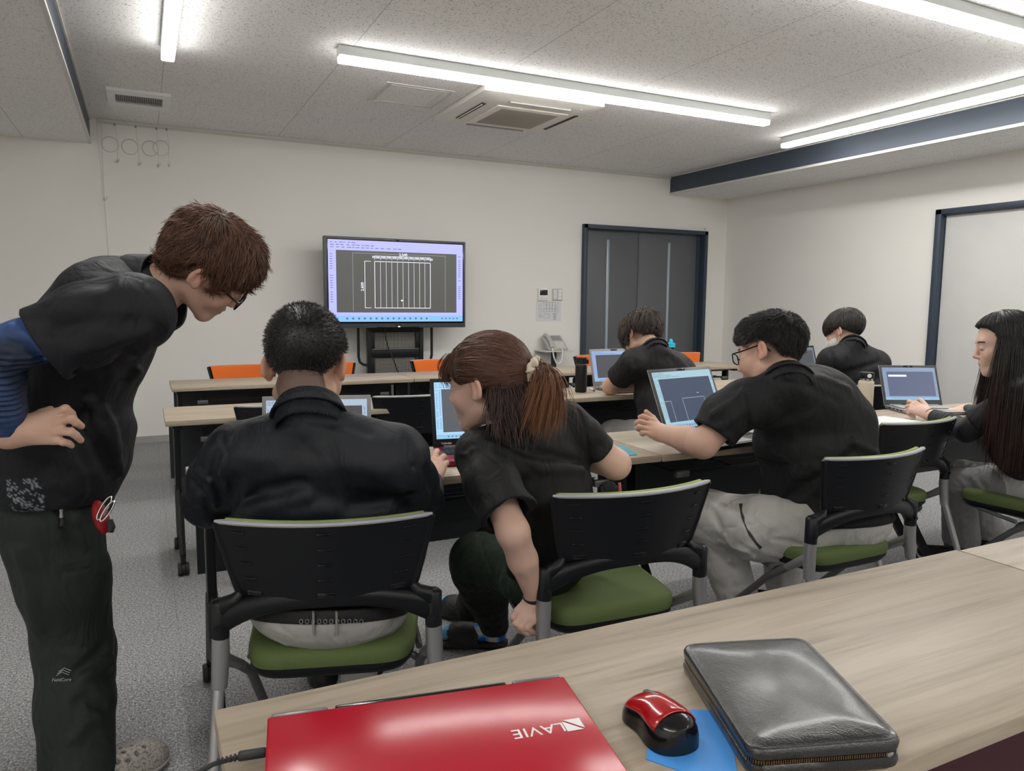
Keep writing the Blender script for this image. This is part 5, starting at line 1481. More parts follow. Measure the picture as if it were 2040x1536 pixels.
# ---------------------------------------------------------------- the man sitting nearest, seen from behind
def man_buzz():
    pr = Person('person with buzz-cut hair in a dark jacket, back to us, sitting nearest', (.34, 1.72))
    F = Frame(at(609, 731, 1.75), D(0, -.24, .97), D(.0, 1, .24), 1.055)
    hd = head_nodes(F, fat=1.12)
    Nb = at(616, 822, 1.665); SL, SR = at(472, 908, 1.70), at(792, 912, 1.68)
    EL, WL = at(415, 1000, 1.84), at(520, 950, 2.10)
    ER, WR = at(838, 1002, 1.87), at(858, 962, 2.13)
    mc = [at(852, 922, 2.245), at(863, 919, 2.255), at(873, 923, 2.255), at(881, 932, 2.245)]
    fg = [[at(849, 907, 2.285), at(848, 899, 2.31), at(849, 896, 2.335)], [at(867, 906, 2.295), at(870, 899, 2.325), at(872, 899, 2.35)], [at(880, 913, 2.295), at(884, 909, 2.32), at(887, 911, 2.345)], [at(887, 924, 2.28), at(890, 922, 2.30), at(891, 924, 2.32)]]
    hand = hand_nodes(WR, mc, fg, [at(850, 952, 2.16), at(841, 934, 2.21), at(838, 922, 2.25), at(841, 913, 2.28)], D(0, .9, -.45), 1.08)
    # left hand rests flat beside the laptop
    hand2 = auto_hand(WL, nrm(A3(.5, .85, -.1)), (0, 0, 1), 1, curl=(.3, .5, .3))
    body = U([hd, neck(F, Nb + D(0, -.03, .03), .050, .053), cone(SL, SR, .045, .045), cone(at(614, 870, 1.76), at(630, 1040, 1.80), .06, .06)] + chain([SL, EL, WL], [.05, .042, .028]) + chain([SR, ER, WR], [.05, .042, .028]) + [hand, hand2], .014)
    buzz = lambda q: .85 * (1 / (1 + np.exp(-(q[:, 2] + .088 - np.where(q[:, 1] > -.03, .09, 0) - 0.0) / .008))) * (q[:, 1] < .05) * (np.abs(q[:, 0]) < .0785)
    pr.add('body', body, .003, M['skin'], lambda V: skin_col(V, F, SKIN, buzz=buzz, redear=.7))
    cap = hairline(F, scalp(F, .0065), [(-.2, -.075), (-.075, -.072), (-.045, -.055), (-.025, -.015), (-.012, .024), (.02, .034), (.035, .030), (.06, .052), (.085, .085), (.12, .10)], .012, .12)
    cap = crinkle(cap, .0010, .018, 3)
    wh = F.p(-.006, -.075, .088)
    def flow(P):
        r_ = P - wh; sw = np.cross(r_, F.d(0, -.6, .8)); d = r_ + .5 * sw
        d /= np.maximum(np.linalg.norm(d, axis=1), 1e-6)[:, None]
        return d + 1.1 * grad(Near(scalp(F, 0)), P, .003)
    V0, F0 = mesh_sdf(cap, .0035)
    R_ = roots_on(V0, 9000, 5); rs = np.random.RandomState(6)
    d = flow(R_) + rs.normal(size=R_.shape) * .22; d /= np.linalg.norm(d, axis=1)[:, None]
    L = rs.uniform(.005, .0095, len(R_))[:, None]; g = grad(Near(scalp(F, 0)), R_, .003)
    PT = np.stack([R_ - d * .002, R_ + d * L * .5, R_ + d * L - g * .001], 1)
    v, f, c, t = tubes3(PT, rs.uniform(.0005, .0009, len(R_)), rs, .5, 2.6)
    Vj, Fj, Cj = join([(V0, F0, np.tile(np.array((.010, .009, .009)), (len(V0), 1))), (v, f, c[:, None] * np.array([[.018, .015, .014]]))])
    np_obj('hair', Vj, Fj, M['hair'], pr.e, pr.o, Cj)
    # jacket
    Rb = np.stack([nrm(CR), nrm(CF - CU * .15), nrm(np.cross(CR, CF - CU * .15))], 1)
    tor = U([ell(at(622, 915, 1.765), (.188, .125, .125), Rb), ell(at(632, 985, 1.785), (.215, .142, .17), Rb), ell(at(640, 1085, 1.80), (.192, .142, .15), Rb),
             ell(at(650, 1150, 1.835), (.185, .158, .12), Rb),
             cone(Nb - D(0, .022, -.01), SL + D(.02, .010, 0), .056, .058), cone(Nb - D(0, .022, -.01), SR + D(-.02, .010, 0), .056, .058), cone(SL, SR, .070, .070)], .04)
    aL = U(chain([SL, L3(SL, EL, .5) + D(-.008, 0, 0), EL, L3(EL, WL, .55), WL], [.068, .068, .060, .046, .038]), .02)
    aR = sleeve([SR, L3(SR, ER, .5) + D(.006, 0, 0), ER, L3(ER, WR, .5), L3(ER, WR, .93)], [.066, .060, .056, .043, .035], .02)
    sh = U([tor, aL, aR], .022); sh = cut(sh, at(650, 1222, 1.66), D(0, -1, -.05), .006)
    sh = crinkle(sh, .0016, .10, 11, (1, 1, 1.4))
    sh = FD(sh, [([(470, 955), (455, 1010), (440, 1035)], -.010, .014), ([(432, 900), (425, 960), (440, 1010)], -.009, .010), ([(395, 935), (420, 960), (430, 1000)], .010, .010), ([(385, 965), (405, 990), (425, 1030)], -.009, .009), ([(400, 905), (385, 945)], .007, .010),
                 ([(378, 985), (400, 975), (415, 950)], -.007, .007), ([(452, 1030), (520, 980), (600, 962)], -.006, .016), ([(440, 1045), (520, 1010), (610, 990)], .006, .016), ([(820, 985), (770, 1000), (700, 1010)], -.006, .014), ([(825, 965), (770, 940), (690, 925)], .004, .020),
                 ([(812, 880), (822, 920), (818, 985)], -.007, .007), ([(820, 995), (838, 950), (832, 900)], .006, .010), ([(845, 935), (862, 965), (868, 1010)], -.008, .010), ([(440, 868), (452, 905), (455, 950)], -.006, .007), ([(540, 850), (600, 838), (680, 846)], -.003, .010), ([(640, 832), (700, 850), (735, 862)], -.004, .010), ([(480, 905), (560, 930), (640, 935)], .003, .025), ([(500, 1030), (640, 1015), (800, 1025)], .004, .018)])
    col = (.0070, .0090, .0140)
    pr.add('jacket', sh, .004, M['cloth_smooth'], col)
    neck_collar(pr, F, Nb + D(0, -.004, 0), col, .083, .070, .034, .012, D(.32, 0, 0))
    cuff = S(cone(L3(ER, WR, .80), L3(ER, WR, .96), .0365, .034), cone(L3(ER, WR, .7), L3(ER, WR, 1.1), .032, .029), .002)
    def ccol(V):
        t = ((V - ER) @ nrm(WR - ER)) * 1000 % 9; return np.where((t < 1.6)[:, None], np.array([[.25, .26, .28]]), np.array([[.028, .030, .036]]))
    pr.add('cuff', cuff, .002, M['cloth_smooth'], ccol)
    # trousers
    hipc = at(655, 1204, 1.82)
    pel = ell(hipc + D(0, -.0, 0), (.190, .158, .104), Rb)
    kl, kr = A3(.33, 2.13, .50), A3(.58, 2.13, .50)
    tr = U([pel] + chain([hipc + D(-.09, .0, .03), kl, A3(.47, 2.30, .10)], [.080, .070, .050]) + chain([hipc + D(.09, .0, .03), kr, A3(.55, 2.16, .10)], [.095, .072, .055]), .03)
    tr = cut(tr, at(655, 1234, 1.66), D(0, 1, 0), .004)
    tr = crinkle(tr, .0015, .05, 4)
    tr = FD(tr, [([(655, 1258), (656, 1280), (660, 1298)], -.003, .004), ([(548, 1240), (590, 1270), (600, 1288)], -.002, .004), ([(705, 1282), (760, 1272), (800, 1250)], -.002, .004), ([(520, 1255), (570, 1285), (640, 1297)], .003, .006)])
    g = (.48, .465, .445)
    pr.add('trousers', tr, .0045, M['cloth'], g)
    up_ = nrm(np.cross(CR, CF - CU * .15))
    bl = inter(ell(hipc + D(0, 0, 0), (.196, .164, .112), Rb), slab(at(655, 1230, 1.66), up_, .016, hipc, .3), .003)
    bo, _ = pr.add('belt', bl, .003, M['cloth_smooth'], (.012, .012, .013))
    for u in (625, 671):
        a, b_ = hit(bl, u, 1228, 1.2), hit(tr, u, 1262, 1.2)
        if a is not None and b_ is not None:
            pr.tube('belt_loop', [a - CF * .003 + CU * .01, L3(a, b_, .5) - CF * .004, b_ - CF * .002], .008, M['loop_grey'], None, 8, flat=(1, .3))
    b = MB()
    for u in range(600, 730, 12):
        p = hit(bl, u, 1238, 1.2)
        if p is not None: b.tube([Vector(p - pr.o + D(.004 * cos(t), .005 * sin(t), -.001)) for t in np.linspace(0, 2 * pi, 10)[:-1]], .0008, 5, closed=True)
    b.obj('eyelets', M['silver'], bo)
    for k, x in ((kl, .47), (kr, .62)):
        y = k[1] + .18; sh_ = U([cone((x, y + .02, .05), (x, y + .17, .035), .045, .035), ball((x, y - .02, .055), .045)], .02); sh_ = cut(sh_, (x, y, .004), (0, 0, -1))
        pr.add('shoe', sh_, .005, M['cloth_smooth'], (.02, .02, .02))

# ---------------------------------------------------------------- the standing man bending over
def man_standing():
    pr = Person('person standing at left, bending forward with a hand on the hip, glasses and brown hair', (-.22, 2.14))
    F = Frame(at(412, 531, 1.80), D(.62, -.62, .45), D(.78, .45, -.1), .985)
    hd = head_nodes(F)
    Nb = at(308, 582, 1.80)
    SN, SF = at(262, 618, 1.62), at(215, 640, 1.99)                       # near (right) and far shoulder
    E, Wr = at(-8, 700, 1.53), at(14, 862, 1.625)
    EF, WF = at(185, 770, 2.10), at(170, 890, 2.04)
    mc = [at(u, v, z) for u, v, z in ((112, 824, 1.628), (116, 840, 1.622), (113, 858, 1.624), (107, 875, 1.632))]
    fg = [[at(130, 814, 1.618), at(142, 824, 1.632), at(149, 838, 1.656)], [at(141, 833, 1.616), at(152, 842, 1.626), at(162, 849, 1.642)],
          [at(141, 860, 1.616), at(151, 867, 1.626), at(161, 877, 1.642)], [at(126, 881, 1.624), at(136, 883, 1.632), at(143, 888, 1.644)]]
    th = [at(40, 850, 1.635), at(62, 835, 1.66), at(84, 824, 1.68), at(100, 816, 1.69)]
    hand = hand_nodes(Wr, mc, fg, th, D(0, .1, -1), 1.03)
    Mid = at(205, 660, 1.86)
    body = U([hd, neck(F, Nb, .058, .052, -.03), cone(Nb, Mid, .055, .05), cone(SN, SF, .045, .045), cone(Mid, at(110, 900, 1.90), .05, .05)] + chain([SN, E, Wr], [.048, .040, .028]) + [cone(Wr, L3(Wr, mc[1], .3), .029, .024), hand], .02)
    pr.add('body', body, .0028, M['skin'], lambda V: skin_col(V, F, np.array([.63, .40, .30]), redear=.45))
    # hair: swept forward in layers
    cap = scalp(F, .009, .010)
    cap = U([cap, ell(F.p(0, -.048, .035), np.array((.078, .068, .074)), F.R), ell(F.p(0, .048, .080), np.array((.064, .044, .040)), F.R), ell(F.p(.0, -.058, -.020), np.array((.060, .040, .048)), F.R)], .03)
    cap = hairline(F, cap, [(-.2, -.065), (-.09, -.062), (-.05, -.045), (-.025, -.02), (-.01, .012), (.02, .016), (.04, -.002), (.06, .022), (.09, .040), (.13, .048)], .012)
    cap = crinkle(cap, .0065, .038, 8, (1, 1, 1))
    wh = F.p(.0, -.055, .125)
    def flow(P):
        q = F.inv(P); r_ = P - wh; d = r_ / np.maximum(np.linalg.norm(r_, axis=1), 1e-6)[:, None]
        return d + F.d(0, .5, -.35)[None] * np.clip((q[:, 2:3]) * 6, 0, 1) + F.d(0, -.1, -.5)[None]
    pal = np.array((.125, .058, .034))
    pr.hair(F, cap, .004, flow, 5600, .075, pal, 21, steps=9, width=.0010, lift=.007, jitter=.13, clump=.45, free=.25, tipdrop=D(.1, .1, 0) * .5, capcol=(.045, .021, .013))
    g_ = glasses(pr, F, wid=.060, tall=.038, th=.0022, fy=.112, fz=.000)
    b = MB()
    # polo shirt
    ax = nrm(Nb - at(110, 950, 1.86)); lat = nrm(CF - ax * (CF @ ax)); th_ = np.cross(ax, lat); Rt = np.stack([th_, lat, ax], 1)
    tor = U([ell(at(232, 600, 1.79), (.105, .185, .105), Rt), ell(at(185, 675, 1.83), (.128, .185, .15), Rt), ell(at(140, 765, 1.86), (.135, .180, .17), Rt), ell(at(118, 870, 1.87), (.135, .185, .15), Rt),
             ell(at(112, 955, 1.88), (.132, .175, .10), Rt), cone(Nb + D(-.035, -.01, -.01), at(245, 604, 1.79), .075, .095), cone(SN + D(-.02, -.0, .03), SF, .078, .070),
             ell(at(192, 900, 1.88), (.040, .14, .10), Rt), ell(at(190, 940, 1.87), (.038, .11, .06), Rt)], .05)
    hem = at(90, 690, 1.562)
    sl = sleeve([SN + D(0, -.005, .01), L3(SN, hem, .5) + D(0, .008, 0), hem], [.088, .087, .082], .02, hollow=.008, depth=.03)
    sh = U([tor, sl, U(chain([SF, EF, WF], [.07, .05, .04]), .02)], .018)
    sh = cut(sh, at(110, 1000, 1.88), D(-.02, -1, 0), .004)
    sh = crinkle(sh, .0018, .09, 5)
    seam = [([(290, 560), (285, 600), (270, 660), (235, 715), (205, 738)], -.004, .0035), ([(290, 560), (250, 548), (200, 558), (150, 575)], -.0035, .0035)]
    sh = FD(sh, seam + [([(60, 640), (95, 700), (120, 752)], -.0018, .003), ([(290, 660), (282, 700), (278, 745)], .006, .012), ([(240, 700), (252, 760), (272, 790)], -.006, .014),
                 ([(180, 800), (186, 840), (215, 880), (240, 940)], .013, .012), ([(172, 830), (195, 880), (222, 940)], -.013, .016), ([(205, 820), (222, 850), (232, 900)], .010, .014), ([(160, 745), (175, 790), (180, 825)], -.006, .018),
                 ([(55, 700), (58, 770), (55, 825)], -.005, .004), ([(130, 905), (150, 930), (165, 985)], .004, .014), ([(100, 930), (110, 960), (120, 990)], -.003, .02),
                 ([(120, 620), (180, 590), (250, 570)], .004, .018), ([(110, 660), (190, 640), (255, 640)], -.004, .014), ([(150, 700), (210, 690), (262, 670)], .004, .016), ([(82, 960), (80, 995)], -.006, .004)], z0=1.2)
    col = np.array((.0095, .0105, .0140))
    def shc(V):
        c = np.tile(col, (len(V), 1)); a = at(40, 985, 1.7)
        q = np.stack([(V - a) @ CR, (V - a) @ CU], 1); m = (np.abs(q[:, 0]) < .032) & (q[:, 1] < .035) & (q[:, 1] > -.05) & ((V - a) @ CF < .12)
        w = np.sin(q[:, 0] * 420 + 3 * np.sin(q[:, 1] * 300)) * np.sin(q[:, 1] * 380 + 2 * np.sin(q[:, 0] * 260 + 1)); c[m & (w > .35)] = (.22, .24, .27); return c
    pr.add('polo_shirt', sh, .0038, M['cloth'], shc)
    ca = nrm(D(.95, .22, -.12)); co = at(310, 586, 1.79)
    cl = S(cone(co - ca * .030, co + ca * .030, .106, .090), cone(co - ca * .05, co + ca * .06, .1065, .075), .003); cl = cut(cl, co + ca * .026, ca, .003)
    pr.add('collar', cl, .003, M['cloth'], col)
    # blue under-sleeve, ruched
    bl = U(chain([L3(SN, E, .45), L3(SN, E, .8), E, L3(E, Wr, .3), L3(E, Wr, .7), Wr + (Wr - E) * -.02], [.050, .049, .049, .046, .041, .0385]), .012)
    e_, d_ = Wr + (E - Wr) * .06, nrm(Wr - E)
    bl = cut(bl, e_, d_, .002); bl = S(bl, cone(e_ - d_ * .02, e_ + d_ * .03, .033, .033), .002)
    def wr_(P):
        t = (P - E) @ d_; a_ = (P @ CR) * 40
        return bl.f(P) - .0034 * np.sin(t * 430 + 1.6 * np.sin(a_) + 1.2 * np.sin((P @ CU) * 60)) * np.clip((t + .03) / .03, 0, 1) * np.clip((.17 - t) / .05, .15, 1)
    ruch = FD(Nd(wr_, bl.c, bl.r + .01), [([(20, 650), (60, 672), (95, 700)], .006, .008), ([(10, 680), (50, 690), (88, 712)], -.006, .007), ([(60, 712), (30, 712), (10, 730)], .006, .007)], z0=1.2)
    def bc(V):
        n_ = np.sin(V @ np.array([31., 17, 23])) + np.sin(V @ np.array([-19., 37, 41]) + 1) + np.sin(V @ np.array([53., -29, 11])); t = np.clip((V - E) @ d_ / .12, 0, 1)
        m = np.clip(.5 + .28 * n_ - .45 * t, 0, 1)[:, None]; return np.array([[.012, .022, .05]]) * (1 - m) + np.array([[.060, .13, .36]]) * m
    pr.add('under_sleeve', ruch, .003, M['cloth_smooth'], bc)
    # trousers
    H = at(108, 985, 1.93)
    hn, hf = at(90, 1020, 1.87), at(115, 1015, 2.06)
    kn, kf = at(146, 1275, 1.96), at(160, 1310, 2.10)
    an, af = A3(-.195, 2.07, .06), A3(-.20, 2.27, .07)
    Rh = np.stack([CR, nrm(CF - CU * .1), nrm(np.cross(CR, CF - CU * .1))], 1)
    tr = U([ell(H, (.135, .16, .12), Rh)] + chain([hn, L3(hn, kn, .5) + D(.01, 0, 0), kn, L3(kn, an, .5), an], [.118, .104, .090, .088, .088]) + chain([hf, L3(hf, kf, .5), kf, L3(kf, af, .4), af], [.11, .10, .088, .078, .082]), .03)
    tr = cut(tr, an + A3(0, 0, -.02), (0, 0, -1), .004)
    tr = crinkle(tr, .0022, .11, 9)
    tr = FD(tr, [([(122, 1125), (160, 1117), (213, 1104)], .0045, .004), ([(123, 1143), (160, 1136), (214, 1124)], -.005, .0035), ([(84, 1000), (100, 1070), (120, 1140), (140, 1260), (150, 1400), (146, 1520)], -.0035, .003), ([(118, 1000), (116, 1018), (122, 1028)], -.006, .005), ([(130, 1000), (135, 1020), (125, 1030)], .004, .005),
                 ([(78, 1360), (115, 1372), (150, 1370)], -.0025, .003), ([(205, 1290), (180, 1320), (150, 1345)], -.008, .014), ([(220, 1320), (190, 1340), (165, 1345)], .008, .014), ([(205, 1410), (175, 1390), (155, 1400)], -.008, .012), ([(195, 1430), (170, 1440), (150, 1470)], .006, .014),
                 ([(40, 1100), (62, 1180), (72, 1250)], .006, .018), ([(130, 1050), (150, 1080), (170, 1100)], -.004, .012), ([(150, 1030), (165, 1070), (170, 1095)], .004, .012), ([(130, 1290), (160, 1292), (180, 1286)], -.003, .008), ([(85, 1320), (95, 1400), (90, 1480)], .005, .02)], z0=1.3)
    to, _ = pr.add('trousers', tr, .0045, M['cloth'], (.020, .026, .022))
    # logo, zip pull
    p = hit(tr, 124, 1349, 1.3)
    if p is not None:
        g = grad(Near(tr), p[None])[0]; x = nrm(CR - g * (CR @ g)); y = np.cross(g, x)
        T = frame(p - pr.o + g * .003 + y * -.006, x, y)
        text('lettering', 'FieldCore', .0105, M['logo_grey'], to, T, .0002, xs=1.0)
        b = MB()
        for k in range(3):
            o_ = p - pr.o + g * .003 + y * (.004 + k * .0048) + x * .002 * k
            b.tube([Vector(o_ - x * .013), Vector(o_ + y * .008 - x * .002), Vector(o_ + x * .014 + y * .001)], .0009, 4)
        b.obj('emblem', M['logo_grey'], to)
    p = hit(tr, 125, 1012, 1.3)
    if p is not None:
        q = p - CF * .006
        zo = pr.tube('zip_pull', [q + CU * .012, q, q - CU * .012, q - CU * .022], [.003, .005, .0035, .0045], M['silver'], to, 8)
        pr.tube('zip_cord', [q - CU * .022, q - CU * .032 + CR * .002, q - CU * .042], [.003, .004, .005], M['rubber'], to, 8)
    # red pouch and carabiner at the belt
    c = at(201, 1030, 1.80)
    pouch = U([ell(c, (.016, .022, .042), np.stack([nrm(D(1, .28, 0)), CF, nrm(D(-.28, 1, 0))], 1))], .01)
    pr.add('pouch', pouch, .002, M['cloth_smooth'], (.30, .006, .012))
    for k, (u, v, r1, r2, tl) in enumerate(((208, 1012, .010, .030, .45), (214, 1018, .009, .027, .5))):
        c2 = at(u, v, 1.775 - .006 * k); pts = []
        for a in np.linspace(0, 2 * pi, 22)[:-1]:
            x, y = r1 * cos(a), r2 * sin(a); pts.append(c2 + D(x * cos(tl) - y * sin(-tl) * 1.0, -x * sin(tl) * 0 + y * cos(tl), .004 * sin(a)))
        pr.tube('carabiner', pts, .0022, M['chrome'], None, 8, closed=True)
    pr.tube('key_fob', [at(219, 1035, 1.775), at(222, 1050, 1.775), at(220, 1060, 1.775)], [.006, .009, .007], M['rubber'])
    # clog
    def clog(h0, d, name, m=M['clog']):
        h0 = np.asarray(h0, float); d = nrm(np.r_[d[:2], 0]); s_ = np.cross(d, A3(0, 0, 1)); u = A3(0, 0, 1); R = np.stack([s_, d, u], 1)
        bodyc = U([ell(h0 + d * .185 + u * .030, (.052, .085, .052), R), ell(h0 + d * .10 + u * .030, (.045, .09, .045), R), ell(h0 + d * .02 + u * .035, (.040, .045, .040), R)], .03)
        bodyc = cut(bodyc, h0 + u * .004, -u, .004)
        op = ell(h0 + d * .045 + u * .085, (.031, .075, .058), R); bodyc = S(bodyc, op, .006)
        hs = []
        for i, (a, b_) in enumerate(((-.028, .135), (0, .130), (.028, .135), (-.033, .158), (-.011, .154), (.011, .154), (.033, .158), (-.028, .181), (0, .178), (.028, .181), (-.017, .203), (.017, .203))):
            hs.append(cone(h0 + s_ * a + d * b_ + u * .045, h0 + s_ * a * 1.15 + d * b_ + u * .11, .0052, .0052))
        bodyc = S(bodyc, U(hs, 0.0), .002)
        so = inter(off(U([ell(h0 + d * .185 + u * .03, (.052, .085, .052), R), ell(h0 + d * .10 + u * .03, (.045, .09, .045), R), ell(h0 + d * .02 + u * .03, (.040, .045, .040), R)], .03), .004), slab(h0 + u * .014, u, .006, h0 + d * .1, .2), .003)
        def cc(V):
            n_ = np.sin(V @ np.array([410., 130, 260]) + 2 * np.sin(V @ np.array([120., 390, 90]))) * np.sin(V @ np.array([-190., 350, 310]) + 2 * np.sin(V @ np.array([330., -220, 140])))
            c = np.tile(np.array([.36, .33, .30]), (len(V), 1)); c[(n_ > .25)] = (.19, .17, .155); return c
        o, _ = pr.add(name, bodyc, .0022, M['cloth_smooth'], cc); pr.add('sole', so, .0025, M['cloth_smooth'], (.40, .37, .34), parent=None)
        st = [h0 + s_ * sx_ * .043 + d * y_ + u * z_ for sx_, y_, z_ in ((1, .085, .055), (1.05, .04, .062), (.75, -.008, .066), (0, -.030, .068), (-.75, -.008, .066), (-1.05, .04, .062), (-1, .085, .055))]
        pr.tube('heel_strap', st, .007, m, o, 8, flat=(.5, 1.2))
        return o
    toe = on(326, 1518, z=.0); heel = toe - .255 * nrm(A3(.93, .30, 0)); heel[2] = 0
    clog(heel, A3(.93, .30, 0), 'clog')
    h2 = A3(-.25, 2.21, 0); clog(h2, A3(.22, .97, 0), 'clog')

# ---------------------------------------------------------------- the woman leaning left
def woman_pony():
    pr = Person('person with brown ponytail and cream scrunchie leaning left in a black polo shirt', (1.05, 1.70))
    F = Frame(at(973, 768, 1.98), D(-.90, -.10, .40), D(.10, .97, -.15), 1.0)
    base = np.array([.70, .46, .365])
    Nb = at(1010, 858, 2.0)
    SLn, SRr = at(958, 905, 1.94), at(1128, 845, 2.08)
    E1, W1 = at(1022, 1060, 1.82), at(1068, 1192, 1.93)
    E2, W2 = at(1226, 925, 2.12), at(1120, 905, 2.30)
    # hand gripping the seat edge
    mc = [at(u, v, z) for u, v, z in ((1067, 1232, 1.902), (1053, 1232, 1.898), (1040, 1227, 1.902), (1030, 1218, 1.915))]
    fg = [[at(1050, 1250, 1.893), at(1062, 1259, 1.910), at(1076, 1256, 1.925)], [at(1037, 1249, 1.890), at(1047, 1261, 1.905), at(1064, 1262, 1.92)], [at(1027, 1242, 1.894), at(1035, 1256, 1.91), at(1050, 1261, 1.925)], [at(1021, 1230, 1.908), at(1027, 1244, 1.92), at(1038, 1252, 1.935)]]
    th = [at(1072, 1212, 1.93), at(1082, 1228, 1.95), at(1086, 1238, 1.965), at(1088, 1246, 1.975)]
    hand = hand_nodes(W1, mc, fg, th, D(-.5, .1, -.8), .90)
    body = U([head_nodes(F), neck(F, Nb, .046, .044), cone(SLn, SRr, .040, .040), cone(L3(SLn, SRr, .5) + CF * .05, at(1100, 1060, 2.12), .06, .06)] + chain([SLn, E1, L3(E1, W1, .4), W1], [.043, .039, .036, .0245]) + [hand] + chain([SRr, E2, W2], [.043, .042, .027]) + [auto_hand(W2, D(-.8, 0, .6), (0, 0, 1), 1, s=.9)], .016)
    pr.add('body', body, .0028, M['skin'], lambda V: skin_col(V, F, base, redear=.35, lip=(.50, .19, .17)))
    # hair
    tie = F.p(.0, -.128, .030)
    cap = U([scalp(F, .012, .011), ell(F.p(0, -.055, .02), (.074, .066, .072), F.R)], .03)
    top = hairline(F, cap, [(-.2, -.045), (-.08, -.045), (-.04, -.028), (-.015, .012), (.015, .018), (.05, .018), (.065, .030), (.075, .040), (.10, .045), (.13, .05)], .012)
    top = crinkle(top, .0018, .04, 3)
    def flow(P):
        q = F.inv(P); r_ = tie - P; d = r_ / np.maximum(np.linalg.norm(r_, axis=1), 1e-6)[:, None]
        fr = (q[:, 1:2] > .055) ; return np.where(fr, F.d(-.1, .3, -1)[None], d)
    rs = np.random.RandomState(4); n = 1500
    # ponytail
    P0 = tie + rs.normal(size=(n, 3)) * .011; end = at(1080, 836, 1.86)
    spread = rs.normal(size=(n, 3)) * np.array([.024, .016, .016]); m_ = 12; t = np.linspace(0, 1, m_)[None, :, None]
    k1 = tie + D(.030, -.004, -.02)
    E_ = end[None] + spread * 1.0 + (rs.uniform(-.03, .02, n)[:, None]) * CU
    PT = (1 - t) ** 2 * P0[:, None] + 2 * t * (1 - t) * (k1[None, None] + D(.035, .012, 0) + spread[:, None] * .7) + t * t * E_[:, None]
    v1, f1, c1, t1 = tubes3(PT, rs.uniform(.0006, .0012, n), rs, .6, 1.5)
    C1 = c1[:, None] * (np.array([[.12, .050, .025]]) * (1 - t1[:, None]) + np.array([[.22, .085, .034]]) * t1[:, None])
    core = U(chain([tie, tie + D(.022, -.012, -.02), L3(tie, end, .6) + D(.010, .0, 0), end], [.012, .018, .022, .008]), .02); core = crinkle(core, .004, .02, 2)
    vc, fc = mesh_sdf(core, .005)
    # loose under-layer hanging at the nape
    n2 = 1700; ang = rs.uniform(-1.35, 1.35, n2); 
    P0 = np.array([F.p(.066 * sin(a), -.015 - .085 * cos(a), rs.uniform(-.045, .03)) for a in ang]); dn = D(.10, -1, -.12)
    L = (.030 + .095 * rs.beta(2, 2.2, n2))[:, None]; sp = np.array([F.d(sin(a), -cos(a), 0) for a in ang])
    t = np.linspace(0, 1, 8)[None, :, None]
    PT = P0[:, None] + t * (L[:, None] * (dn[None, None] + rs.normal(size=(n2, 1, 3)) * .17)) + np.sin(t * pi * .6) * sp[:, None] * .022
    v2, f2, c2, t2 = tubes3(PT, rs.uniform(.0007, .0013, n2), rs, .5, 1.6)
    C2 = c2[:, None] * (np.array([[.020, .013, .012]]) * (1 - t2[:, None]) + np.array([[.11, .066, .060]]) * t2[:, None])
    und = U([ell(F.p(0, -.055, -.02), (.064, .052, .055), F.R)] + chain([F.p(0, -.075, -.02), F.p(0, -.075, -.02) + dn * .075], [.050, .028]) + chain([F.p(-.045, -.03, -.01), F.p(-.045, -.03, -.01) + dn * .07], [.026, .014]), .02); und = crinkle(und, .003, .02, 5)
    vu, fu = mesh_sdf(und, .005)
    # fringe beside the face
    n3 = 420; P0 = np.array([F.p(rs.uniform(-.055, .05), rs.uniform(.060, .088), rs.uniform(.076, .100)) for _ in range(n3)])
    t = np.linspace(0, 1, 8)[None, :, None]; L = rs.uniform(.045, .075, n3)[:, None, None]
    PT = P0[:, None] + t * L * F.d(-.05, .10, -1)[None, None] + np.sin(t * pi * .8) * F.d(-.2, 1, 0)[None, None] * .022 + rs.normal(size=(n3, 1, 3)) * .004 * t
    v3, f3, c3, t3 = tubes3(PT, rs.uniform(.0007, .0012, n3), rs, .6, 1.4)
    pal = np.array((.105, .046, .028))
    dk = np.array([.020, .011, .009])
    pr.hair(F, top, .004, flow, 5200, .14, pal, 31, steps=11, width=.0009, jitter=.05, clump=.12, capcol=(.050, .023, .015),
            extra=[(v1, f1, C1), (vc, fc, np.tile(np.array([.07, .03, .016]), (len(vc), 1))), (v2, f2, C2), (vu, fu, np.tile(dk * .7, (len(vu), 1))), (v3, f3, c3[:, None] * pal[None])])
    # scrunchie
    axx = nrm(D(.75, -.2, -.45)); a1 = nrm(np.cross(axx, CU)); a2 = np.cross(axx, a1); V_ = []
    b = MB(); pts = []
    rr = []
    for k in range(44):
        a = 2 * pi * k / 44; q = tie + axx * .010 + (a1 * cos(a) + a2 * sin(a)) * .023 + axx * .004 * sin(5 * a)
        pts.append(pr.rel(q)); rr.append(.0105 + .0032 * sin(7 * a + 1) + .002 * sin(13 * a))
    b.tube(pts, rr, 12, closed=True); o = b.obj('scrunchie', M['scrunchie'], pr.e)
    # polo shirt
    ax = nrm(L3(SLn, SRr, .5) - at(1160, 1110, 1.98)); lat = nrm((SRr - SLn) - ax * ((SRr - SLn) @ ax)); fr_ = np.cross(ax, lat); Rt = np.stack([lat, fr_, ax], 1)
    tor = U([ell(at(1052, 905, 2.01), (.145, .095, .10), Rt), ell(at(1080, 970, 2.03), (.150, .108, .13), Rt), ell(at(1098, 1045, 2.06), (.140, .112, .13), Rt), ell(at(1100, 1100, 2.10), (.145, .112, .09), Rt),
             cone(Nb + D(.01, -.02, 0), SRr, .045, .052), cone(Nb + D(-.01, -.03, 0), SLn, .045, .055), cone(SLn, SRr, .058, .056)], .04)
    hemL = at(1013, 1028, 1.81); hemR = at(1190, 905, 2.11)
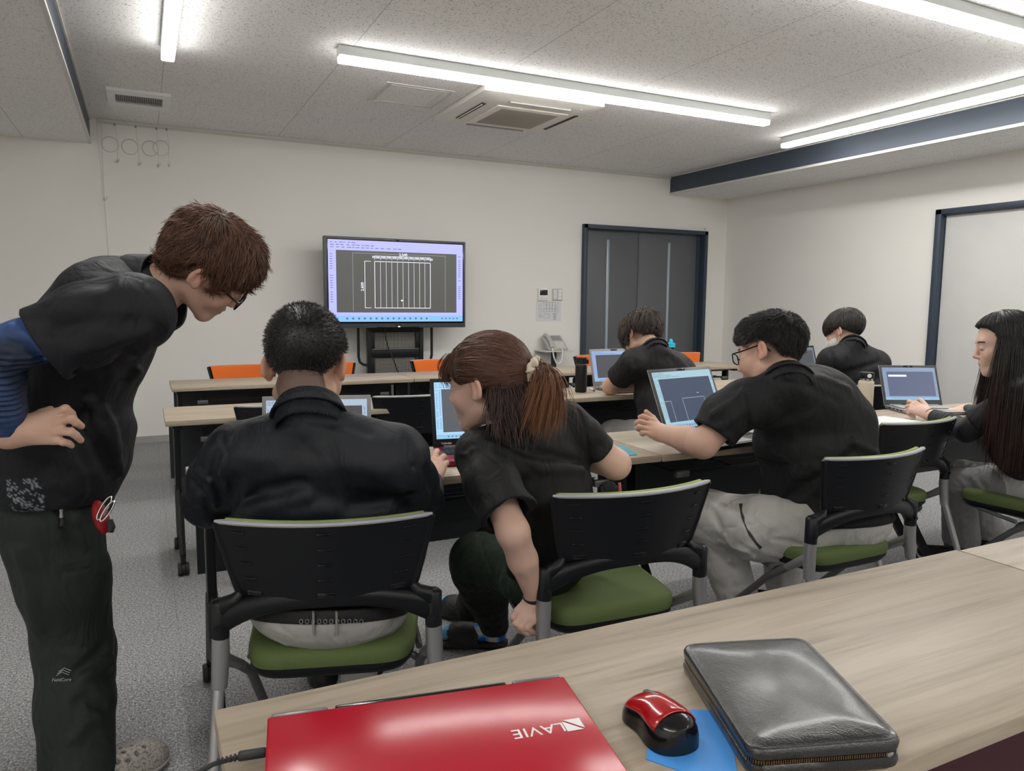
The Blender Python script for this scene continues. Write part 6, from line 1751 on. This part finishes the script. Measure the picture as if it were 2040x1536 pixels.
    s1 = sleeve([SLn, L3(SLn, hemL, .5) + D(-.006, 0, 0), hemL], [.066, .069, .066], .02, depth=.05)
    s2 = sleeve([SRr, L3(SRr, hemR, .5) + D(0, .006, 0), hemR], [.058, .058, .056], .02, depth=.05)
    sh = U([tor, s1, s2], .016)
    sh = cut(sh, at(1110, 1165, 2.1), D(0.05, -1, 0), .006)
    sh = crinkle(sh, .0014, .09, 15)
    sh = FD(sh, [([(925, 898), (938, 884), (950, 890), (1000, 930), (1022, 985)], -.004, .004), ([(912, 905), (930, 905), (948, 892)], .003, .005), ([(980, 870), (1040, 900), (1110, 912), (1180, 930)], -.005, .014), ([(985, 885), (1015, 905), (1045, 940)], .004, .012), ([(1010, 900), (1080, 935), (1160, 935), (1185, 950)], .005, .012),
                 ([(1150, 815), (1165, 850), (1172, 895), (1178, 935)], -.0045, .005), ([(1185, 940), (1192, 970), (1190, 1010)], -.006, .010), ([(1178, 915), (1184, 950), (1198, 965)], .006, .008), ([(1020, 1000), (1060, 1030), (1100, 1100)], -.003, .018), ([(950, 930), (960, 980), (985, 1020)], .003, .016), ([(1060, 1000), (1120, 1000), (1170, 985)], .003, .02)], z0=1.3)
    pr.add('polo_shirt', sh, .0038, M['cloth'], (.0075, .0075, .0085))
    neck_collar(pr, F, Nb + D(0, -.008, 0), (.0085, .0085, .0095), .066, .056, .03, .012)
    # trousers, dark green
    H = at(1090, 1132, 2.13); k1_, k2_ = at(952, 1118, 2.30), at(985, 1100, 2.46)
    a1_, a2_ = on(985, 1245, z=.13), on(935, 1210, z=.16)
    tr = U([ell(H, (.150, .115, .080), Rt)] + chain([H + D(-.03, .0, 0), k1_, L3(k1_, a1_, .5), a1_], [.095, .083, .070, .050]) + chain([H + D(-.02, 0, .1), k2_, L3(k2_, a2_, .5), a2_], [.10, .085, .066, .050]), .03)
    tr = crinkle(tr, .003, .06, 6); tr = cut(tr, a1_ + A3(0, 0, -.03), (0, 0, -1), .004)
    tr = FD(tr, [([(958, 1078), (968, 1110), (985, 1150), (1000, 1170)], -.004, .004), ([(935, 1130), (962, 1135)], -.003, .003), ([(905, 1150), (925, 1190), (955, 1215)], .006, .014), ([(1000, 1215), (985, 1240)], -.004, .004)], z0=1.4)
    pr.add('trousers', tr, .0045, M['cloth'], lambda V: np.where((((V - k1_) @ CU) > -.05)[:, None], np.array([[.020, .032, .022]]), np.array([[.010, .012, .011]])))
    # watch
    wd = nrm(W1 - E1); wc = L3(E1, W1, .95); aa = nrm(np.cross(wd, CF)); ab = np.cross(wd, aa)
    wt = pr.tube('wristwatch', [wc + (aa * cos(t) + ab * sin(t)) * .0285 for t in np.linspace(0, 2 * pi, 28)[:-1]], .0105, M['rubber'], None, 8, closed=True, flat=(.3, 1))
    cface = wc + nrm(-CF * .8 + CR * .55) * .031; b = MB(); R_ = np.stack([nrm(np.cross(wd, nrm(-CF * .8 + CR * .55))), wd, nrm(-CF * .8 + CR * .55)], 1)
    b.box(pr.rel(cface), (.026, .032, .008), .004, Matrix(R_.tolist())); b.obj('watch_case', M['chrome'], wt)
    # socks and slide sandals
    for nm, an, toe, heel in (('a', a1_, on(884, 1268, z=.03), on(1006, 1288, z=.0)), ('b', a2_, on(886, 1208, z=.03), on(975, 1245, z=.0))):
        toe = toe.copy(); toe[2] = 0; heel = heel.copy(); heel[2] = 0; d = nrm(toe - heel); toe = heel + d * .265; u = A3(0, 0, 1); s_ = np.cross(d, u); R = np.stack([s_, d, u], 1)
        sock = U([cone(heel + d * .035 + u * .055, heel + d * .055 + u * .15, .038, .036), cone(heel + d * .04 + u * .055, heel + d * .20 + u * .045, .036, .026), cone(heel + d * .17 + u * .045, heel + d * .235 + u * .038, .030, .020)], .02)
        def sc(V):
            n_ = np.sin(V @ np.array([90., 40, 70])) + np.sin(V @ np.array([-60., 85, 50]) + 1.4); c = np.tile(np.array([.15, .42, .72]), (len(V), 1)); tt = (V - heel) @ d
            c[(n_ > .3) & (tt < .15)] = (.03, .13, .50); c[(n_ < -.7) & (tt < .15)] = (.62, .58, .55); c[((V - heel) @ u > .118)] = (.55, .55, .56); return c
        pr.add('sock', sock, .003, M['cloth'], sc)
        sl = U([ell(heel + d * .19 + u * .014, (.050, .080, .018), R), ell(heel + d * .10 + u * .014, (.042, .10, .018), R), ell(heel + d * .035 + u * .016, (.040, .045, .020), R)], .02)
        sl = cut(sl, heel + u * .002, -u, .003)
        band = S(U([ell(heel + d * .150 + u * .020, (.055, .090, .068), R)], 0), U([ell(heel + d * .155 + u * .016, (.046, .13, .058), R)], 0), .003)
        band = cut(cut(cut(band, heel + u * .01, -u, .002), heel + d * .215, d, .003), heel + d * .095, -d, .003)
        sd = U([sl, band], .008)
        bs = sd; sd = Nd(lambda P, bs=bs, d=d: bs.f(P) - .0007 * np.sin((P @ d) * 900), bs.c, bs.r + .001)
        pr.add('slide_sandal', sd, .003, M['cloth_smooth'], (.014, .014, .015))
    # pouch with a pink pen at the waist
    c = at(1212, 985, 2.02)
    pch = crinkle(ell(c, (.030, .018, .038), np.stack([CR, CF, CU], 1)), .004, .012, 3); po, _ = pr.add('belt_pouch', pch, .003, M['cloth'], (.012, .012, .013))
    pr.tube('pen', [at(1234, 962, 2.0), at(1236, 985, 2.0), at(1236, 1010, 2.0)], .0042, M['pinkpen'])

# ---------------------------------------------------------------- the man in glasses
def man_glasses():
    pr = Person('person in glasses and black polo shirt with a bare forearm resting on the table', (2.05, 1.85))
    F = Frame(at(1536, 706, 2.60), D(-.75, -.20, .62), D(-.02, .98, .2), 1.06)
    Nb = at(1568, 760, 2.52); SLn, SRr = at(1482, 805, 2.55), at(1690, 838, 2.62)
    E1 = on(1400, 884, z=.775); W1 = on(1316, 862, z=.780)
    mc = [at(u, v, z) for u, v, z in ((1301, 838, 2.93), (1296, 846, 2.915), (1294, 856, 2.905), (1298, 866, 2.90))]
    fg = [[at(1281, 829, 2.925), at(1275, 831, 2.955), at(1280, 837, 2.975)], [at(1274, 839, 2.905), at(1268, 842, 2.935), at(1273, 848, 2.955)], [at(1273, 850, 2.895), at(1268, 853, 2.92), at(1273, 857, 2.94)], [at(1282, 862, 2.885), at(1277, 864, 2.91), at(1281, 867, 2.93)]]
    zz = (W1 - CAM) @ CF
    sh_z = zz - 2.905
    def mv(p): return p + CF * 0 
    th = [at(1308, 845, 2.95), at(1300, 833, 2.965), at(1292, 826, 2.965), at(1287, 820, 2.96)]
    def rescale(p): v_ = p - CAM; return CAM + v_ * ((v_ @ CF + sh_z) / (v_ @ CF))
    mc = [rescale(p) for p in mc]; fg = [[rescale(p) for p in f] for f in fg]; th = [rescale(p) for p in th]
    hand = hand_nodes(W1, mc, fg, th, D(-.1, .4, -.9), 1.0)
    E2, W2 = at(1680, 900, 2.95), at(1560, 860, 3.10)
    body = U([head_nodes(F, fat=1.15), neck(F, Nb + D(0, -.02, .03), .054, .058), cone(SLn, SRr, .05, .05), cone(L3(SLn, SRr, .5) + CF * .06, at(1620, 1000, 2.74), .07, .07)] + chain([SLn, E1, L3(E1, W1, .35), W1], [.046, .049, .046, .031]) + [hand] + chain([SRr, E2, W2], [.05, .042, .03]) + [auto_hand(W2, D(-.8, 0, .6), (0, 0, 1), 1)], .018)
    fade = lambda q: .55 * (1 / (1 + np.exp(-(q[:, 2] + .035) / .012))) * (q[:, 1] < .015) * (q[:, 1] > -.09) * (np.abs(q[:, 0]) < .080)
    pr.add('body', body, .0034, M['skin'], lambda V: skin_col(V, F, np.array([.64, .40, .305]), redear=.6, buzz=fade))
    cap = U([scalp(F, .008, .013), ell(F.p(0, .040, .090), (.064, .052, .034), F.R)], .03)
    cap = hairline(F, cap, [(-.2, -.050), (-.08, -.050), (-.055, -.022), (-.03, .022), (.0, .038), (.03, .038), (.05, .030), (.07, .045), (.10, .062), (.13, .07)], .016, .05)
    cap = crinkle(cap, .0014, .022, 12)
    wh = F.p(0, -.06, .12)
    def flow(P):
        r_ = P - wh; return r_ / np.maximum(np.linalg.norm(r_, axis=1), 1e-6)[:, None] + F.d(0, .25, -.2)[None] + .6 * grad(Near(scalp(F, 0)), P, .003)
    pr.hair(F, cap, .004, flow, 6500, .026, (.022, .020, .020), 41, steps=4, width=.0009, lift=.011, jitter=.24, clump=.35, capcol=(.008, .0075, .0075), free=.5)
    glasses(pr, F, wid=.058, tall=.034, th=.0022, fy=.110)
    Rb = np.stack([nrm(D(1, -.1, .15)), nrm(CF - CU * .5), np.cross(nrm(D(1, -.1, .15)), nrm(CF - CU * .5))], 1)
    tor = U([ell(at(1600, 795, 2.63), (.185, .12, .125), Rb), ell(at(1622, 880, 2.66), (.205, .15, .18), Rb), ell(at(1636, 970, 2.66), (.20, .16, .17), Rb), ell(at(1648, 1040, 2.63), (.20, .15, .12), Rb),
             cone(Nb + D(-.01, -.012, 0), SLn, .066, .066), cone(Nb + D(.01, -.01, 0), SRr, .070, .068), cone(SLn, SRr, .076, .078)], .05)
    hem = at(1408, 868, 2.70)
    hem = L3(SLn, E1, .74)
    s1 = sleeve([SLn, L3(SLn, hem, .5) + D(-.01, .01, 0), hem], [.080, .082, .074], .02, depth=.05); s2 = sleeve([SRr, L3(SRr, E2, .6)], [.08, .07], .02)
    sh = U([tor, s1, s2], .02); 
    sh = cut(sh, at(1650, 1046, 2.6), D(0, -1, .0), .01); sh = crinkle(sh, .0030, .11, 19)
    sh = FD(sh, [([(1462, 755), (1482, 790), (1490, 830), (1488, 860)], -.006, .006), ([(1480, 870), (1500, 840), (1515, 800)], .006, .012), ([(1500, 900), (1530, 850), (1570, 830)], -.004, .018), ([(1400, 850), (1440, 850), (1478, 820)], .003, .012), ([(1420, 825), (1455, 805), (1478, 780)], .005, .012),
                 ([(1530, 1050), (1590, 1000), (1690, 930)], .006, .016), ([(1530, 1020), (1600, 970), (1700, 900)], -.005, .016), ([(1540, 1080), (1590, 1045), (1640, 1020)], -.006, .012), ([(1520, 990), (1570, 950), (1620, 930)], .004, .02), ([(1535, 930), (1545, 980), (1538, 1040)], -.004, .004), ([(1700, 880), (1730, 895), (1748, 905)], .008, .012), ([(1590, 745), (1640, 752), (1690, 775)], .004, .014), ([(1560, 760), (1620, 772), (1670, 800)], -.004, .012)], z0=1.8)
    pr.add('polo_shirt', sh, .0045, M['cloth'], (.0110, .0120, .0138))
    neck_collar(pr, F, Nb + D(.0, .0, 0), (.0110, .0120, .0138), .088, .074, .030, .012)
    H = at(1640, 1046, 2.64)
    k1_, k2_ = at(1412, 1030, 2.78), at(1560, 1000, 3.02); a1_, a2_ = on(1480, 1215, z=.12), on(1560, 1160, z=.14)
    tr = U([ell(H, (.215, .17, .12), Rb)] + chain([H + D(-.11, -.01, -.05), at(1515, 1052, 2.62), k1_, a1_], [.115, .110, .095, .072]) + chain([H + D(.06, .0, .1), k2_, a2_], [.12, .092, .07]), .035)
    tr = cut(tr, a1_ + A3(0, 0, -.04), (0, 0, -1), .004); tr = crinkle(tr, .0035, .07, 23)
    tr = FD(tr, [([(1460, 1000), (1480, 1080), (1515, 1095)], .006, .006), ([(1400, 1050), (1450, 1052), (1500, 1045)], -.004, .004), ([(1398, 1020), (1430, 1012), (1462, 1005)], -.002, .003), ([(1440, 1060), (1460, 1090), (1490, 1100)], .006, .010), ([(1390, 1000), (1420, 1020), (1440, 1060)], -.005, .012), ([(1515, 990), (1510, 1030), (1530, 1050)], .006, .008), ([(1540, 1075), (1580, 1080), (1610, 1090)], -.005, .008), ([(1500, 1090), (1560, 1110), (1630, 1110)], .005, .010), ([(1450, 1120), (1500, 1110), (1520, 1140)], .006, .012), ([(1420, 1100), (1460, 1130), (1500, 1135)], -.006, .010)], z0=1.8)
    to, _ = pr.add('trousers', tr, .0045, M['cloth'], (.53, .515, .495))
    q = hp(tr, [(1476, 1004), (1480, 1030), (1495, 1065), (1516, 1092)], z0=1.8)
    if len(q) > 2: pr.tube('pocket_zip', [p - CF * .001 for p in q], .0065, M['rubber'], to, 8, flat=(1, .5))
    jk = inter(off(U([ell(H, (.215, .17, .12), Rb)], 0), .012), half(at(1600, 1056, 2.5), D(.06, -1, 0), H, .4), .01)
    pr.add('undershirt', cut(jk, at(1540, 1040, 2.5), D(-1, .2, 0), .01), .005, M['cloth'], (.010, .010, .012))
    for an in (a1_, a2_):
        s0 = A3(an[0], an[1], 0); sh_ = U([cone(s0 + A3(0, 0, .055), s0 + A3(-.06, .15, .035), .045, .035), ball(s0 + A3(.01, -.02, .055), .042)], .02); pr.add('shoe', cut(sh_, s0 + A3(0, 0, .003), (0, 0, -1)), .005, M['cloth_smooth'], (.02, .02, .02))

# ---------------------------------------------------------------- the man bent over his laptop in the third row
def man_bent():
    pr = Person('person with fluffy brown-black hair bent low over a silver laptop beside the thermos', (2.75, 3.25))
    F = Frame(at(1279, 670, 4.26), D(-.55, -.50, .66), D(-.15, .85, .5), 1.08)
    Nb = at(1304, 697, 4.13); SLn, SRr = at(1262, 722, 4.12), at(1360, 745, 4.18)
    E1 = on(1216, 770, z=.765); W1 = on(1262, 772, z=.775) + A3(.10, .12, 0)
    E2, W2 = at(1375, 800, 4.3), at(1330, 790, 4.45)
    body = U([head_nodes(F), neck(F, Nb, .052, .050), cone(SLn, SRr, .04, .04), cone(L3(SLn, SRr, .5) + CF * .08, at(1325, 840, 4.24), .06, .06)] + chain([SLn, E1, W1], [.047, .046, .030]) + [auto_hand(W1, nrm(A3(.8, .5, 0)), (0, 0, 1), 1)] + chain([SRr, E2, W2], [.047, .042, .030]) + [auto_hand(W2, nrm(A3(-.2, .9, 0)), (0, 0, 1), -1)], .02)
    fade = lambda q: .5 * (1 / (1 + np.exp(-(q[:, 2] + .05) / .012))) * (q[:, 1] < .0)
    pr.add('body', body, .005, M['skin'], lambda V: skin_col(V, F, np.array([.62, .39, .29]), redear=.5, buzz=fade))
    cap = U([scalp(F, .016, .018), ell(F.p(0, .05, .04), (.078, .065, .07), F.R), ell(F.p(0, -.055, .03), (.080, .055, .055), F.R)], .03)
    cap = hairline(F, cap, [(-.2, -.025), (-.06, -.022), (-.03, .006), (.02, .018), (.045, -.03), (.09, -.045), (.13, -.03)], .015)
    cap = crinkle(cap, .005, .03, 7)
    wh = F.p(0, -.03, .13)
    def flow(P): r_ = P - wh; return r_ / np.maximum(np.linalg.norm(r_, axis=1), 1e-6)[:, None] + np.array([[0, 0, -.6]])
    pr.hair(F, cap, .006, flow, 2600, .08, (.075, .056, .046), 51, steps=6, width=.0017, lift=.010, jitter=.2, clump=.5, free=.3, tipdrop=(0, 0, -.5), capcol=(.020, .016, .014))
    Rb = np.stack([nrm(D(1, -.15, .2)), nrm(CF - CU * .6), np.cross(nrm(D(1, -.15, .2)), nrm(CF - CU * .6))], 1)
    tor = U([ell(at(1314, 735, 4.2), (.175, .11, .11), Rb), ell(at(1325, 785, 4.2), (.165, .13, .17), Rb), ell(at(1330, 850, 4.12), (.155, .13, .15), Rb), cone(Nb, SLn, .055, .062), cone(Nb, SRr, .055, .062), cone(SLn, SRr, .066, .066)], .045)
    hem = L3(SLn, E1, .62)
    sh = U([tor, sleeve([SLn, hem], [.075, .070], .02, depth=.05), sleeve([SRr, L3(SRr, E2, .6)], [.072, .066], .02)], .02)
    sh = cut(sh, at(1330, 900, 4.1), D(0, -1, 0), .01); sh = crinkle(sh, .002, .12, 3)
    sh = FD(sh, [([(1262, 700), (1265, 730), (1262, 770)], -.008, .010), ([(1270, 800), (1272, 830), (1285, 860)], .006, .014), ([(1330, 700), (1350, 715), (1370, 740)], .006, .018)], z0=3.2)
    pr.add('polo_shirt', sh, .007, M['cloth'], (.020, .018, .020))
    neck_collar(pr, F, Nb + D(0, -.002, 0), (.020, .018, .020), .080, .068, .03, .012, res=.004)
    H = A3(2.72, 3.24, .53); kn = on(1222, 866, z=.47); k2 = kn + A3(.30, .08, 0)
    tr = U([ell(H, (.18, .15, .1))] + chain([H + A3(-.08, 0, 0), kn, A3(kn[0], kn[1] + .02, .08)], [.10, .085, .06]) + chain([H + A3(.08, 0, 0), k2, A3(k2[0], k2[1] + .02, .08)], [.10, .085, .06]), .03)
    pr.add('trousers', crinkle(tr, .004, .09, 2), .007, M['cloth'], (.40, .385, .37))

# ---------------------------------------------------------------- the masked man
def man_mask():
    pr = Person('person with a bowl haircut wearing a white face mask, farthest right', (3.95, 3.2))
    F = Frame(at(1683, 663, 4.62), D(-.66, -.26, .70), D(-.05, .97, .2), 1.06)
    Nb = at(1699, 688, 4.54); SLn, SRr = at(1655, 718, 4.52), at(1745, 724, 4.6)
    E1, W1 = at(1628, 765, 4.60), at(1610, 752, 4.86)
    E2, W2 = at(1760, 790, 4.75), at(1700, 780, 4.95)
    body = U([head_nodes(F), neck(F, Nb, .052, .050), cone(SLn, SRr, .04, .04), cone(L3(SLn, SRr, .5) + CF * .08, at(1705, 800, 4.68), .06, .06)] + chain([SLn, E1, W1], [.047, .042, .030]) + [auto_hand(W1, nrm(A3(0, 1, 0)), (0, 0, 1), -1)] + chain([SRr, E2, W2], [.047, .042, .030]) + [auto_hand(W2, nrm(A3(0, 1, 0)), (0, 0, 1), -1)], .02)
    pr.add('body', body, .005, M['skin'], lambda V: skin_col(V, F, np.array([.64, .41, .31]), redear=.5))
    cap = U([scalp(F, .014, .018), ell(F.p(0, .030, .045), (.078, .075, .06), F.R)], .03)
    cap = hairline(F, cap, [(-.2, -.035), (-.07, -.032), (-.03, .004), (.02, .018), (.06, .006), (.13, .012)], .012)
    cap = crinkle(cap, .002, .03, 7)
    wh = F.p(0, -.03, .13)
    def flow(P): r_ = P - wh; return r_ / np.maximum(np.linalg.norm(r_, axis=1), 1e-6)[:, None] + np.array([[0, 0, -.5]])
    pr.hair(F, cap, .006, flow, 2200, .10, (.030, .025, .023), 61, steps=7, width=.0017, jitter=.05, clump=.1, capcol=(.014, .012, .012))
    mk = ell(F.p(0, .050, -.048), np.array((.066, .070, .062)) * 1.05, F.R); mk = cut(mk, F.p(0, .030, 0), F.d(0, -1, 0), .004); mk = cut(mk, F.p(0, 0, -.012), F.d(0, 0, 1), .004); mk = cut(mk, F.p(0, 0, -.105), F.d(0, .2, -1), .004)
    mo, _ = pr.add('face_mask', mk, .004, M['cloth'], (.72, .70, .68))
    for sx in (-1, 1): pr.tube('ear_loop', [F.p(sx * .060, .035, -.02), F.p(sx * .080, .005, .02), F.p(sx * .090, -.012, .016), F.p(sx * .086, -.012, -.015), F.p(sx * .060, .035, -.075)], .0018, M['white_print'], mo, 6)
    Rb = np.stack([nrm(D(1, -.05, .25)), nrm(CF - CU * .3), np.cross(nrm(D(1, -.05, .25)), nrm(CF - CU * .3))], 1)
    tor = U([ell(at(1702, 735, 4.6), (.185, .12, .11), Rb), ell(at(1706, 785, 4.6), (.175, .13, .15), Rb), ell(at(1708, 840, 4.55), (.165, .13, .14), Rb), cone(Nb, SLn, .055, .064), cone(Nb, SRr, .055, .066), cone(SLn, SRr, .07, .072)], .045)
    sh = U([tor, U(chain([SLn, E1, W1], [.074, .058, .042]), .01), U(chain([SRr, E2, W2], [.074, .058, .042]), .01)], .02)
    sh = crinkle(sh, .0025, .10, 6); sh = FD(sh, [([(1655, 700), (1660, 725), (1668, 755)], -.008, .010), ([(1660, 770), (1700, 755), (1760, 735)], .006, .016), ([(1670, 745), (1710, 735), (1750, 722)], -.006, .016)], z0=3.2)
    pr.add('polo_shirt', sh, .007, M['cloth'], (.0135, .0135, .0165))
    neck_collar(pr, F, Nb + D(0, -.002, 0), (.0135, .0135, .0165), .080, .068, .03, .012, res=.004)
    H = A3(3.95, 3.22, .54)
    tr = U([ell(H, (.18, .15, .1))] + chain([H + A3(-.08, 0, 0), A3(3.82, 3.64, .50), A3(3.82, 3.66, .08)], [.10, .08, .06]) + chain([H + A3(.08, 0, 0), A3(4.10, 3.64, .50), A3(4.10, 3.66, .08)], [.10, .08, .06]), .03)
    pr.add('trousers', tr, .009, M['cloth'], (.10, .10, .10))

# ---------------------------------------------------------------- the long-haired woman
def woman_long():
    pr = Person('person with very long dark hair in profile at the right edge of the photo', (3.42, 1.85))
    F = Frame(at(2001, 689, 3.10), D(-.93, -.14, .34), D(-.08, 1, 0), 1.0)
    Nb = at(2022, 775, 3.12); SLn, SRr = at(2004, 806, 3.10), at(2060, 795, 3.34)
    E1 = at(1925, 858, 3.22); W1 = at(1852, 826, 3.46)
    E2, W2 = at(1985, 850, 3.50), at(1925, 815, 3.72)
    d1 = nrm(at(1826, 806, 3.58) - W1)
    hand = auto_hand(W1, D(-.55, .42, .55), D(-.35, .75, -.55), 1, curls=[(.5, 1.2, .8), (.9, 1.3, .8), (1.1, 1.3, .8), (1.2, 1.3, .8)], s=.93, spread=.05)
    hand2 = auto_hand(W2, D(-.8, -.1, .35), (0, 0, 1), -1, curl=(.2, .3, .2), s=.9)
    body = U([head_nodes(F), neck(F, Nb, .044, .043), cone(SLn, SRr, .04, .04), cone(L3(SLn, SRr, .5), at(2045, 900, 3.24), .06, .06)] + chain([SLn, E1, W1], [.040, .036, .024]) + [hand, hand2] + chain([SRr, E2, W2], [.04, .036, .024]), .016)
    pr.add('body', body, .0034, M['skin'], lambda V: skin_col(V, F, np.array([.70, .47, .38]), redear=.2, lip=(.50, .20, .18)))
    cap = U([scalp(F, .017, .017), ell(F.p(0, -.05, .0), (.080, .070, .09), F.R)], .03)
    cap = hairline(F, cap, [(-.2, -.10), (-.05, -.09), (.01, -.07), (.022, .0), (.035, .050), (.06, .085), (.10, .105)], .012)
    cap = crinkle(cap, .0015, .03, 4)
    rs = np.random.RandomState(8); n = 3600
    ang = rs.uniform(-1.85, 1.85, n)            # around the back of the head
    zz = rs.uniform(.0, .115, n)
    rad_ = np.sqrt(np.clip(1 - ((zz - .045) / .105) ** 2, .05, 1))
    P0 = np.array([F.p(.092 * r_ * sin(a), -.012 - .108 * r_ * cos(a), z) for a, z, r_ in zip(ang, zz, rad_)])
    out = np.array([F.d(sin(a), -cos(a), 0) for a in ang])
    m_ = 14; t = np.linspace(0, 1, m_)[None, :, None]
    L = (rs.uniform(.42, .58, n) - (.10 * (np.abs(ang) > 1.5)))[:, None, None]
    body_off = np.array([F.d(sin(a) * .035, -cos(a) * .03 + .03, 0) for a in ang])
    PT = P0[:, None] + t * L * A3(0, 0, -1)[None, None] + (t ** .7) * body_off[:, None] - (t ** 2) * out[:, None] * .02 + rs.normal(size=(n, 1, 3)) * .014 * t + (np.sin(t * 9 + ang[:, None, None] * 7) * .004) * t
    v, f, c, tt = tubes3(PT, rs.uniform(.0009, .0018, n), rs, .45, 1.6)
    C1 = c[:, None] * (np.array([[.016, .013, .013]]) * (1 - tt[:, None] ** 2) + np.array([[.055, .024, .016]]) * tt[:, None] ** 2)
    core = U([U(chain([F.p(0, -.05, -.01), F.p(0, -.055, -.15), F.p(0, -.05, -.15) + A3(0, 0, -.20)], [.076, .082, .04]), .03), U(chain([F.p(-.055, .0, -.02), F.p(-.066, .012, -.16), F.p(-.06, .01, -.16) + A3(0, 0, -.14)], [.030, .030, .010]), .02)], .03)
    core = crinkle(core, .003, .03, 9); vc, fc = mesh_sdf(core, .006)
    def flow(P): r_ = P - F.p(0, .0, .135); return r_ / np.maximum(np.linalg.norm(r_, axis=1), 1e-6)[:, None] + np.array([[0, 0, -1.]])
    pr.hair(F, cap, .0045, flow, 2600, .12, (.020, .017, .017), 71, steps=7, width=.0012, jitter=.04, clump=.08, capcol=(.010, .009, .009), extra=[(v, f, C1), (vc, fc, np.tile(np.array([.010, .008, .008]), (len(vc), 1)))])
    Rb = np.stack([nrm(CF), nrm(CR * -1), np.cross(nrm(CF), nrm(CR * -1))], 1)
    tor = U([ell(at(2030, 835, 3.16), (.16, .10, .10), Rb), ell(at(2035, 890, 3.17), (.15, .11, .13), Rb), ell(at(2062, 930, 3.2), (.14, .11, .08), Rb), cone(Nb, SLn, .045, .055), cone(Nb, SRr, .045, .055)], .04)
    s1 = sleeve([SLn, L3(SLn, E1, .7)], [.058, .066], .02, depth=.04)
    sh = crinkle(U([tor, s1, sleeve([SRr, L3(SRr, E2, .6)], [.06, .06], .02)], .02), .002, .09, 5)
    pr.add('black_top', sh, .0045, M['cloth'], (.010, .010, .012))
    cf = W1 + (E1 - W1) * .10
    us = U(chain([L3(SLn, E1, .5), E1, L3(E1, W1, .5), cf], [.052, .050, .042, .031]), .012); us = cut(us, cf, nrm(W1 - E1), .002)
    dd = nrm(W1 - E1); us2 = Nd(lambda P: us.f(P) - .0032 * np.sin(((P - E1) @ dd) * 300 + 1.3 * np.sin((P @ CR) * 50)) * np.clip(((P - E1) @ dd) / .06, 0, 1), us.c, us.r + .01)
    pr.add('under_sleeve', us2, .0035, M['cloth_smooth'], (.022, .022, .025))
    pr.add('under_sleeve', U(chain([L3(SRr, E2, .5), E2, L3(W2, E2, .08)], [.048, .046, .031]), .012), .006, M['cloth_smooth'], (.022, .022, .025))
    b = MB(); q = L3(W1, E1, .06); a1 = nrm(np.cross(dd, CF)); a2 = np.cross(dd, a1)
    pr.tube('bracelet', [L3(W1, E1, .02) + (a1 * cos(t) + a2 * sin(t)) * .0275 for t in np.linspace(0, 2 * pi, 26)[:-1]], .0022, M['rubber'], None, 7, closed=True)
    H = at(2070, 975, 3.22); k1_, k2_ = at(1908, 962, 3.42), at(1915, 945, 3.62)
    a1_, a2_ = on(1915, 1075, z=.13), on(1968, 1062, z=.13)
    tr = U([ell(H, (.16, .13, .10), Rb)] + chain([H + D(-.02, 0, -.05), L3(H, k1_, .6), k1_, a1_], [.095, .082, .068, .082]) + chain([H + D(0, 0, .10), k2_, a2_], [.095, .066, .080]), .03)
    tr = cut(tr, a1_ + A3(0, 0, -.02), (0, 0, -1), .004); tr = crinkle(tr, .003, .06, 8)
    tr = FD(tr, [([(1895, 925), (1905, 950), (1925, 968)], .005, .009), ([(1920, 922), (1935, 950), (1948, 968)], .005, .009), ([(1948, 935), (1950, 955), (1965, 975)], -.004, .006), ([(1885, 965), (1920, 975)], -.004, .004)], z0=2.4)
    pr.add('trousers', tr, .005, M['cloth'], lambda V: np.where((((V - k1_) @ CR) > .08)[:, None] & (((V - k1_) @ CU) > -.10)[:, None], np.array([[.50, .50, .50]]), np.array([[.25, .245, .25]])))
    for an in (a1_, a2_):
        s0 = A3(an[0], an[1], 0); sh_ = U([cone(s0 + A3(0, 0, .055), s0 + A3(-.05, .15, .035), .040, .032), ball(s0 + A3(.01, -.02, .055), .040), cone(s0 + A3(0, 0, .05), s0 + A3(0, 0, .12), .04, .038)], .02); pr.add('shoe', cut(sh_, s0 + A3(0, 0, .003), (0, 0, -1)), .005, M['cloth_smooth'], (.012, .012, .012))

M['loop_grey'] = plain('loop_grey', (.33, .315, .295, 1), .8)
M['logo_grey'] = plain('logo_grey', (.45, .45, .45, 1), .6)
M['clog'] = plain('clog_foam', (.33, .30, .27, 1), .7)
M['scrunchie'] = plain('cream_satin', (.66, .57, .46, 1), .6, nscale=120, nstr=.5)
M['pinkpen'] = plain('pink_plastic', (.55, .12, .14, 1), .35)
for k_, fn in (('1', man_standing), ('2', man_buzz), ('3', woman_pony), ('4', man_glasses), ('5', man_bent), ('6', man_mask), ('7', woman_long)):
    fn()
